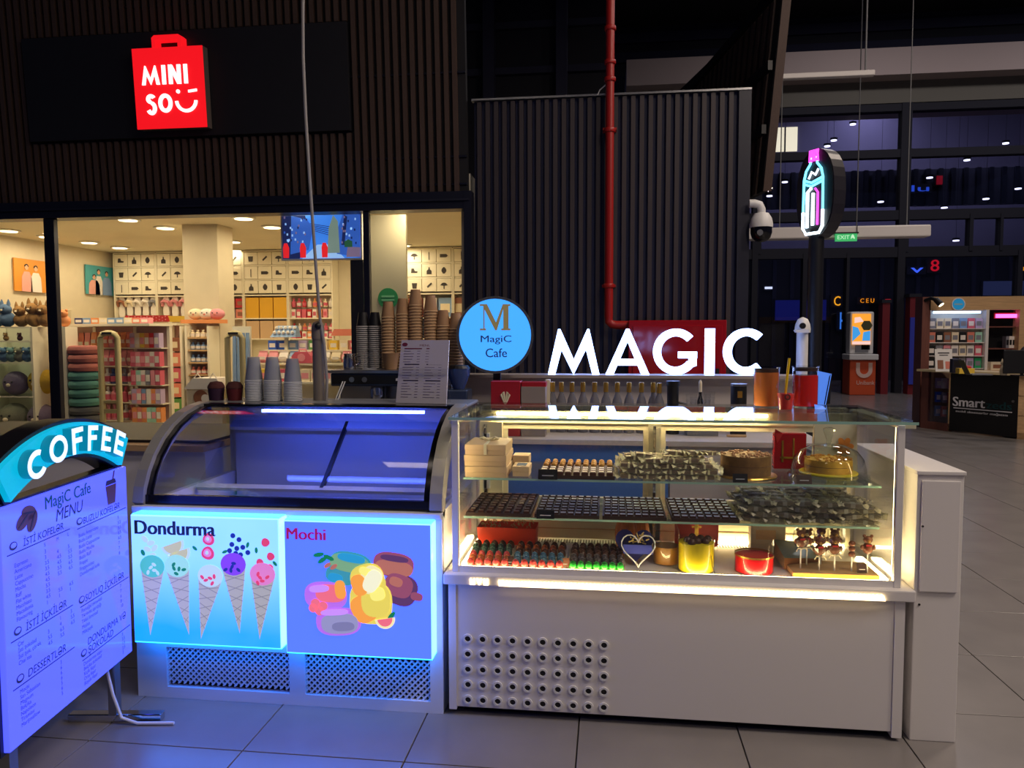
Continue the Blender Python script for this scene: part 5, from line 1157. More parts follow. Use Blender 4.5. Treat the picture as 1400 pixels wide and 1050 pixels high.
# curved hood
prof = [(2.905, .80), (2.918, .86), (2.95, .925), (2.995, .985), (3.06, 1.045), (3.14, 1.095), (3.24, 1.135), (3.34, 1.157), (3.44, 1.166)]
gx0, gx1 = FX0+.045, FX1-.05
def hood(x0, x1, off=0.0, th=.005):
    mb = MB(); n = len(prof); vs = []
    for (y, z) in prof:
        vs += [(x0, y-off*.7, z+off*.7), (x1, y-off*.7, z+off*.7), (x0, y-off*.7+th*.7, z+off*.7-th*.7), (x1, y-off*.7+th*.7, z+off*.7-th*.7)]
    fs = []
    for i in range(n-1):
        a, b = 4*i, 4*i+4
        fs += [(a, a+1, b+1, b), (a+2, b+2, b+3, a+3), (a, b, b+2, a+2), (a+1, a+3, b+3, b+1)]
    fs += [(0, 2, 3, 1), (4*n-4, 4*n-3, 4*n-1, 4*n-2)]
    return mb.add(vs, fs)
hood(gx0, gx1).build('hood_glass', 'glass', fz, smooth=True)
hood(gx0-.004, gx0+.028, .002, .008).build('glass_border', 'frit', fz, smooth=True); hood(gx1-.028, gx1+.004, .002, .008).build('glass_border', 'frit', fz, smooth=True)
fb_('glass_border', 'frit', gx0, gx1, 2.903, 2.922, .795, .84); fb_('glass_border', 'frit', gx0, gx1, 3.38, 3.45, 1.162, 1.172)
def endplate(x0, x1):
    pts = [(p[0]-.022, p[1]+.014) for p in prof]+[(3.45, 1.166), (3.45, 1.12)]+[(p[0]+.035, p[1]-.035) for p in reversed(prof)]
    mb = MB(); mb.prism([(y, z) for y, z in pts], x1-x0, plane_mat((x0, 0, 0), (0, 1, 0), (0, 0, 1))); return mb
M('hood_metal', (170, 168, 168), .35, .35)
endplate(FX0, FX0+.045).build('hood_frame', 'hood_metal', fz); endplate(FX1-.05, FX1).build('hood_frame', 'hood_metal', fz)
for x in (FX0+.02, FX1-.025):
    pts = [(2.94, .80)]+[(p[0]+.02, p[1]-.02) for p in prof]+[(3.70, 1.15), (3.70, .80)]
    MB().prism(pts, .005, plane_mat((x, 0, 0), (0, 1, 0), (0, 0, 1))).build('end_glass', 'glass', fz)
fb_('sill', 'freezer_white', FX0, FX1, FFY-.01, 2.95, .775, .80, bev=.006)
fb_('top_deck', 'grey_plastic', FX0, FX1, 3.44, FBY, 1.150, 1.172, bev=.006)
fb_('inner_back', 'freezer_inner', gx0, gx1, 3.68, 3.70, .60, 1.15)
fb_('inner_floor', 'freezer_inner', gx0, gx1, 2.95, 3.70, .66, .68)
for a, b in ((gx0, (gx0+gx1)/2+.01), ((gx0+gx1)/2-.01, gx1)):      # rear sliding lids
    MB().sheet((a, 3.30, .80), (b, 3.30, .80), (b, 3.66, 1.06), (a, 3.66, 1.06), .006).build('rear_slider', 'glass', fz)
    MB().sheet((a, 3.62, 1.035), (b, 3.62, 1.035), (b, 3.66, 1.065), (a, 3.66, 1.065), .02).build('slider_rail', 'freezer_inner', fz)
    MB().sheet((a, 3.29, .795), (b, 3.29, .795), (b, 3.31, .81), (a, 3.31, .81), .02).build('slider_rail', 'freezer_inner', fz)
MB().sheet(((gx0+gx1)/2-.008, 3.30, .805), ((gx0+gx1)/2+.008, 3.30, .805), ((gx0+gx1)/2+.008, 3.66, 1.065), ((gx0+gx1)/2-.008, 3.66, 1.065), .02).build('slider_stile', 'black', fz)
glowl('led_cool', (2.2, 4.0, 34.0))
MB().box(-1.60, -.83, 3.38, 3.40, 1.135, 1.148).build('led_strip', 'led_cool', fz)
# pans with ice cream
ice = [('ic_vanilla', (236, 226, 200), 'vanilla'), ('ic_pink', (226, 150, 160), 'pink berry'), ('ic_mint', (170, 210, 180), 'mint'), ('ic_choc', (110, 76, 60), 'chocolate'), ('ic_lemon', (236, 222, 140), 'lemon'), ('ic_white', (236, 236, 240), 'white')]
for i, (mn, c, nm) in enumerate(ice):
    M(mn, c, .6, bump=.6, nscale=30); x = gx0+.11+i*.19
    p = thing('ice_cream_pan', 'steel pan of %s ice cream inside the freezer' % nm, 'pan', (x, 3.08, .682), group='ice cream pans')
    MB().box(-.085, .085, -.11, -.105, 0, .10).box(-.085, .085, .105, .11, 0, .10).box(-.085, -.08, -.11, .11, 0, .10).box(.08, .085, -.11, .11, 0, .10).box(-.085, .085, -.11, .11, 0, .004).build('pan', 'steel', p, local=True)
    MB().ball((0, 0, .055), .078, (1, 1.3, .5), 14, 8).build('ice_cream', mn, p, local=True, smooth=True)
    if i in (1, 3, 4):
        tg = tag(MB().box(-.04, .04, -.004, .004, 0, .035).build('price_tag', 'black'), 'small black price tag in the freezer before the %s pan' % nm, 'price tag'); tg.location = (x, 2.96, .682)

# ------------------------------------------------------------------ light boxes on the freezer front
glowl('box_edge', (.32, .95, 5.0)); glowl('box_edge_blue', (.03, .8, 7.0)); glowl('box_under', (.0, 1.5, 7.5))
def face_gradient(name, c0, c1, es, axis, lo, hi):
    m = M(name, (190, 200, 215), .25); nt = m.node_tree; b = nt.nodes['Principled BSDF']
    tc = nt.nodes.new('ShaderNodeTexCoord'); mp = nt.nodes.new('ShaderNodeSeparateXYZ'); rg = nt.nodes.new('ShaderNodeMapRange'); mx = nt.nodes.new('ShaderNodeMix'); mx.data_type = 'RGBA'
    n = nt.nodes.new('ShaderNodeTexNoise'); n.inputs['Scale'].default_value = 3.5; ad = nt.nodes.new('ShaderNodeMath'); ad.operation = 'MULTIPLY_ADD'; ad.inputs[1].default_value = .5; 
    nt.links.new(tc.outputs['Object'], mp.inputs[0]); nt.links.new(mp.outputs[axis], rg.inputs[0]); rg.inputs[1].default_value = lo; rg.inputs[2].default_value = hi
    nt.links.new(tc.outputs['Object'], n.inputs['Vector']); nt.links.new(n.outputs['Fac'], ad.inputs[0]); nt.links.new(rg.outputs[0], ad.inputs[2])
    sb = nt.nodes.new('ShaderNodeMath'); sb.operation = 'SUBTRACT'; sb.inputs[1].default_value = .25; sb.use_clamp = True
    nt.links.new(ad.outputs[0], sb.inputs[0]); nt.links.new(sb.outputs[0], mx.inputs[0]); mx.inputs[6].default_value = c0+(1,); mx.inputs[7].default_value = c1+(1,)
    nt.links.new(mx.outputs[2], b.inputs['Emission Color']); b.inputs['Emission Strength'].default_value = es
    b.inputs['Base Color'].default_value = lin((90, 95, 105))
face_gradient('dondurma_face', (0.0, .40, 4.0), (.33, .78, 3.2), 1.0, 2, .05, .36)
glowl('mochi_face', (.09, .205, 6.0), (90, 95, 105))
BFY = 2.80
def light_box(x0, x1, z0, z1, face, label):
    r = thing('light_box', label, 'light box', ((x0+x1)/2, FFY, z0))
    MB().box(x0, x1, BFY+.003, FFY-.001, z0, z1).build('body', 'box_edge', r)
    MB().box(x0+.003, x1-.003, BFY-.001, BFY+.003, z0+.003, z1-.003).build('face', face, r)
    MB().box(x0, x1, BFY+.01, FFY-.001, z1, z1+.004).build('top_edge', 'box_edge_blue', r)
    MB().box(x0, x1, BFY+.004, FFY-.001, z0-.004, z0).build('bottom_edge', 'box_under', r)
    return r, FRONT((x0, BFY-.001, z0))
d1, DM = light_box(-1.885, -1.268, .265, .78, 'dondurma_face', 'cyan backlit light box with ice cream cones and the word Dondurma')
d2, HM = light_box(-1.246, -.664, .252, .775, 'mochi_face', 'blue violet backlit light box with mochi sweets and the word Mochi')
def flat(parent, mat, pts, m, d=.0012, z=.0003, name='print'): return MB().prism(pts, d, mat, z).build(name, m, parent)
for n, c, e in (('pr_cone', (176, 176, 170), .72), ('pr_cone2', (146, 146, 150), .6), ('pr_dk', (28, 36, 60), .5), ('pr_mint', (80, 190, 165), .8), ('pr_lemon', (150, 215, 190), .85), ('pr_orange', (190, 190, 140), .8), ('pr_pink', (222, 130, 190), .8), ('pr_red', (226, 70, 110), .75), ('pr_purple', (130, 70, 220), .8), ('pr_blue', (30, 50, 150), .7), ('pr_leaf', (20, 130, 90), .7), ('pr_cream', (180, 210, 220), .85),
                ('pm_red', (150, 30, 90), .8), ('pm_green', (60, 150, 170), .8), ('pm_green2', (120, 170, 130), .8), ('pm_choc', (150, 80, 110), .75), ('pm_choc2', (180, 110, 100), .8), ('pm_yellow', (222, 205, 90), .9), ('pm_yellow2', (235, 225, 170), .9), ('pm_pink', (180, 110, 225), .85), ('pm_pink2', (235, 110, 130), .85), ('pm_grey', (150, 150, 190), .8), ('pm_dark', (96, 60, 110), .7), ('pm_orange', (244, 160, 70), .85), ('pm_lemon', (238, 230, 120), .95), ('pm_white', (236, 236, 200), .9), ('pm_teal', (40, 150, 200), .85), ('pm_lilac', (196, 140, 245), .9), ('pm_grey2', (128, 128, 170), .75)):
    glow(n, c, e, rough=.3)
dw, dh = -1.268+1.885, .515
lettering(d1, 'Dondurma', DM, .020, dh-.075, .335, .055, 'pr_dk', .0012, .0003, bold=.05)
cones = [(.090, .36, .205, .13, 'pr_mint', .05), (.205, .375, .22, .12, 'pr_lemon', -.05), (.335, .345, .36, .095, 'pr_cream', .03), (.430, .395, .455, .115, 'pr_purple', -.05), (.545, .36, .53, .09, 'pr_pink', .02)]
cones = [(.088, .300, .070, .03, 'pr_mint'), (.195, .305, .235, .04, 'pr_lemon'), (.330, .270, .285, .025, 'pr_cream'), (.430, .320, .448, .055, 'pr_purple'), (.548, .285, .530, .035, 'pr_pink')]
for i, (cx, cz, tx, tz_, m) in enumerate(cones):
    ax = Vector((tx-cx, tz_-cz)); ax.normalize(); pv = Vector((-ax.y, ax.x))*.049
    flat(d1, DM, [(cx+pv.x, cz+pv.y), (cx-pv.x, cz-pv.y), (tx, tz_)][::1] if pv.x < 0 else [(cx-pv.x, cz-pv.y), (tx, tz_), (cx+pv.x, cz+pv.y)], 'pr_cone', name='cone_print')
    for k in range(1, 6):                                       # waffle lines
        t = k/6.5; a = Vector((cx, cz))*(1-t)+Vector((tx, tz_))*t; w_ = pv*(1-t)
        dd = ax*.012
        flat(d1, DM, [(a.x+w_.x-dd.x, a.y+w_.y-dd.y), (a.x-w_.x+dd.x, a.y-w_.y+dd.y), (a.x-w_.x+dd.x+ax.x*.003, a.y-w_.y+dd.y+ax.y*.003), (a.x+w_.x-dd.x+ax.x*.003, a.y+w_.y-dd.y+ax.y*.003)], 'pr_cone2', .0005, .0017, 'waffle_line')
        flat(d1, DM, [(a.x-w_.x-dd.x, a.y-w_.y-dd.y), (a.x-w_.x-dd.x+ax.x*.003, a.y-w_.y-dd.y+ax.y*.003), (a.x+w_.x+dd.x+ax.x*.003, a.y+w_.y+dd.y+ax.y*.003), (a.x+w_.x+dd.x, a.y+w_.y+dd.y)], 'pr_cone2', .0006, .0016, 'waffle_line')
    flat(d1, DM, ell(cx-ax.x*.012, cz-ax.y*.012, .052, .045), m, .0014, .0016, 'scoop_print')
    for k in range(5):
        a_ = k*1.9+i*.7; q_ = .010+.006*k; flat(d1, DM, ell(cx+q_*math.cos(a_), cz-.004+q_*.7*math.sin(a_), .010, .006, a_*2), ['pr_cream', 'pr_leaf', 'pr_red', 'pr_blue', 'pr_red'][i], .0008, .0032, 'topping_print')
for (x, z, r_, m) in ((.06, .42, .013, 'pr_cream'), (.085, .405, .013, 'pr_cream'), (.10, .385, .013, 'pr_cream'), (.07, .38, .012, 'pr_cream'), (.05, .365, .010, 'pr_leaf'), (.09, .355, .012, 'pr_cream')):
    flat(d1, DM, ell(x, z, r_*1.3, r_*.8, x*40), m, name='nut_print')
for x, z in ((.175, .405), (.20, .375)):
    flat(d1, DM, [(x+.05*math.cos(t), z+.05*math.sin(t)) for t in [math.radians(200+k*12) for k in range(16)]], 'pr_cream', name='citrus_print'); flat(d1, DM, [(x+.04*math.cos(t), z+.04*math.sin(t)) for t in [math.radians(200+k*12) for k in range(16)]], 'pr_orange', .0008, .0016, 'citrus_flesh')
for x, z, s in ((.325, .43, 1), (.32, .375, 1.1), (.565, .425, .7), (.585, .37, .65), (.54, .345, .6), (.58, .325, .6)):
    tear = [(math.cos(t)*.024*s, math.sin(t)*.030*s*(1 if math.sin(t) < 0 else .62)) for t in [2*PI*k/22 for k in range(22)]]; ro = .9 if s >= 1 else -.6
    tear = [(x+a*math.cos(ro)-b*math.sin(ro), z+a*math.sin(ro)+b*math.cos(ro)) for a, b in tear]
    flat(d1, DM, tear, 'pr_red', name='strawberry_print')
    if s >= 1: flat(d1, DM, [(x+(a-x)*.62, z+(b-z)*.62) for a, b in tear], 'pr_pink', .0008, .0016, 'strawberry_flesh'); flat(d1, DM, [(x+(a-x)*.25, z+(b-z)*.3) for a, b in tear], 'pr_cream', .0008, .0026, 'strawberry_core')
for x, z in ((.43, .445), (.455, .43), (.425, .41), (.445, .395), (.47, .40), (.415, .385), (.44, .375), (.46, .37), (.49, .38), (.45, .355)):
    flat(d1, DM, ell(x, z, .010, .010), 'pr_blue', name='blueberry_print')
for x, z in ((.27, .39), (.225, .33), (.395, .38), (.49, .41), (.525, .39), (.60, .34)): flat(d1, DM, ell(x, z, .012, .006, x*9), 'pr_leaf', name='leaf_print')
lettering(d2, 'Mochi', HM, .012, .523-.072, .155, .045, 'pm_red', .0012, .0003, bold=.05)
def blob(x, z, rx, rz, rot, m, zz=.0003, name='mochi_print', pw=.75):
    n = 26; c, s = math.cos(rot), math.sin(rot); pts = []
    for k in range(n):
        t = 2*PI*k/n; u = rx*math.copysign(abs(math.cos(t))**pw, math.cos(t)); v = rz*math.copysign(abs(math.sin(t))**pw, math.sin(t)); pts.append((x+u*c-v*s, z+u*s+v*c))
    return flat(d2, HM, pts, m, .0012, zz, name)
# sweets on the print, drawn back to front
blob(.265, .355, .085, .055, -.15, 'pm_green'); blob(.262, .365, .078, .035, -.15, 'pm_green2', .0016); blob(.225, .315, .060, .035, -.2, 'pm_green', .0010)
blob(.435, .365, .080, .048, -.12, 'pm_choc', .0003); blob(.437, .352, .074, .030, -.12, 'pm_choc2', .0016)
blob(.460, .270, .068, .062, -.3, 'pm_dark', .0006); blob(.455, .285, .055, .045, -.3, 'pm_choc', .0018); blob(.525, .245, .024, .016, -.2, 'pm_choc', .0018)
blob(.345, .215, .085, .085, 0, 'pm_yellow', .0026); blob(.335, .30, .068, .066, .3, 'pm_yellow', .0040); blob(.345, .305, .042, .056, -.5, 'pm_yellow2', .0054)
blob(.165, .235, .085, .055, 0, 'pm_pink', .0026); blob(.185, .245, .06, .035, 0, 'pm_pink2', .0040)
blob(.215, .135, .090, .055, .08, 'pm_pink', .0040); blob(.220, .128, .074, .040, .08, 'pm_grey', .0054)
blob(.318, .190, .050, .055, .5, 'pm_orange', .0041); blob(.365, .225, .058, .066, .0, 'pm_yellow', .0042); blob(.372, .250, .030, .026, .2, 'pm_lemon', .0055)
blob(.300, .282, .030, .042, .3, 'pm_orange', .0055); blob(.330, .335, .030, .016, -.3, 'pm_lemon', .0056); blob(.352, .300, .030, .046, -.5, 'pm_white', .0068)
blob(.270, .385, .055, .016, -.15, 'pm_teal', .0030); blob(.205, .305, .030, .018, -.2, 'pm_teal', .0024); blob(.440, .390, .055, .012, -.12, 'pm_dark', .0030); blob(.445, .300, .026, .018, -.3, 'pm_choc2', .0032)
blob(.225, .262, .022, .036, .1, 'pm_orange', .0055); blob(.140, .262, .040, .014, .1, 'pm_lilac', .0055); blob(.200, .172, .055, .012, .08, 'pm_lilac', .0069); blob(.235, .118, .045, .018, .08, 'pm_grey2', .0069)
for x, z in ((.115, .185), (.14, .175), (.155, .195), (.125, .205)): blob(x, z, .018, .017, 0, 'pm_pink2', .0068, 'berry_print', 1)
for x, z, r_ in ((.155, .375, .6), (.18, .385, -.4), (.14, .395, .2), (.425, .165, .9)): blob(x, z, .022, .009, r_, 'pr_leaf', .0030, 'leaf_print', 1)
for x, z in ((.175, .355), (.20, .350)): blob(x, z, .016, .008, .6, 'pm_choc2', .0044, 'nut_print', 1)
flat(d2, HM, [(.40+.04*math.cos(math.radians(190+k*12)), .155+.04*math.sin(math.radians(190+k*12))) for k in range(16)], 'pm_yellow2', .0012, .0044, 'citrus_print')
flat(d2, HM, [(.40+.03*math.cos(math.radians(190+k*12)), .155+.03*math.sin(math.radians(190+k*12))) for k in range(16)], 'pm_pink2', .0010, .0058, 'citrus_flesh')

# ------------------------------------------------------------------ low side counter behind the menu
sc_ = thing('side_counter', 'white side counter with a dark top behind the menu board', 'counter', (-2.9, 3.95, 0))
MB().box(-3.7, -1.98, 3.55, 4.3, 0, .92).build('body', 'white_panel', sc_); MB().box(-3.75, -1.97, 3.52, 4.35, .92, .95).build('front_edge', 'wood_light', sc_); MB().box(-3.7, -1.99, 3.60, 4.33, .95, .965).build('top', 'black', sc_)
# ------------------------------------------------------------------ chocolate display case
CX0, CX1 = -.615, 1.068
dc = thing('display_case', 'white refrigerated glass display case with chocolates and a warm LED line', 'display case', (.225, 3.2, 0))
def cb_(name, m, *b, bev=0.0, par=None): return MB().box(*b).build(name, m, par or dc, bev=bev)
cb_('plinth', 'black', CX0+.05, CX1-.05, 2.93, 3.46, 0, .035)
cb_('front_panel', 'white_panel', CX0+.03, CX1-.035, 2.88, 2.90, .035, .525, bev=.002)
cb_('side_panel', 'white_panel', CX0, CX0+.03, 2.875, 3.48, .025, .527); cb_('side_panel', 'white_panel', CX1-.035, CX1, 2.875, 3.48, .015, .527)
cb_('back_panel', 'white_panel', CX0, CX1, 3.46, 3.48, .03, .58)
cb_('ledge', 'white_panel', -.632, 1.098, 2.86, 3.50, .527, .568, bev=.004)
vr = None
for i in range(10):
    for j in range(5):
        p = (-.540+i*.0586, 2.88, .066+j*.061)
        if vr is None:
            vr = MB().ring(.0185, .0112, .006, FRONT((0, 0, 0)), 22).build('vent_ring', 'white_plastic', dc, local=True, loc=Vector(p)-dc.location)
            vh = MB().ring(.0112, .0005, .001, FRONT((0, 0, 0)), 16).build('vent_hole', 'black', vr, local=True); base_r = vr
        else:
            o = base_r.copy(); COL.objects.link(o); o.parent = dc; o.location = Vector(p)-dc.location
            h2 = vh.copy(); COL.objects.link(h2); h2.parent = o
# glowing line and mark under the ledge
glowl('led_warm', (7, 5.0, 2.2)); glowl('led_soft', (3.0, 1.9, .7))
ld = MB(); x = -.412
while x < .985:
    ld.prism([(x, .531), (x+.012, .531), (x+.006, .549), (x-.002, .553), (x-.004, .549)], .006, FRONT((0, 2.859, 0))); x += .0145
o = ld.build('led_line', 'led_warm', dc); o['kind'] = 'stuff'
cb_('led_channel', 'led_soft', -.414, .99, 2.8585, 2.8598, .529, .546)
lg = MB(); UMK = FRONT((-.525, 2.859, .532))
for px_ in (0.0, .026, .052):
    if px_ != .026: lg.prism([(px_, 0), (px_+.018, 0), (px_+.018, .024), (px_+.013, .024), (px_+.013, .006), (px_+.005, .006), (px_+.005, .024), (px_, .024)], .004, UMK)
    else: lg.prism([(px_+.006, 0), (px_+.012, 0), (px_+.02, .024), (px_+.014, .024), (px_+.009, .009), (px_+.004, .024), (px_-.002, .024)], .004, UMK)
lg.build('glowing_mark', 'led_warm', dc)
# glass box
for x0, x1, y0, y1 in ((-.602, -.577, 2.893, 2.918), (1.032, 1.057, 2.893, 2.918), (-.602, -.577, 3.44, 3.465), (1.032, 1.057, 3.44, 3.465)):
    cb_('corner_post', 'white_panel', x0, x1, y0, y1, .568, 1.163, bev=.002)
cb_('front_glass', 'glass', -.577, 1.032, 2.902, 2.908, .570, 1.163)
cb_('side_glass', 'glass', -.592, -.586, 2.918, 3.44, .570, 1.163); cb_('side_glass', 'glass', 1.042, 1.048, 2.918, 3.44, .570, 1.163)
cb_('top_glass', 'glass_green', -.612, 1.098, 2.885, 3.56, 1.165, 1.175)
cb_('top_glass_edge', M('edge_green', (150, 190, 176), .15), -.612, 1.098, 2.8835, 2.885, 1.165, 1.175)
for b in ((-.612, -.585, 2.90, 3.56), (1.04, 1.095, 2.90, 3.56), (-.612, 1.098, 3.50, 3.56)): cb_('top_frame', 'cream', b[0], b[1], b[2], b[3], 1.150, 1.1645)
# rear wall with sliding windows
M('case_cream', (232, 222, 190), .45)
cb_('rear_frame', 'case_cream', -.577, 1.032, 3.42, 3.455, 1.095, 1.150); cb_('rear_frame', 'case_cream', -.577, -.475, 3.40, 3.455, .58, 1.10)
cb_('rear_frame', 'case_cream', .955, 1.032, 3.42, 3.455, .58, 1.10); cb_('rear_frame', 'case_cream', .175, .228, 3.41, 3.455, .58, 1.10)
cb_('rear_wall', 'case_cream', -.577, 1.032, 3.41, 3.455, .575, .735)
for z in (.62, .66, .70): cb_('rear_groove', 'beige_box', -.475, .955, 3.407, 3.411, z, z+.004)
for a, b in ((-.475, .175), (.228, .955)):
    cb_('sash', 'case_cream', a, b, 3.425, 3.445, .735, .762); cb_('sash', 'case_cream', a, b, 3.425, 3.445, 1.068, 1.095)
    cb_('sash', 'case_cream', a, a+.022, 3.425, 3.445, .762, 1.068); cb_('sash', 'case_cream', b-.022, b, 3.425, 3.445, .762, 1.068)
    cb_('sliding_pane', 'glass', a+.022, b-.022, 3.433, 3.437, .762, 1.068)
for z0 in (.80, .90, 1.0):
    cb_('bracket_plate', 'white_plastic', -.56, -.53, 3.385, 3.40, z0, z0+.05)
for x in (-.55, .20, 1.0):
    cb_('shelf_upright', 'chrome', x-.006, x+.006, 3.385, 3.40, .60, 1.09)
for z, y0 in ((.760, 2.985), (.918, 2.975)):
    s_ = cb_('glass_shelf', 'glass_green', -.572 if z < .9 else -.572, 1.008, y0, 3.39, z, z+.008)
    cb_('shelf_edge', 'edge_green', -.572, 1.008, y0-.001, y0, z, z+.008)
    for x in (-.55, .20, 1.0): cb_('shelf_bracket', 'chrome', x-.006, x+.006, y0+.1, 3.39, z-.018, z-.001)
cb_('deck', 'white_panel', -.577, 1.032, 2.9085, 3.41, .568, .578)
pf = MB()
for i in range(118):
    for j in (2.925, 2.945, 3.33, 3.35, 3.37):
        xx = -.50+i*.0122
        if j < 3.0 and not (-.33 < xx < .9): continue
        pf.box(xx, xx+.005, j, j+.014, .5781, .5788)
o = pf.build('deck_slots', M('slot_dark', (70, 60, 46), .7), dc); o['kind'] = 'stuff'
glowl('case_led', (27, 20, 9.5)); glowl('case_led_top', (50, 38, 18))
cb_('led_tube', 'case_led_top', -.50, .68, 3.40, 3.415, 1.132, 1.144)
cb_('led_tube', 'case_led', 1.000, 1.026, 2.93, 3.22, .580, .588); cb_('led_tube', 'case_led', -.572, -.556, 2.93, 3.36, .580, .592)
cb_('led_tube', 'case_led', -.56, 1.0, 2.911, 2.920, .579, .587); cb_('front_lip', 'white_panel', -.577, 1.032, 2.896, 2.9015, .568, .592)
cb_('led_tube', 'case_led', .40, 1.0, 3.38, 3.395, .580, .590)
glowl('case_post_fill', (17, 13, 6))
cb_('led_tube', 'case_post_fill', -.5855, -.5800, 2.924, 2.932, .60, 1.15); cb_('led_tube', 'case_post_fill', 1.0365, 1.0415, 2.924, 2.932, .60, 1.15)  # unseen strips added behind the front posts to brighten the sweets

# side cabinet
sd = thing('side_cabinet', 'narrow white cabinet standing at the end of the display case', 'cabinet', (1.18, 3.2, 0))
MB().box(1.103, 1.262, 2.895, 3.60, 0, .985).build('body', 'white_panel', sd, bev=.003); MB().box(1.100, 1.266, 2.888, 3.605, .985, 1.0).build('top', 'white_panel', sd, bev=.003)
MB().box(1.118, 1.248, 2.886, 2.895, .56, .965).build('door', 'white_panel', sd, bev=.002)
for z in (.80, .51): MB().ring(.004, .0005, .003, FRONT((1.122, 2.886 if z > .6 else 2.895, z)), 10).build('screw_cap', 'black', sd)
MB().box(1.262, 1.272, 2.93, 2.95, .90, .93).build('hinge', 'steel', sd)

M('cup_clear_rim', (220, 222, 226), .3)
# ------------------------------------------------------------------ sweets on the shelves
S1, S2, S0 = .926, .768, .579
M('tray_board', (60, 36, 28), .5); M('acrylic_black', (22, 22, 26), .25)
def tray(x0, x1, y0, y1, z, label):
    r = thing('chocolate_tray', label, 'tray', ((x0+x1)/2, (y0+y1)/2, z), group='chocolate trays')
    MB().box(x0, x1, y0, y1, z, z+.006).build('board', 'tray_board', r)
    for b in ((x0, x1, y0, y0+.003), (x0, x1, y1-.003, y1), (x0, x0+.003, y0, y1), (x1-.003, x1, y0, y1)): MB().box(*b, z+.006, z+.014).build('rim', 'tray_board', r)
    return r
CH = {}
def praline(kind, loc, label, group, rz=0.0):
    if kind not in CH:
        if kind == 'square': o = MB().box(-.012, .012, -.012, .012, 0, .014).build('praline', 'choco_dark', local=True, bev=.003); MB().box(-.009, .009, -.009, .009, .0135, .0146).build('drizzle', 'choco', o, local=True)
        elif kind == 'domino': o = MB().box(-.012, .012, -.014, .014, 0, .013).build('praline', 'choco_dark', local=True, bev=.002); MB().box(-.010, .010, -.010, .010, .0125, .0137).build('glaze_sheen', M('glaze_sheen', (186, 190, 222), .15), o, local=True)  # domino top: bluish sheen of reflected light painted over the dark glaze
        elif kind == 'topped': o = MB().box(-.013, .013, -.014, .014, 0, .020).build('praline', 'choco', local=True, bev=.003); MB().box(-.010, .010, -.011, .011, .0195, .0225).build('white_top', M('icing', (224, 206, 196), .4), o, local=True)
        elif kind == 'gold': o = MB().lathe([(.011, 0), (.013, .008), (.013, .020)], n=10).build('praline', 'choco', local=True); MB().ball((0, 0, .024), .0115, (1, 1, .8), 10, 6).build('nut_top', M('nut', (204, 150, 70), .5), o, local=True, smooth=True)
        else:
            col = {'red': (196, 70, 66), 'blue': (70, 110, 130), 'green': (40, 150, 50), 'brown': (96, 60, 40), 'grey': (84, 76, 74), 'teal': (70, 100, 84), 'orange': (170, 84, 40)}[kind]
            o = MB().lathe([(.0135, 0), (.0150, .008), (.014, .018), (.009, .026), (.001, .029)], n=14).build('praline', M('bon_'+kind, col, .15), local=True, smooth=True)
            MB().tube([(-.010, 0, .0245), (0, .003, .0298), (.010, 0, .0245)], .0016, 5).build('streak', M('bon_streak_'+kind, tuple(min(255, int(v*1.5+20)) for v in col), .3), o, local=True)
        bon = 'bonbon' in label; o.name = 'bonbon' if bon else 'chocolate_praline'
        tag(o, label, 'bonbon' if bon else 'chocolate', group); CH[kind] = o; o.location = loc; o.rotation_euler = (0, 0, rz); return o
    return dup(CH[kind], loc, (0, 0, rz), label, group)
def price_tag(x, y, z, label, w=.055, col='acrylic_black', h=.032):
    r = thing('price_tag', label, 'price tag', (x, y, z))
    MB().add([(-w/2, 0, 0), (w/2, 0, 0), (w/2, .012, h), (-w/2, .012, h), (-w/2, .003, 0), (w/2, .003, 0), (w/2, .015, h), (-w/2, .015, h)], [(0, 1, 2, 3), (7, 6, 5, 4), (0, 4, 5, 1), (1, 5, 6, 2), (2, 6, 7, 3), (3, 7, 4, 0)]).build('plate', col, r, local=True)
    for k in range(2): MB().box(-w*.3, w*.3-.008*k, .003+.006*k, .004+.006*k, h*.35+h*.28*k, h*.35+h*.28*k+.003).build('text_line', 'print_white', r, local=True)
trs = [(-.565, -.305, 2.99, 3.38, 'square', 'dark chocolate tray at the end of the middle shelf', 7, 8), (-.290, -.035, 2.99, 3.36, 'domino', 'glossy dark chocolate tray, second along the middle shelf', 8, 7), (-.022, .225, 2.99, 3.36, 'domino', 'glossy dark chocolate tray, third along the middle shelf', 8, 7), (.245, .500, 2.99, 3.36, 'domino', 'glossy dark chocolate tray, fourth along the middle shelf', 8, 7)]
for ti, (x0, x1, y0, y1, kd, lab, nx, ny) in enumerate(trs):
    tray(x0, x1, y0, y1, S2, lab)
    nm = ['square dark praline in the end tray of the middle shelf', 'glazed praline in the second tray of the middle shelf', 'glazed praline in the third tray of the middle shelf', 'glazed praline in the fourth tray of the middle shelf'][ti]
    for i in range(nx):
        for j in range(ny):
            z = S2+.0065
            praline(kd, (x0+.020+(x1-x0-.04)*i/(nx-1)+random.uniform(-.0015, .0015), y0+.022+(y1-y0-.06)*j/(ny-1)+random.uniform(-.002, .002), z), nm, 'pralines in tray %d of the middle shelf' % (ti+1), random.uniform(-.08, .08))
price_tag(-.245, 2.975, S2, 'small black tag in front of the second middle shelf tray', .07)
tray(-.275, .025, 2.985, 3.30, S1, 'tray of white topped and golden pralines on the upper shelf')
for i in range(9):
    for j in range(6):
        praline('topped' if j < 3 else 'gold', (-.255+i*.0325, 3.005+j*.045, S1+.0065+(.004*j if j > 2 else 0)*0), 'white topped praline in the upper shelf tray' if j < 3 else 'golden topped praline at the back of the upper shelf tray', 'upper tray white pralines' if j < 3 else 'upper tray golden pralines')
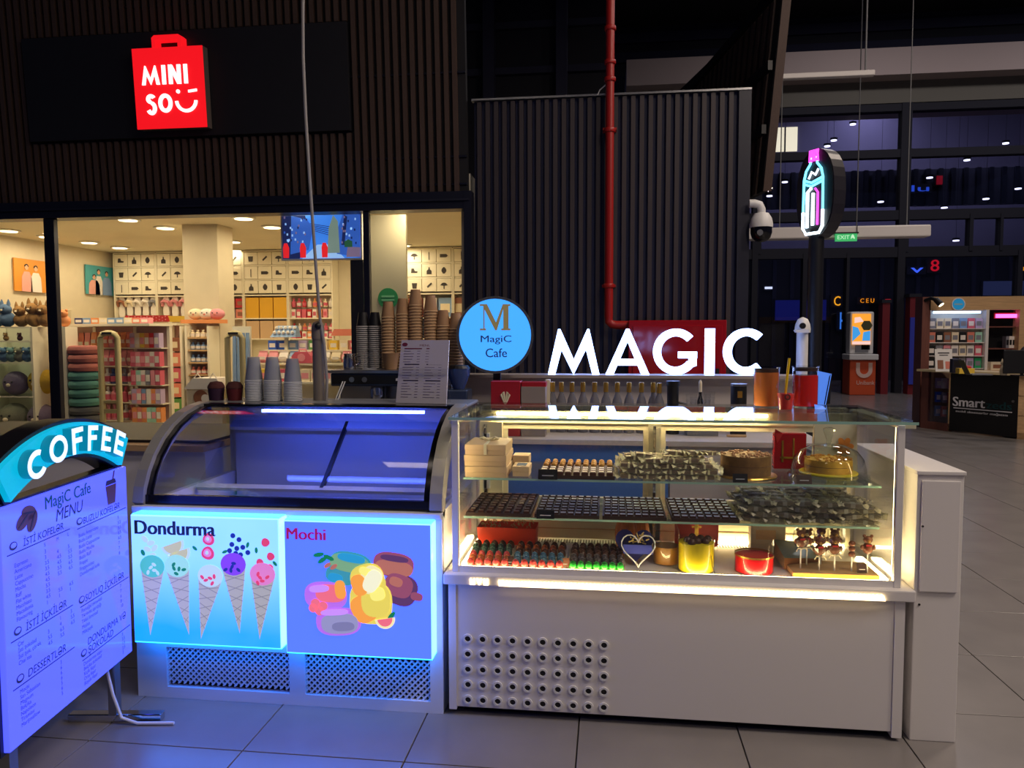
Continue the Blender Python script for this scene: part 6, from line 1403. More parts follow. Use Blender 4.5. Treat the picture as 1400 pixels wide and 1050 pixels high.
price_tag(-.235, 2.965, S1, 'small black tag in front of the upper shelf tray', .075, h=.038)

# wrapped bars: clear bag with a dark bar, ribbon bow
WB = {}
def wrapped(kind, loc, rz, ry, label, group):
    if kind not in WB:
        o = MB().box(-.032, .032, -.018, .018, .003, .017).build('wrapped_bar', M('bar_'+kind, (92, 62, 48) if kind == 'pale' else (72, 62, 55), .35), local=True, bev=.003)
        M('cello_'+kind, (226, 216, 184) if kind == 'pale' else (150, 146, 126), .2, alpha=.15 if kind == 'pale' else .22); M('cello_edge', (236, 226, 176), .35); M('cello_edge_dk', (176, 170, 142), .35)
        MB().add([(-.052, -.024, .001), (.052, -.024, .001), (.052, .024, .001), (-.052, .024, .001), (-.040, -.021, .020), (.040, -.021, .020), (.040, .021, .020), (-.040, .021, .020)], [(3, 2, 1, 0), (0, 1, 5, 4), (1, 2, 6, 5), (2, 3, 7, 6), (3, 0, 4, 7), (4, 5, 6, 7)]).build('wrapper', 'cello_'+kind, o, local=True)
        for s in (-1, 1):                                       # pinched, crinkled wrapper ends
            v = []; 
            for k in range(6): v += [(s*.036, -.022+k*.0088, .010), (s*(.050+.006*(k % 2)), -.028+k*.0112, .004+.013*(k % 2))]
            MB().add(v, [(2*k, 2*k+1, 2*k+3, 2*k+2) for k in range(5)]).build('wrapper_end', 'cello_edge' if kind == 'pale' else 'cello_edge_dk', o, local=True)
        sw_ = .004 if kind == 'pale' else .008
        MB().box(-sw_, sw_, -.0195, .0195, .0175, .0185).box(-sw_, sw_, -.0198, -.0185, .002, .018).build('sticker', 'cello_edge' if kind == 'pale' else 'grey_plastic', o, local=True)
        WB[kind] = tag(o, label, 'chocolate bar', group); o.location = loc; o.rotation_euler = (0, ry, rz); return o
    return dup(WB[kind], loc, (0, ry, rz), label, group)
random.seed(11)
for lv, n in enumerate((5, 5, 5, 4)):
    for yk in range(4):
        for i in range(n):
            if lv == 3 and (yk > 2 or (i == 0 and yk == 0)): continue
            wrapped('pale', (.080+i*.072+(.022 if lv % 2 else 0)+random.uniform(-.006, .006), 3.02+yk*.062+random.uniform(-.004, .004), S1+.001+lv*.0215), random.uniform(-.12, .12), random.uniform(-.06, .06), 'clear wrapped chocolate bar with pale wrapper ends in the upper shelf heap', 'wrapped bars on the upper shelf')
for i, x in enumerate((.14, .26, .335, .39)):
    wrapped('pale', (x, 3.08, S1+.001+.0215*4-(0 if i else .012)), .3*i, .12, 'clear wrapped chocolate bar on the very top of the upper shelf heap', 'topmost wrapped bars')
for lv in range(4):
    for yk in range(5):
        for i in range(6 if lv < 3 else 5):
            if lv >= 2 and yk == 4 and i == 5: continue
            wrapped('dark', (.555+i*.082+(.03 if lv % 2 else 0)+random.uniform(-.01, .01), 3.02+yk*.066+random.uniform(-.008, .008), S2+.001+lv*.0215), random.uniform(-.35, .35), random.uniform(-.12, .12), 'dark wrapped chocolate bar in the middle shelf heap beside the trays', 'wrapped bars on the middle shelf')

# boxes at the end of the upper shelf
def carton(x0, x1, y0, y1, z0, z1, label, ribbon=False, window=False, name='gift_box', rz=0.0):
    cx, cy = (x0+x1)/2, (y0+y1)/2
    r = thing(name, label, 'box', (cx, cy, z0), rz); w_, d_, h_ = (x1-x0)/2, (y1-y0)/2, z1-z0
    MB().box(-w_, w_, -d_, d_, 0, h_*.8).build('base', M('carton', (214, 184, 146), .6), r, local=True); MB().box(-w_-.002, w_+.002, -d_-.002, d_+.002, h_*.45, h_).build('lid', 'carton', r, local=True, bev=.002)
    if window: MB().box(-w_*.6, w_*.6, -d_*.6, d_*.6, h_, h_+.0015).build('window', M('box_window', (130, 160, 190), .1), r, local=True)
    if ribbon:
        MB().box(-.006, .006, -d_-.003, d_+.003, h_, h_+.002).box(-.006, .006, -d_-.004, -d_-.002, 0, h_).build('ribbon', 'case_cream', r, local=True)
        for s in (-1, 1): MB().tube([(0, 0, h_+.004), (s*.025, -.01, h_+.018), (s*.04, -.005, h_+.012), (s*.02, .004, h_+.006), (0, 0, h_+.004)], .004, 6).build('bow_loop', 'case_cream', r, local=True)
carton(-.566, -.40, 2.985, 3.20, S1, S1+.043, 'kraft carton lowest of the stack of three on the upper shelf', window=False)
carton(-.568, -.402, 2.985, 3.20, S1+.0445, S1+.088, 'kraft carton in the middle of the stack of three')
carton(-.566, -.404, 2.987, 3.20, S1+.0895, S1+.130, 'kraft carton with a ribbon bow, topmost of the stack of three', ribbon=True)
carton(-.380, -.315, 3.02, 3.12, S1, S1+.040, 'small kraft box with a window beside the stack of three', window=True)
carton(-.395, -.330, 3.16, 3.24, S1, S1+.062, 'small pale box standing behind the windowed kraft box')

# cakes
def cake(x, y, z, r_, h_, label, side, top, board, glassdome=False):
    t = thing('cake', label, 'cake', (x, y, z))
    MB().lathe([(r_*1.22, 0), (r_*1.25, .004), (r_*1.22, .008)], n=32).build('board', board, t, local=True)
    MB().lathe([(r_, .008), (r_*1.01, .008+h_*.5), (r_, .008+h_)], n=32).build('sponge', side, t, local=True, smooth=True)
    mb = MB(); random.seed(5)
    for k in range(60):
        a = random.uniform(0, 2*PI); q = r_*math.sqrt(random.random())*.96; mb.ball((q*math.cos(a), q*math.sin(a), .010+h_), random.uniform(.004, .008), (1, 1, .8), 6, 4)
    o = mb.build('crumb_topping', top, t, local=True); o['kind'] = 'stuff'
    MB().lathe([(r_*1.004, .008+h_*.45), (r_*1.012, .008+h_*.5), (r_*1.004, .008+h_*.56)], n=32, caps=False).build('filling', 'choco', t, local=True)
    return t
M('cake_brown', (120, 86, 50), .7, noise=.25, nscale=40); M('cake_top', (176, 130, 96), .7); M('cake_yellow', (206, 160, 60), .6, noise=.2, nscale=30); M('cake_gold', (190, 130, 40), .6)
M('cake_board_yellow', (210, 190, 20), .4)
cake(.545, 3.14, S1, .097, .078, 'brown layer cake with a crumb topping on a golden board', 'cake_brown', 'cake_top', 'gold')
cake(.862, 3.14, S1+.016, .088, .050, 'yellow cake under a clear glass dome on the upper shelf', 'cake_yellow', 'cake_gold', 'cake_board_yellow')
MB_ = thing('cake_dome', 'clear glass cake dome with a faceted knob over the yellow cake', 'cake dome', (.862, 3.14, S1))
MB_.scale = (1.1, 1.1, 1.1)
glassy('dome_glass', (248, 250, 248), 1.5, 1.6)
MB().lathe([(.135, 0), (.140, .006), (.135, .012)], n=36).build('plate', 'glass_green', MB_, local=True, smooth=True)
MB().lathe([(.128, .013), (.127, .035), (.118, .07), (.095, .098), (.055, .116), (.012, .122)], n=36, caps=False).build('dome', 'dome_glass', MB_, local=True, smooth=True)
MB().lathe([(.010, .121), (.009, .135), (.020, .165), (.022, .175), (.012, .180)], n=12).build('knob', 'dome_glass', MB_, local=True)
price_tag(.50, 2.985, S1, 'black tag in front of the brown layer cake', .055); price_tag(.735, 2.985, S1, 'black tag in front of the glass dome', .055, 'tray_board')
# red gift packet and white bag behind the cakes
rp = thing('gift_packet', 'red gift packet with a gold ribbon behind the glass dome', 'gift', (.755, 3.33, S1))
MB().box(-.065, .065, -.02, .02, 0, .15).build('packet', 'red_gloss', rp, local=True, bev=.004)
MB().box(-.035, -.028, -.0225, -.0205, .03, .12).box(.01, .016, -.0225, -.0205, .03, .13).box(-.04, .03, -.0225, -.0205, .045, .052).build('gold_sign', 'gold', rp, local=True)
MB().add([(-.065, -.021, .15), (-.03, -.021, .15), (-.055, -.028, .11), (-.065, -.03, .17)], [(0, 1, 2), (0, 3, 1)]).build('ribbon_fold', 'red_paint', rp, local=True)
wb_ = thing('paper_bag', 'white paper bag with an orange flower in the case corner', 'bag', (.955, 3.34, S1))
MB().add([(-.10, -.03, 0), (.07, -.03, 0), (.07, .03, 0), (-.10, .03, 0), (-.10, -.005, .20), (.07, -.005, .20), (.07, .005, .20), (-.10, .005, .20)], [(3, 2, 1, 0), (0, 1, 5, 4), (1, 2, 6, 5), (2, 3, 7, 6), (3, 0, 4, 7), (4, 5, 6, 7)]).build('bag', M('bag_paper', (200, 192, 172), .6), wb_, local=True)
for k in range(6): MB().prism(ell(.022*math.cos(k*PI/3), .022*math.sin(k*PI/3), .017, .012, k*PI/3, 12), .002, FRONT((.015, -.028, .10))).build('flower_petal', M('petal', (214, 130, 50), .6), wb_, local=True)

# bottom deck: bonbons, bowls and figures
gx = [(-.555, ['red', 'orange', 'red', 'teal', 'teal', 'brown'], 5, .034, 'bonbons in the corner block of the deck', 'rosy and teal bonbon'), (-.375, ['red', 'blue', 'blue', 'brown', 'orange', 'brown'], 6, .0345, 'bonbons in the red and blue block', 'red, blue or brown bonbon'), (-.150, ['green', 'grey', 'grey', 'brown', 'brown', 'brown'], 7, .0305, 'bonbons in the green block', 'green, grey or brown bonbon')]
for bi, (x0, cols_, n, pt_, g, l) in enumerate(gx):
    xw = x0+.015+n*pt_-.010
    bt = MB().add([(x0-.006, 2.928, S0), (xw, 2.928, S0), (xw, 3.14, S0), (x0-.006, 3.14, S0), (x0-.006, 2.928, S0+.0005), (xw, 2.928, S0+.0005), (xw, 3.14, S0+.0345), (x0-.006, 3.14, S0+.0345)], [(3, 2, 1, 0), (0, 1, 5, 4), (1, 2, 6, 5), (2, 3, 7, 6), (3, 0, 4, 7), (4, 5, 6, 7)]).build('sloped_tray', 'case_cream')
    tag(bt, 'sloped cream tray under the %s bonbons on the case deck' % ['corner block', 'red and blue', 'green fronted'][bi], 'tray', 'bonbon trays')
    for j, c in enumerate(cols_):
        for i in range(n):
            praline(c, (x0+.015+i*pt_+.004*(j % 2), 2.945+j*.034, S0+.0025+.0055*j), c+' bonbon in the %s deck block, %s row from the glass' % (['corner', 'red and blue', 'green fronted'][bi], ['first', 'second', 'third', 'fourth', 'fifth', 'sixth'][j]), g)
price_tag(-.388, 2.96, S0, 'dark tag between the corner and the red bonbon blocks', .034, 'tray_board', .035); price_tag(-.168, 2.96, S0, 'brown tag between the red and the green bonbon blocks', .036, 'pk_brown', .035)
rb = thing('red_gift_box', 'open red box filled with golden paper at the back of the deck', 'box', (-.40, 3.22, S0))
glow_r = M('red_box', (238, 70, 30), .45)
MB().add([(-.145, -.05, 0), (.095, -.05, 0), (.095, .05, 0), (-.145, .05, 0), (-.15, -.06, .10), (.10, -.06, .10), (.10, .06, .10), (-.15, .06, .10)], [(3, 2, 1, 0), (0, 1, 5, 4), (1, 2, 6, 5), (2, 3, 7, 6), (3, 0, 4, 7)]).build('box', 'red_box', rb, local=True)
random.seed(3); sh = MB()
for k in range(60):
    a = Vector((random.uniform(-.14, .09), random.uniform(-.05, .05), random.uniform(.08, .125))); b = a+Vector((random.uniform(-.02, .02), random.uniform(-.01, .01), random.uniform(-.012, .014))); sh.tube([a, (a+b)/2+Vector((0, 0, .008)), b], .0018, 4)
o = sh.build('paper_shreds', M('shred', (206, 180, 110), .5), rb, local=True); o['kind'] = 'stuff'
# orange pumpkin-like packs
for i, (x, y) in enumerate(((.075, 3.20), (.125, 3.24))):
    p = thing('orange_ornament', ['orange ribbed ornament in front of its twin', 'orange ribbed ornament half hidden behind its twin'][i], 'ornament', (x, y, S0))
    for k in range(7): MB().ball((.022*math.cos(k*2*PI/7), .022*math.sin(k*2*PI/7), .075), .030, (.9, .9, 2.4), 8, 8).build('rib', M('pumpkin', (216, 120, 20), .5), p, local=True, smooth=True)
    MB().cyl((0, 0, .14), (.004, 0, .165), .006, .003, 6).build('stem', 'choco', p, local=True)
# heart box
hb_ = thing('heart_box', 'clear heart shaped box with a blue rim and golden shreds', 'box', (.118, 2.99, S0))
hb_.scale = (1.15, 1.15, 1.15)
def heart(s, n=30): return [(s*.0625*(16*math.sin(2*PI*k/n)**3)*.95, s*.0625*(13*math.cos(2*PI*k/n)-5*math.cos(4*PI*k/n)-2*math.cos(6*PI*k/n)-math.cos(8*PI*k/n)+17)) for k in range(n)][::-1]
HR = Matrix.Rotation(math.radians(-14), 4, 'X') @ FRONT((0, 0, .002))
MB().prism(heart(.068), .008, HR @ Matrix.Translation((-.012, .004, -.036))).build('back', M('heart_blue', (44, 44, 110), .3), hb_, local=True)
MB().prism(heart(.060), .040, HR @ Matrix.Translation((0, 0, -.028))).build('shell', 'plastic_clear', hb_, local=True)
MB().prism([(-.05, .045), (.05, .045), (.045, .075), (-.05, .075)], .02, HR @ Matrix.Translation((0, 0, -.02))).build('blue_band', M('heart_band', (80, 90, 190), .4), hb_, local=True)
hs = MB()
for k in range(24):
    a = HR @ Vector((random.uniform(-.03, .03), random.uniform(.08, .11), random.uniform(-.02, .0))); b = a+Vector((random.uniform(-.02, .02), random.uniform(-.005, .005), random.uniform(-.015, .015))); hs.tube([a, b], .0025, 4)
ho = heart(.060); MB().tube([HR @ Vector((p[0], p[1], .013)) for p in ho+ho[:2]], .0022, 6).build('front_rim', 'cup_clear_rim', hb_, local=True); MB().tube([HR @ Vector((p[0], p[1], -.026)) for p in ho+ho[:2]], .0016, 6).build('back_rim', 'cup_clear_rim', hb_, local=True)
o = hs.build('shreds', 'shred', hb_, local=True); o['kind'] = 'stuff'
# glass jars / bowls
def vessel(x, y, r_, h_, label, liquid, lh, dome=False, contents=None):
    t = thing('sweet_jar', label, 'jar', (x, y, S0))
    MB().lathe([(r_, .002), (r_, h_)], n=28, caps=False).build('glass', 'plastic_clear', t, local=True, smooth=True)
    MB().lathe([(r_, 0), (r_, .003)], n=28).build('foot', 'plastic_clear', t, local=True)
    MB().lathe([(r_*.97, .003), (r_*.97, lh)], n=28).build('filling', liquid, t, local=True, smooth=True)
    if dome: MB().lathe([(r_*1.02, h_), (r_*.98, h_+.03), (r_*.7, h_+.06), (.004, h_+.072)], n=28, caps=False).build('dome_lid', 'plastic_clear', t, local=True, smooth=True)
    return t
vessel(.232, 3.08, .052, .105, 'amber glass jar with a domed lid behind the heart box', M('amber', (200, 140, 50), .25, trans=.3), .07, True)
yb = vessel(.340, 3.00, .069, .125, 'bright yellow wrapped bowl of dark truffles at the front of the deck', M('yellow_wrap', (236, 214, 10), .35), .11)
for k in range(9):
    a = k*2.4; q = .018*math.sqrt(k)*.95
    MB().ball((q*math.cos(a), q*math.sin(a), .115), .016, n=10, m=8).build('truffle', 'choco_dark', yb, local=True, smooth=True)
MB().tube([(.05, -.05, .07), (.055, -.055, .03), (.066, -.05, .0)], .0015, 5).build('string', 'black', yb, local=True)
rj = vessel(.560, 3.01, .073, .125, 'clear jar wrapped in a red band at the front of the deck', M('red_wrap', (226, 14, 24), .3), .062)
MB().lathe([(.0735, .062), (.074, .069)], n=28, caps=False).build('rim_band', 'gold', rj, local=True)
kz_ = thing('red_card', 'red patterned gift card standing behind the yellow bowl', 'card', (.37, 3.27, S0))
MB().prism([(-.09, .03), (-.08, .02), (.08, .02), (.09, .03), (.09, .17), (-.09, .17)], .01, FRONT((0, 0, 0))).build('card', M('card_red', (216, 60, 56), .45), kz_, local=True); MB().box(-.09, .09, 0, .012, 0, .03).build('stand', 'plastic_clear', kz_, local=True)
MB().prism([(-.008, .06), (.008, .06), (.008, .15), (-.008, .15)], .002, FRONT((0, -.01, 0))).build('gold_sign', 'gold', kz_, local=True); MB().prism([(-.02, .10), (.02, .10), (.02, .106), (-.02, .106)], .002, FRONT((0, -.01, 0))).build('gold_sign', 'gold', kz_, local=True)
pb = thing('pale_box', 'pale carton standing behind the red banded jar', 'box', (.66, 3.28, S0)); MB().box(-.07, .07, -.03, .03, 0, .13).build('carton', 'bag_paper', pb, local=True, bev=.003); MB().box(-.05, .03, -.0315, -.03, .06, .10).build('label', 'beige_box', pb, local=True)
wbx = thing('wooden_box', 'open brown wooden box lid leaning beside the lollipop board', 'box', (.755, 3.14, S0))
MB().add([(-.075, -.10, 0), (.08, -.04, 0), (.08, .10, 0), (-.075, .10, 0), (-.075, -.10, .045), (.08, -.04, .03), (.08, .10, .055), (-.075, .10, .065)], [(3, 2, 1, 0), (0, 1, 5, 4), (1, 2, 6, 5), (2, 3, 7, 6), (3, 0, 4, 7)]).build('box', M('box_brown', (140, 90, 50), .6), wbx, local=True)
MB().add([(-.075, -.10, .045), (.08, -.04, .03), (.08, .10, .055), (-.075, .10, .065)], [(0, 1, 2, 3)]).build('glass_top', M('box_blue', (130, 150, 150), .2), wbx, local=True)
# lollipop board
lb = thing('lollipop_board', 'wooden board holding the bear lollipops at the case corner', 'board', (.845, 3.03, S0))
MB().box(-.155, .155, -.085, .085, 0, .018).build('board', 'wood_light', lb, local=True, bev=.002); MB().box(-.155, .155, -.0865, -.085, .001, .017).build('front_edge', 'cake_gold', lb, local=True)
def lolly(x, y, h_, rz, label, wrap=True, kind='bear'):
    t = thing('bear_lollipop' if kind == 'bear' else 'round_lollipop', label, 'lollipop', (x, y, S0+.018), rz)
    MB().cyl((0, 0, 0), (0, 0, h_), .0028, n=8).build('stick', 'white_plastic', t, local=True)
    if kind == 'bear':
        MB().ball((0, 0, h_+.018), .020, (1, .7, 1.1), 12, 8).build('body', M('bear_brown', (120, 66, 36), .4), t, local=True, smooth=True); MB().ball((0, 0, h_+.050), .016, (1.1, .75, .9), 12, 8).build('head', 'bear_brown', t, local=True, smooth=True)
        for s in (-1, 1): MB().ball((s*.013, 0, h_+.064), .0065, n=8, m=6).build('ear', 'bear_brown', t, local=True); MB().ball((s*.021, -.004, h_+.022), .007, (1, .8, 1.5), 8, 6).build('arm', 'bear_brown', t, local=True)
        MB().ball((0, -.013, h_+.046), .006, n=8, m=6).build('muzzle', 'nut', t, local=True); MB().box(-.010, .010, -.016, -.013, h_+.028, h_+.034).build('bow', 'pk_red', t, local=True)
    else:
        for k in range(3): MB().ball((0, 0, h_+.008+k*.020), .012, (1.1, .8, .9), 10, 8).build('bead', 'bear_brown', t, local=True, smooth=True)
    if wrap:
        MB().lathe([(.003, h_-.012), (.024, h_+.004), (.030, h_+.03), (.026, h_+.06), (.010, h_+.078)], n=12, caps=False).build('wrapper', 'dome_glass', t, local=True)
        for s in (-1, 1): MB().tube([(0, -.004, h_-.008), (s*.014, -.010, h_-.004), (s*.022, -.010, h_-.016)], .0022, 5).build('ribbon', 'case_cream', t, local=True)
lp_ = [(.730, 3.00, .085, .2, 'bear lollipop in clear wrap standing tallest at the board end'), (.765, 3.05, .075, -.2, 'wrapped bear lollipop second along the board, set back'), (.795, 2.985, .060, .1, 'wrapped bear lollipop leaning low, third along the board'), (.820, 3.06, .080, 0, 'wrapped bear lollipop fourth along the board, set back'), (.850, 2.985, .066, -.1, 'wrapped bear lollipop fifth along the board'), (.868, 3.05, .078, .1, 'wrapped bear lollipop sixth along the board, set back')]
for a in lp_: lolly(*a)
lolly(.912, 2.985, .058, 0, 'unwrapped stacked round lollipop beside the small tag', False, 'round'); lolly(.965, 2.975, .075, 0, 'unwrapped bear lollipop at the bright LED corner', False)
price_tag(.945, 2.965, S0+.019, 'small dark tag between the two unwrapped lollipops', .035, 'tray_board', .03)
# ------------------------------------------------------------------ service counter behind, MAGIC letters, round sign
bar = thing('service_counter', 'grey service counter with a raised back shelf under the MAGIC letters', 'counter', (0.1, 4.2, 0))
MB().box(-1.9, 1.05, 3.94, 4.45, 0, .93).build('base', 'white_panel', bar); MB().box(-1.9, .30, 3.92, 3.94, .04, .93).build('front_panel', M('painted_blue_light', (70, 118, 190), .4), bar); MB().box(.31, 1.05, 3.92, 3.94, .04, .93).build('front_panel', 'grey_back', bar); MB().box(-1.92, 1.06, 3.90, 4.45, .93, .955).build('worktop', 'grey_back', bar)  # blue light seen through the case is painted into the left front panel
MB().box(-.86, 1.05, 4.42, 4.45, .955, 1.245).build('splash_panel', 'grey_back', bar); MB().box(-.88, 1.06, 4.36, 4.56, 1.245, 1.262).build('top_shelf', M('shelf_grey', (170, 160, 156), .35), bar)
MB().box(-.88, 1.06, 4.45, 4.54, 0, 1.245).build('back_body', 'grey_back', bar)
MB().box(ay(746, 530, 4.2).x, ay(752, 530, 4.2).x, 4.19, 4.24, .955, 1.245).build('divider', 'case_cream', bar)
glowl('magic_white', (2.2, 3.4, 8.0))
LY = 4.44; zl = 1.262; lh_ = ay(800, 450, LY).z-zl
magic = thing('letter_sign', 'large glowing white letters spelling MAGIC on the back shelf', 'sign', (.25, LY, zl))
for ch, p0, p1 in (('M', 749.5, 819.5), ('A', 828, 888), ('G', 893, 952.5), ('I', 964, 976.5), ('C', 989, 1045)):
    x0, x1 = ay(p0, 480, LY).x, ay(p1, 480, LY).x
    mb = MB(); glyph_mb(mb, ch, x1-x0, lh_, .043, FRONT((x0, LY+.025, zl+.001)), .05); mb.build('letter', 'magic_white', magic)
# round sign
RY_ = 4.10; rc = ay(677, 458, RY_); rr_ = .198
rsn = thing('round_cafe_sign', 'round blue glowing cafe sign with a brown letter M', 'sign', (rc.x, RY_, .955))
RMX = plane_mat((rc.x, RY_, rc.z), (math.cos(.22), math.sin(.22), 0), (0, 0, 1))
glowl('round_blue', (.06, .44, 1.5), (50, 60, 70)); glow('m_brown', (126, 112, 76), .55); glow('text_navy', (26, 50, 92), .6)
MB().ring(rr_+.010, rr_-.004, .075, RMX, 48, z0=-.07).build('rim', 'steel', rsn, smooth=True)
MB().ring(rr_-.003, .0005, .05, RMX, 48, z0=-.05).build('face', 'round_blue', rsn)
MB().ring(rr_-.003, .0005, .004, RMX, 48, z0=-.07).build('back', 'black', rsn)
def serifM(w_, h_):
    s = w_*.17; t = w_*.06; sf = h_*.07; o = w_*.07
    return [[(-o, 0), (s*.9, 0), (s*.9, sf), (t+s*.25, sf), (t+s*.25, h_*.80), (w_*.5, 0), (w_*.56, 0), (w_-s*1.15, h_*.82), (w_-s*1.15, sf), (w_-s*1.6, sf), (w_-s*1.6, 0), (w_+o, 0), (w_+o, sf), (w_, sf), (w_, h_-sf), (w_+o, h_-sf), (w_+o, h_), (w_-s*1.25, h_), (w_*.53, h_*.30), (s*1.15, h_), (-o, h_), (-o, h_-sf), (t, h_-sf), (t, sf), (-o, sf)]]
MM = RMX @ Matrix.Translation((-.072, .025, 0))
for p in serifM(.144, .140): MB().prism(p, .004, MM, .001).build('big_letter', 'm_brown', rsn)
lettering(rsn, 'MagiC', RMX, -.078, -.050, .165, .048, 'text_navy', .003, .001, bold=.012); lettering(rsn, 'Cafe', RMX, -.052, -.120, .115, .048, 'text_navy', .003, .001, bold=.012)
MB().box(rc.x-.02, rc.x+.02, RY_+.05, RY_+.08, .955, rc.z).build('stand', 'black', rsn)

# ------------------------------------------------------------------ coffee machine and what stands on it
MX0, MX1, MY0, MY1, MZ0, MZ1 = -1.475, -.845, 3.96, 4.40, .956, 1.31
cm = thing('coffee_machine', 'steel two group coffee machine on the service counter', 'coffee machine', ((MX0+MX1)/2, 4.2, .955))
MB().box(MX0, MX1, MY0+.12, MY1, MZ0+.03, MZ1-.02).build('body', 'steel', cm, bev=.01); MB().box(MX0, MX1, MY0-.02, MY1, MZ1-.09, MZ1-.02).build('hood', M('machine_blue', (72, 84, 110), .3, .6), cm, bev=.008)
MB().box(MX0+.01, MX1-.01, MY0-.024, MY0-.019, MZ1-.078, MZ1-.030).build('control_strip', 'black', cm); MB().box(MX0-.01, MX1+.01, MY0-.03, MY1, MZ1-.02, MZ1-.005).build('cup_tray', 'steel', cm)
MB().box(MX0, MX1, MY0-.02, MY0+.13, MZ0+.0, MZ0+.06).build('drip_tray', 'steel', cm, bev=.006)
for k_, w_ in ((0, .03), (.036, .05), (.092, .03)): MB().prism([(k_, 0), (k_+w_, .003), (k_+w_, .012), (k_+w_*.5, .017), (k_, .012)], .001, FRONT((MX0+.36, MY0-.024, MZ1-.06))).build('script_mark', 'print_white', cm)
for s in (.12, .19): MB().ring(.014, .0005, .006, FRONT((MX0+s, MY0-.024, MZ1-.054)), 14).build('dial', 'steel', cm)
for x in (MX0+.24, MX0+.50):
    g = MB().lathe([(.04, -.075), (.042, -.02), (.036, 0)], (x, MY0+.05, MZ1-.09), 18).build('group_head', 'chrome', cm, smooth=True)
    MB().tube([(x, MY0+.02, MZ1-.17), (x-.02, MY0-.06, MZ1-.175), (x-.05, MY0-.12, MZ1-.185)], [.014, .014, .018], 10).build('portafilter', 'black', cm, smooth=True)
    MB().lathe([(.034, -.10), (.038, -.075)], (x, MY0+.05, MZ1-.09), 18).build('basket', 'chrome', cm)
MB().tube([(MX0+.06, MY0-.03, MZ1-.09), (MX0+.045, MY0-.06, MZ1-.16), (MX0+.02, MY0-.05, MZ1-.28)], .006, 8).build('steam_wand', 'chrome', cm, smooth=True)
for x in (MX0+.05, MX1-.05):
    for y in (MY0+.05, MY1-.05): MB().cyl((x, y, .956), (x, y, MZ0+.03), .02).build('foot', 'black', cm)
# paper cups, upside down and nested
def cup_mesh(name, mname, rb, rt, h_, rim_m):
    o = MB().lathe([(rb, h_), (rt, .006)], n=20, caps=False).build(name, mname, local=True, smooth=True)
    MB().lathe([(rb*.98, h_-.002), (rb*.98, h_)], n=20).build('bottom', mname, o, local=True)
    MB().lathe([(rt, 0), (rt+.003, .003), (rt, .007)], n=20, caps=False).build('rim', rim_m, o, local=True, smooth=True)
    return o
M('cup_kraft', (176, 136, 98), .7); M('cup_rim', (206, 170, 128), .6); M('cup_black', (18, 18, 22), .5); M('cup_white_rim', (196, 192, 190), .5)
kc_ = cup_mesh('paper_cup', 'cup_kraft', .026, .039, .092, 'cup_rim'); bc_ = cup_mesh('paper_cup', 'cup_black', .024, .036, .085, 'cup_white_rim'); usedk = {id(kc_): 0, id(bc_): 0}
def stack(proto, px, py, y, z0, pitch, hcup, label, group):
    q = ay(px, py, y); n = max(2, int(round((q.z-z0-hcup)/pitch))+1)
    for i in range(n):
        loc = (q.x, y, z0+i*pitch)
        if i == n-1: label = 'topmost '+label
        if not usedk[id(proto)]:
            proto.location = loc; usedk[id(proto)] = 1; tag(proto, label, 'paper cup', group)
        else: dup(proto, loc, None, label, group)
zc0 = MZ1-.004
for px, py, nm in ((530.5, 412, 'first kraft stack beside the black stacks'), (550.5, 410, 'second kraft stack from the black stacks'), (568, 397, 'tallest kraft stack'), (588.5, 403, 'kraft stack right after the tallest'), (606, 426, 'short kraft stack before the last'), (623, 429, 'kraft stack touching the round blue sign')):
    stack(kc_, px, py, 4.22, zc0, .0165, .092, 'upturned kraft cup in the %s' % nm, 'cups in the '+nm)
for px, nm in ((496, 'outer black cup stack by the steel jug'), (512.5, 'black cup stack beside the kraft stacks')):
    stack(bc_, px, 428, 4.24, zc0, .0115, .085, 'black cup in the %s' % nm, 'cups in the '+nm)
jx = ay(478, 495, 4.06).x
jg = thing('steel_jug', 'small steel milk jug on the coffee machine', 'jug', (jx, 4.06, zc0)); MB().lathe([(.034, 0), (.036, .03), (.030, .075), (.033, .085)], n=18, caps=False).build('jug', 'chrome', jg, local=True, smooth=True); MB().lathe([(.034, 0), (.034, .002)], n=18).build('bottom', 'chrome', jg, local=True); MB().tube([(.034, 0, .07), (.06, 0, .065), (.058, 0, .03), (.036, 0, .02)], .004, 6).build('handle', 'chrome', jg, local=True)
bx_ = ay(534, 495, 4.06).x
bw2 = tag(MB().lathe([(.034, 0), (.046, .085), (.048, .088)], n=20, caps=False).lathe([(.034, 0), (.034, .002)], n=20).build('kraft_bowl', 'cup_kraft', smooth=True), 'upright kraft paper bowl in front of the kraft cups', 'bowl'); bw2.location = (bx_, 4.06, zc0)
M('cup_clear_rim', (220, 222, 226), .3)
def clear_cup(name): 
    o = MB().lathe([(.024, .100), (.036, .004)], n=20, caps=False).build(name, 'plastic_clear', local=True, smooth=True); MB().lathe([(.0235, .099), (.0235, .100)], n=20).build('bottom', 'plastic_clear', o, local=True); MB().lathe([(.036, 0), (.040, .0025), (.036, .005)], n=20, caps=False).build('rim', 'cup_clear_rim', o, local=True, smooth=True); return o
cl = clear_cup('plastic_cup'); tag(cl, 'clear plastic cup upside down on the coffee machine tray', 'plastic cup'); cl.location = (ay(505, 495, 4.03).x, 4.03, zc0)
def fcup(name):
    o = MB().lathe([(.028, .118), (.0425, .006)], n=22, caps=False).build(name, M('cup_frost', (186, 190, 200), .35, alpha=.55), local=True, smooth=True); MB().lathe([(.0275, .117), (.0275, .118)], n=22).build('bottom', 'cup_frost', o, local=True); MB().lathe([(.0425, 0), (.0455, .003), (.0425, .006)], n=22, caps=False).build('rim', 'cup_clear_rim', o, local=True, smooth=True); return o
fp = fcup('plastic_cup'); first = True
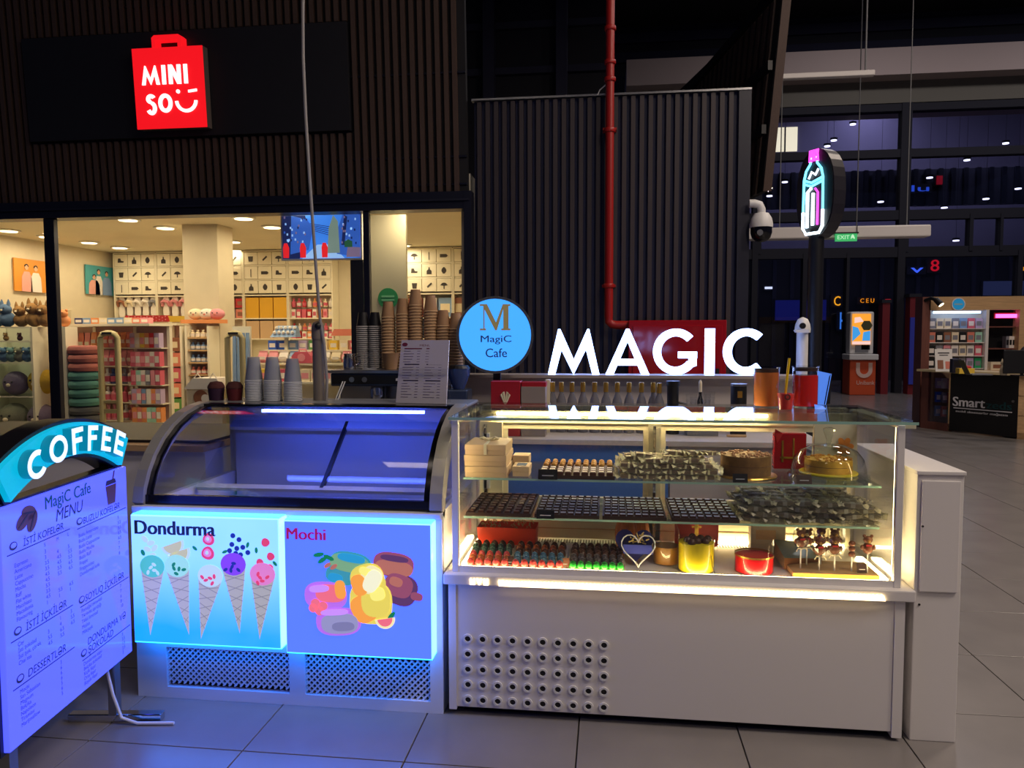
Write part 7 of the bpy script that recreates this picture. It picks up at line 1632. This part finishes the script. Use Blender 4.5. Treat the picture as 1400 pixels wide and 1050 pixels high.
for px, py, n_, nm in ((348, 494, 13, 'first clear stack on the freezer beside the gate'), (373.5, 492, 13, 'middle clear stack on the freezer'), (401, 500, 12, 'clear stack beside the grey pole')):
    for i in range(n_):
        q = ay(px, 552, 3.58); loc = (q.x, 3.58, 1.172+i*.008); lab = 'clear plastic cup in the '+nm
        if first: fp.location = loc; tag(fp, lab, 'plastic cup', nm); first = False
        else: dup(fp, loc, None, lab, nm)
for px, c, l in ((296, 'pot_plum', 'plum coloured round tub on the freezer corner'), (321, 'pot_wine', 'wine red round tub between the plum tub and the clear cups')):
    M('pot_plum', (60, 34, 60), .4); M('pot_wine', (96, 30, 34), .4)
    x = ay(px, 545, 3.58).x; t = thing('round_tub', l, 'tub', (x, 3.58, 1.172)); MB().lathe([(.034, 0), (.040, .05), (.040, .06)], n=20).build('tub', c, t, local=True, smooth=True); MB().lathe([(.042, .06), (.040, .072), (.028, .090), (.004, .094)], n=20).build('heaped_lid', 'pl_dark', t, local=True, smooth=True)
# grey pole with black knob and the long cable
pq = ay(436.5, 552, 3.62); pzt = ay(436.5, 447, 3.62).z
po = thing('grey_pole', 'grey pole with a black knob rising behind the freezer', 'pole', (pq.x, 3.62, 1.172))
MB().lathe([(.028, 0), (.028, pzt-1.172-.06), (.031, pzt-1.172-.06), (.031, pzt-1.172), (.024, pzt-1.172+.02), (.008, pzt-1.172+.028)], n=20).build('pole', M('pole_grey', (128, 118, 108), .4), po, local=True, smooth=True)
MB().ball((.012, -.03, pzt-1.172+.005), .016, n=12, m=8).build('knob', 'black', po, local=True, smooth=True)
MB().cyl((.006, -.012, pzt-1.172+.005), (.012, -.03, pzt-1.172+.005), .008).build('knob_stem', 'black', po, local=True)
cpts = [ay(px, py, 3.60) for px, py in ((446, 548), (447, 520), (443, 470), (438, 440), (433, 380), (428, 310), (423, 240), (418, 160), (414.5, 80), (414, 20), (415, -60))]
cpts += [Vector((cpts[-1].x-.01, 3.6, 6.0)), Vector((cpts[-1].x, 3.6, 9.6))]
tag(MB().tube(cpts, .0075, 8).build('hanging_cable', M('cable_grey', (150, 146, 144), .5), smooth=True), 'long grey cable hanging from the ceiling to the grey pole', 'cable')
sg = thing('straw_holder', 'pair of pale straws leaning beside the grey pole', 'straws', (ay(464, 550, 3.66).x, 3.66, 1.172))
for d in (0, .012): MB().cyl((-.02+d, 0, 0), (.012+d, .02, .09), .003, n=6).build('straw', 'white_plastic', sg, local=True)
# menu card stand on the freezer
m0, m1, m2, m3 = ay(541, 552, 3.50), ay(610, 552, 3.46), ay(614, 465, 3.52), ay(549, 465, 3.56)
m0.z = m1.z = 1.174
mc = thing('menu_card', 'white printed menu card in a stand on the freezer top', 'menu card', (m0+m1)/2)
MB().sheet(m0, m1, m2, m3, .008).build('card', M('card_white', (196, 190, 200), .4), mc)
MB().sheet(m0+Vector((0, .10, 0)), m1+Vector((0, .10, 0)), m1+Vector((0, .006, .16)), m0+Vector((0, .006, .16)), .004).build('easel', 'plastic_clear', mc)
CMX = plane_mat(m0, m1-m0, m3-m0+(m0-m1)*((m3-m0).dot((m1-m0).normalized())/(m1-m0).length)); cw_, chh = (m1-m0).length, (m2-m1).length
def mcl(x0, x1, z0, z1, m): MB().prism([(cw_*x0, chh*z0), (cw_*x1, chh*z0), (cw_*x1, chh*z1), (cw_*x0, chh*z1)], .0008, CMX, .0003).build('printed_line', m, mc)
M('card_ink', (110, 100, 126), .6); M('card_red_ink', (110, 30, 60), .6)
for x in (.10, .88): MB().prism(ell(cw_*x, chh*.93, cw_*.055, chh*.03), .0008, CMX, .0003).build('printed_mark', 'card_red_ink', mc)
mcx = lettering(mc, 'MENU', CMX, cw_*.40, chh*.90, cw_*.22, chh*.032, 'card_red_ink', .0008, .0003)
mcl(.10, .45, .855, .872, 'card_red_ink'); mcl(.54, .92, .855, .872, 'card_red_ink')
random.seed(21)
for c in (0, .44):
    for i in range(18):
        if i in (5, 11): mcl(.12+c, .42+c, .82-i*.043, .836-i*.043, 'menu_head'); continue
        mcl(.09+c, .09+c+random.uniform(.12, .24), .82-i*.043, .828-i*.043, 'card_ink'); mcl(.36+c, .42+c, .82-i*.043, .828-i*.043, 'card_ink')
# grinder to the right of the menu card
gx_ = ay(629, 540, 4.02).x
gd = thing('coffee_grinder', 'dark coffee grinder with a blue tinted hopper under the round sign', 'grinder', (gx_, 3.99, .955))
MB().box(-.055, .055, -.05, .09, 0, .25).build('body', 'machine_blue', gd, local=True, bev=.008); MB().lathe([(.03, .25), (.06, .33), (.06, .36)], n=18).build('hopper', M('hopper', (70, 90, 150), .15, trans=.4), gd, local=True, smooth=True); MB().lathe([(.062, .36), (.05, .375), (.01, .38)], n=18).build('lid', 'black', gd, local=True); MB().box(-.03, .03, -.09, -.05, .16, .19).build('spout', 'black', gd, local=True)
# things on the worktop, seen over the case
wz = .956
def at_(px, y): return ay(px, 530, y).x
bp = None
for i, px in enumerate((755.5, 767.5, 782, 797, 813, 828.5, 844, 860, 877, 893, 900.5)):
    lab = 'gold capped syrup bottle, %s along the row on the service counter' % ['first', 'second', 'third', 'fourth', 'fifth', 'sixth', 'seventh', 'eighth', 'ninth', 'tenth', 'last'][i]
    if bp is None:
        bp = thing('syrup_bottle', lab, 'bottle', (at_(px, 4.22), 4.22, wz), group='syrup bottles')
        MB().lathe([(.027, 0), (.029, .01), (.029, .15), (.024, .18), (.011, .215), (.011, .235)], n=16).build('bottle', M('bottle_glass', (150, 150, 160), .1, trans=.5), bp, local=True, smooth=True)
        MB().lathe([(.0135, .222), (.0135, .272), (.0125, .275)], n=14).build('cap', 'gold', bp, local=True, smooth=True); MB().lathe([(.0295, .04), (.0295, .12)], n=16, caps=False).build('label', 'pk_cream', bp, local=True)
    else: dup(bp, (at_(px, 4.22), 4.22-(.05 if i == 10 else 0), wz-(.0)), None, lab)
x0, x1 = at_(671, 4.0), at_(711, 4.0)
g1 = thing('ribboned_gift_box', 'red gift box with a cream ribbon on the service counter', 'gift', ((x0+x1)/2, 4.05, wz)); wd_ = (x1-x0)/2
MB().box(-wd_, wd_, -.05, .05, 0, .29).build('box', M('gift_red', (170, 24, 40), .4), g1, local=True, bev=.002)
for s in (-1, 1): MB().tube([(0, -.053, .17), (s*.022, -.056, .22), (s*.010, -.056, .235), (0, -.053, .17), (-s*.02, -.054, .12), (-s*.035, -.054, .09)], .006, 6).build('ribbon', 'case_cream', g1, local=True)
MB().tube([(.03, -.053, .06), (.05, -.055, .12), (.075, -.055, .15)], .006, 6).build('ribbon_tail', 'case_cream', g1, local=True)
x0, x1 = at_(712, 3.98), at_(745, 3.98)
g2 = thing('grey_gift_box', 'grey gift box with a red lid beside the red gift box', 'gift', ((x0+x1)/2, 4.05, wz)); wd_ = (x1-x0)/2
MB().box(-wd_, wd_, -.05, .05, 0, .262).build('box', M('gift_grey', (150, 138, 130), .5), g2, local=True); MB().box(-wd_, wd_+.002, -.03, .06, .262, .285).build('lid', 'gift_red', g2, local=True)
gk = thing('bean_grinder', 'small black grinder with a handle on the service counter', 'grinder', (at_(920, 4.2), 4.2, wz)); MB().lathe([(.035, 0), (.035, .12), (.030, .13), (.032, .26)], n=18).build('body', 'black', gk, local=True, smooth=True); MB().lathe([(.036, .26), (.036, .285)], n=18).build('cap', 'black', gk, local=True); MB().tube([(.03, 0, .17), (.07, 0, .16), (.085, 0, .13), (.08, 0, .10)], .007, 8).build('handle', 'black', gk, local=True, smooth=True)
for px, n_, l in ((948, 5, 'shorter cluster of clear glasses on the service counter'), (967, 6, 'taller cluster of clear glasses beside the small bottle')):
    for i in range(n_):
        o = MB().lathe([(.022, 0), (.030, .06)], n=16, caps=False).build('drinking_glass', 'plastic_clear', smooth=True) if (i == 0 and px == 948) else None
        if o is not None: gl0 = o; tag(o, 'clear drinking glass in the '+l, 'glass', l); o.location = (at_(px, 4.18), 4.18, wz+.10); 
        else: dup(gl0, (at_(px, 4.18)+(.012 if i % 2 else -.010), 4.18, wz+.10+i*.014), None, 'clear drinking glass in the '+l, l)
o = tag(MB().box(at_(938, 4.2), at_(980, 4.2), 4.12, 4.26, wz, wz+.099).build('glass_rack', 'grey_plastic'), 'low grey rack carrying the clear drinking glasses', 'rack')
sb2 = thing('small_bottle', 'slim dark bottle with a pale cap between the glasses', 'bottle', (at_(958, 4.27), 4.285, wz)); MB().lathe([(.016, 0), (.017, .17), (.008, .20), (.008, .22)], n=12).build('bottle', 'black', sb2, local=True, smooth=True); MB().lathe([(.009, .22), (.009, .27), (.004, .285)], n=12).build('cap', 'pk_cream', sb2, local=True)
cn_ = thing('coffee_can', 'black coffee can with a label on the service counter', 'can', (at_(1010, 4.2), 4.2, wz)); MB().lathe([(.042, 0), (.042, .26)], n=20).build('can', 'black', cn_, local=True, smooth=True); MB().lathe([(.0425, .26), (.0425, .272)], n=20).build('lid', 'steel', cn_, local=True); MB().box(-.012, .012, -.044, -.041, .20, .235).build('label', 'gold', cn_, local=True)
kn = tag(MB().box(-.05, .05, -.01, .01, 0, .012).build('wooden_spatula', 'wood_light', bev=.003), 'small wooden spatula lying before the coffee can', 'spatula'); kn.location = (at_(1008, 4.10), 4.10, wz)

# drinks on the case top
TZ = 1.1755
def drink_jar(px0, px1, y, h_, lh, liquid, label):
    a, b = ay(px0, 530, y).x, ay(px1, 530, y).x; r_ = (b-a)/2-.001
    t = thing('drink_jar', label, 'jar', ((a+b)/2, y, TZ))
    MB().lathe([(r_, .002), (r_, h_-.004)], n=32, caps=False).build('glass', 'plastic_clear', t, local=True, smooth=True); MB().lathe([(r_, 0), (r_, .004)], n=32).build('foot', 'plastic_clear', t, local=True)
    MB().lathe([(r_*.97, .005), (r_*.97, lh)], n=32).build('drink', liquid, t, local=True, smooth=True)
    MB().lathe([(r_*.95, h_-.022), (r_*.95, h_-.008)], n=32).build('stopper', 'tray_board', t, local=True); MB().lathe([(r_+.003, h_-.008), (r_+.004, h_-.003), (r_+.001, h_)], n=32).build('lid', 'plastic_clear', t, local=True, smooth=True)
M('drink_orange', (190, 110, 56), .2); M('drink_red', (214, 40, 34), .2)
drink_jar(1030, 1065.5, 3.46, .173, .150, 'drink_orange', 'glass jar of orange brown drink on the display case')
drink_jar(1083, 1118.5, 3.46, .178, .138, 'drink_red', 'glass jar of red drink on the display case')
pc_ = thing('takeaway_cup', 'clear takeaway cup of red drink with a yellow straw', 'cup', (ay(1074, 555, 3.32).x, 3.32, TZ))
MB().lathe([(.027, .001), (.038, .085)], n=22, caps=False).build('cup', 'plastic_clear', pc_, local=True, smooth=True); MB().lathe([(.0255, .002), (.034, .068)], n=22).build('drink', M('drink_bright', (235, 60, 56), .2), pc_, local=True, smooth=True)
MB().lathe([(.0395, .085), (.041, .09), (.039, .10), (.033, .118), (.014, .124)], n=22, caps=False).build('dome_lid', 'plastic_clear', pc_, local=True, smooth=True); MB().cyl((-.004, 0, .04), (.012, .004, .215), .0055, n=10).build('straw', M('straw_yellow', (230, 190, 20), .4), pc_, local=True, smooth=True); MB().ring(.012, .008, .001, FRONT((0, -.0335, .055)), 14).build('printed_logo', 'dark_text', pc_, local=True)
ts = thing('tilted_tablet', 'tilted pale blue tablet panel behind the red drink jar', 'tablet', (ay(1122, 550, 3.6).x, 3.72, .955))
a, b, c, d = ay(1113, 553, 3.70), ay(1128, 553, 3.66), ay(1136, 511, 3.70), ay(1118, 507, 3.74)
MB().sheet(a, b, c, d, .006).build('panel', glow('tablet_blue', (80, 130, 230), .8), ts); MB().sheet(b, b+Vector((.03, .03, 0)), c+Vector((.012, .03, 0)), c, .006).build('dark_back', 'black', ts)
MB().cyl((a.x+.02, 3.75, .96), (a.x+.02, 3.75, a.z+.02), .012).build('stem', 'black', ts)
sc2 = thing('tablet_stand', 'dark narrow cabinet under the tilted tablet behind the display case', 'cabinet', (1.03, 3.75, 0)); MB().box(.93, 1.06, 3.66, 3.84, 0, .94).build('body', 'white_panel', sc2); MB().box(.925, 1.065, 3.655, 3.845, .94, .955).build('top', 'grey_plastic', sc2)
bh_ = tag(MB().add([(-.02, 0, 0), (.02, 0, 0), (.03, .02, .0), (-.01, .03, 0), (-.022, .006, .02), (.012, .008, .014)], [(0, 1, 5, 4), (1, 2, 5), (2, 3, 4, 5), (3, 0, 4), (3, 2, 1, 0)]).build('folded_card', 'tablet_blue'), 'small folded pale blue card on the case corner', 'card'); bh_.location = (ay(1121, 563, 3.35).x, 3.35, TZ)
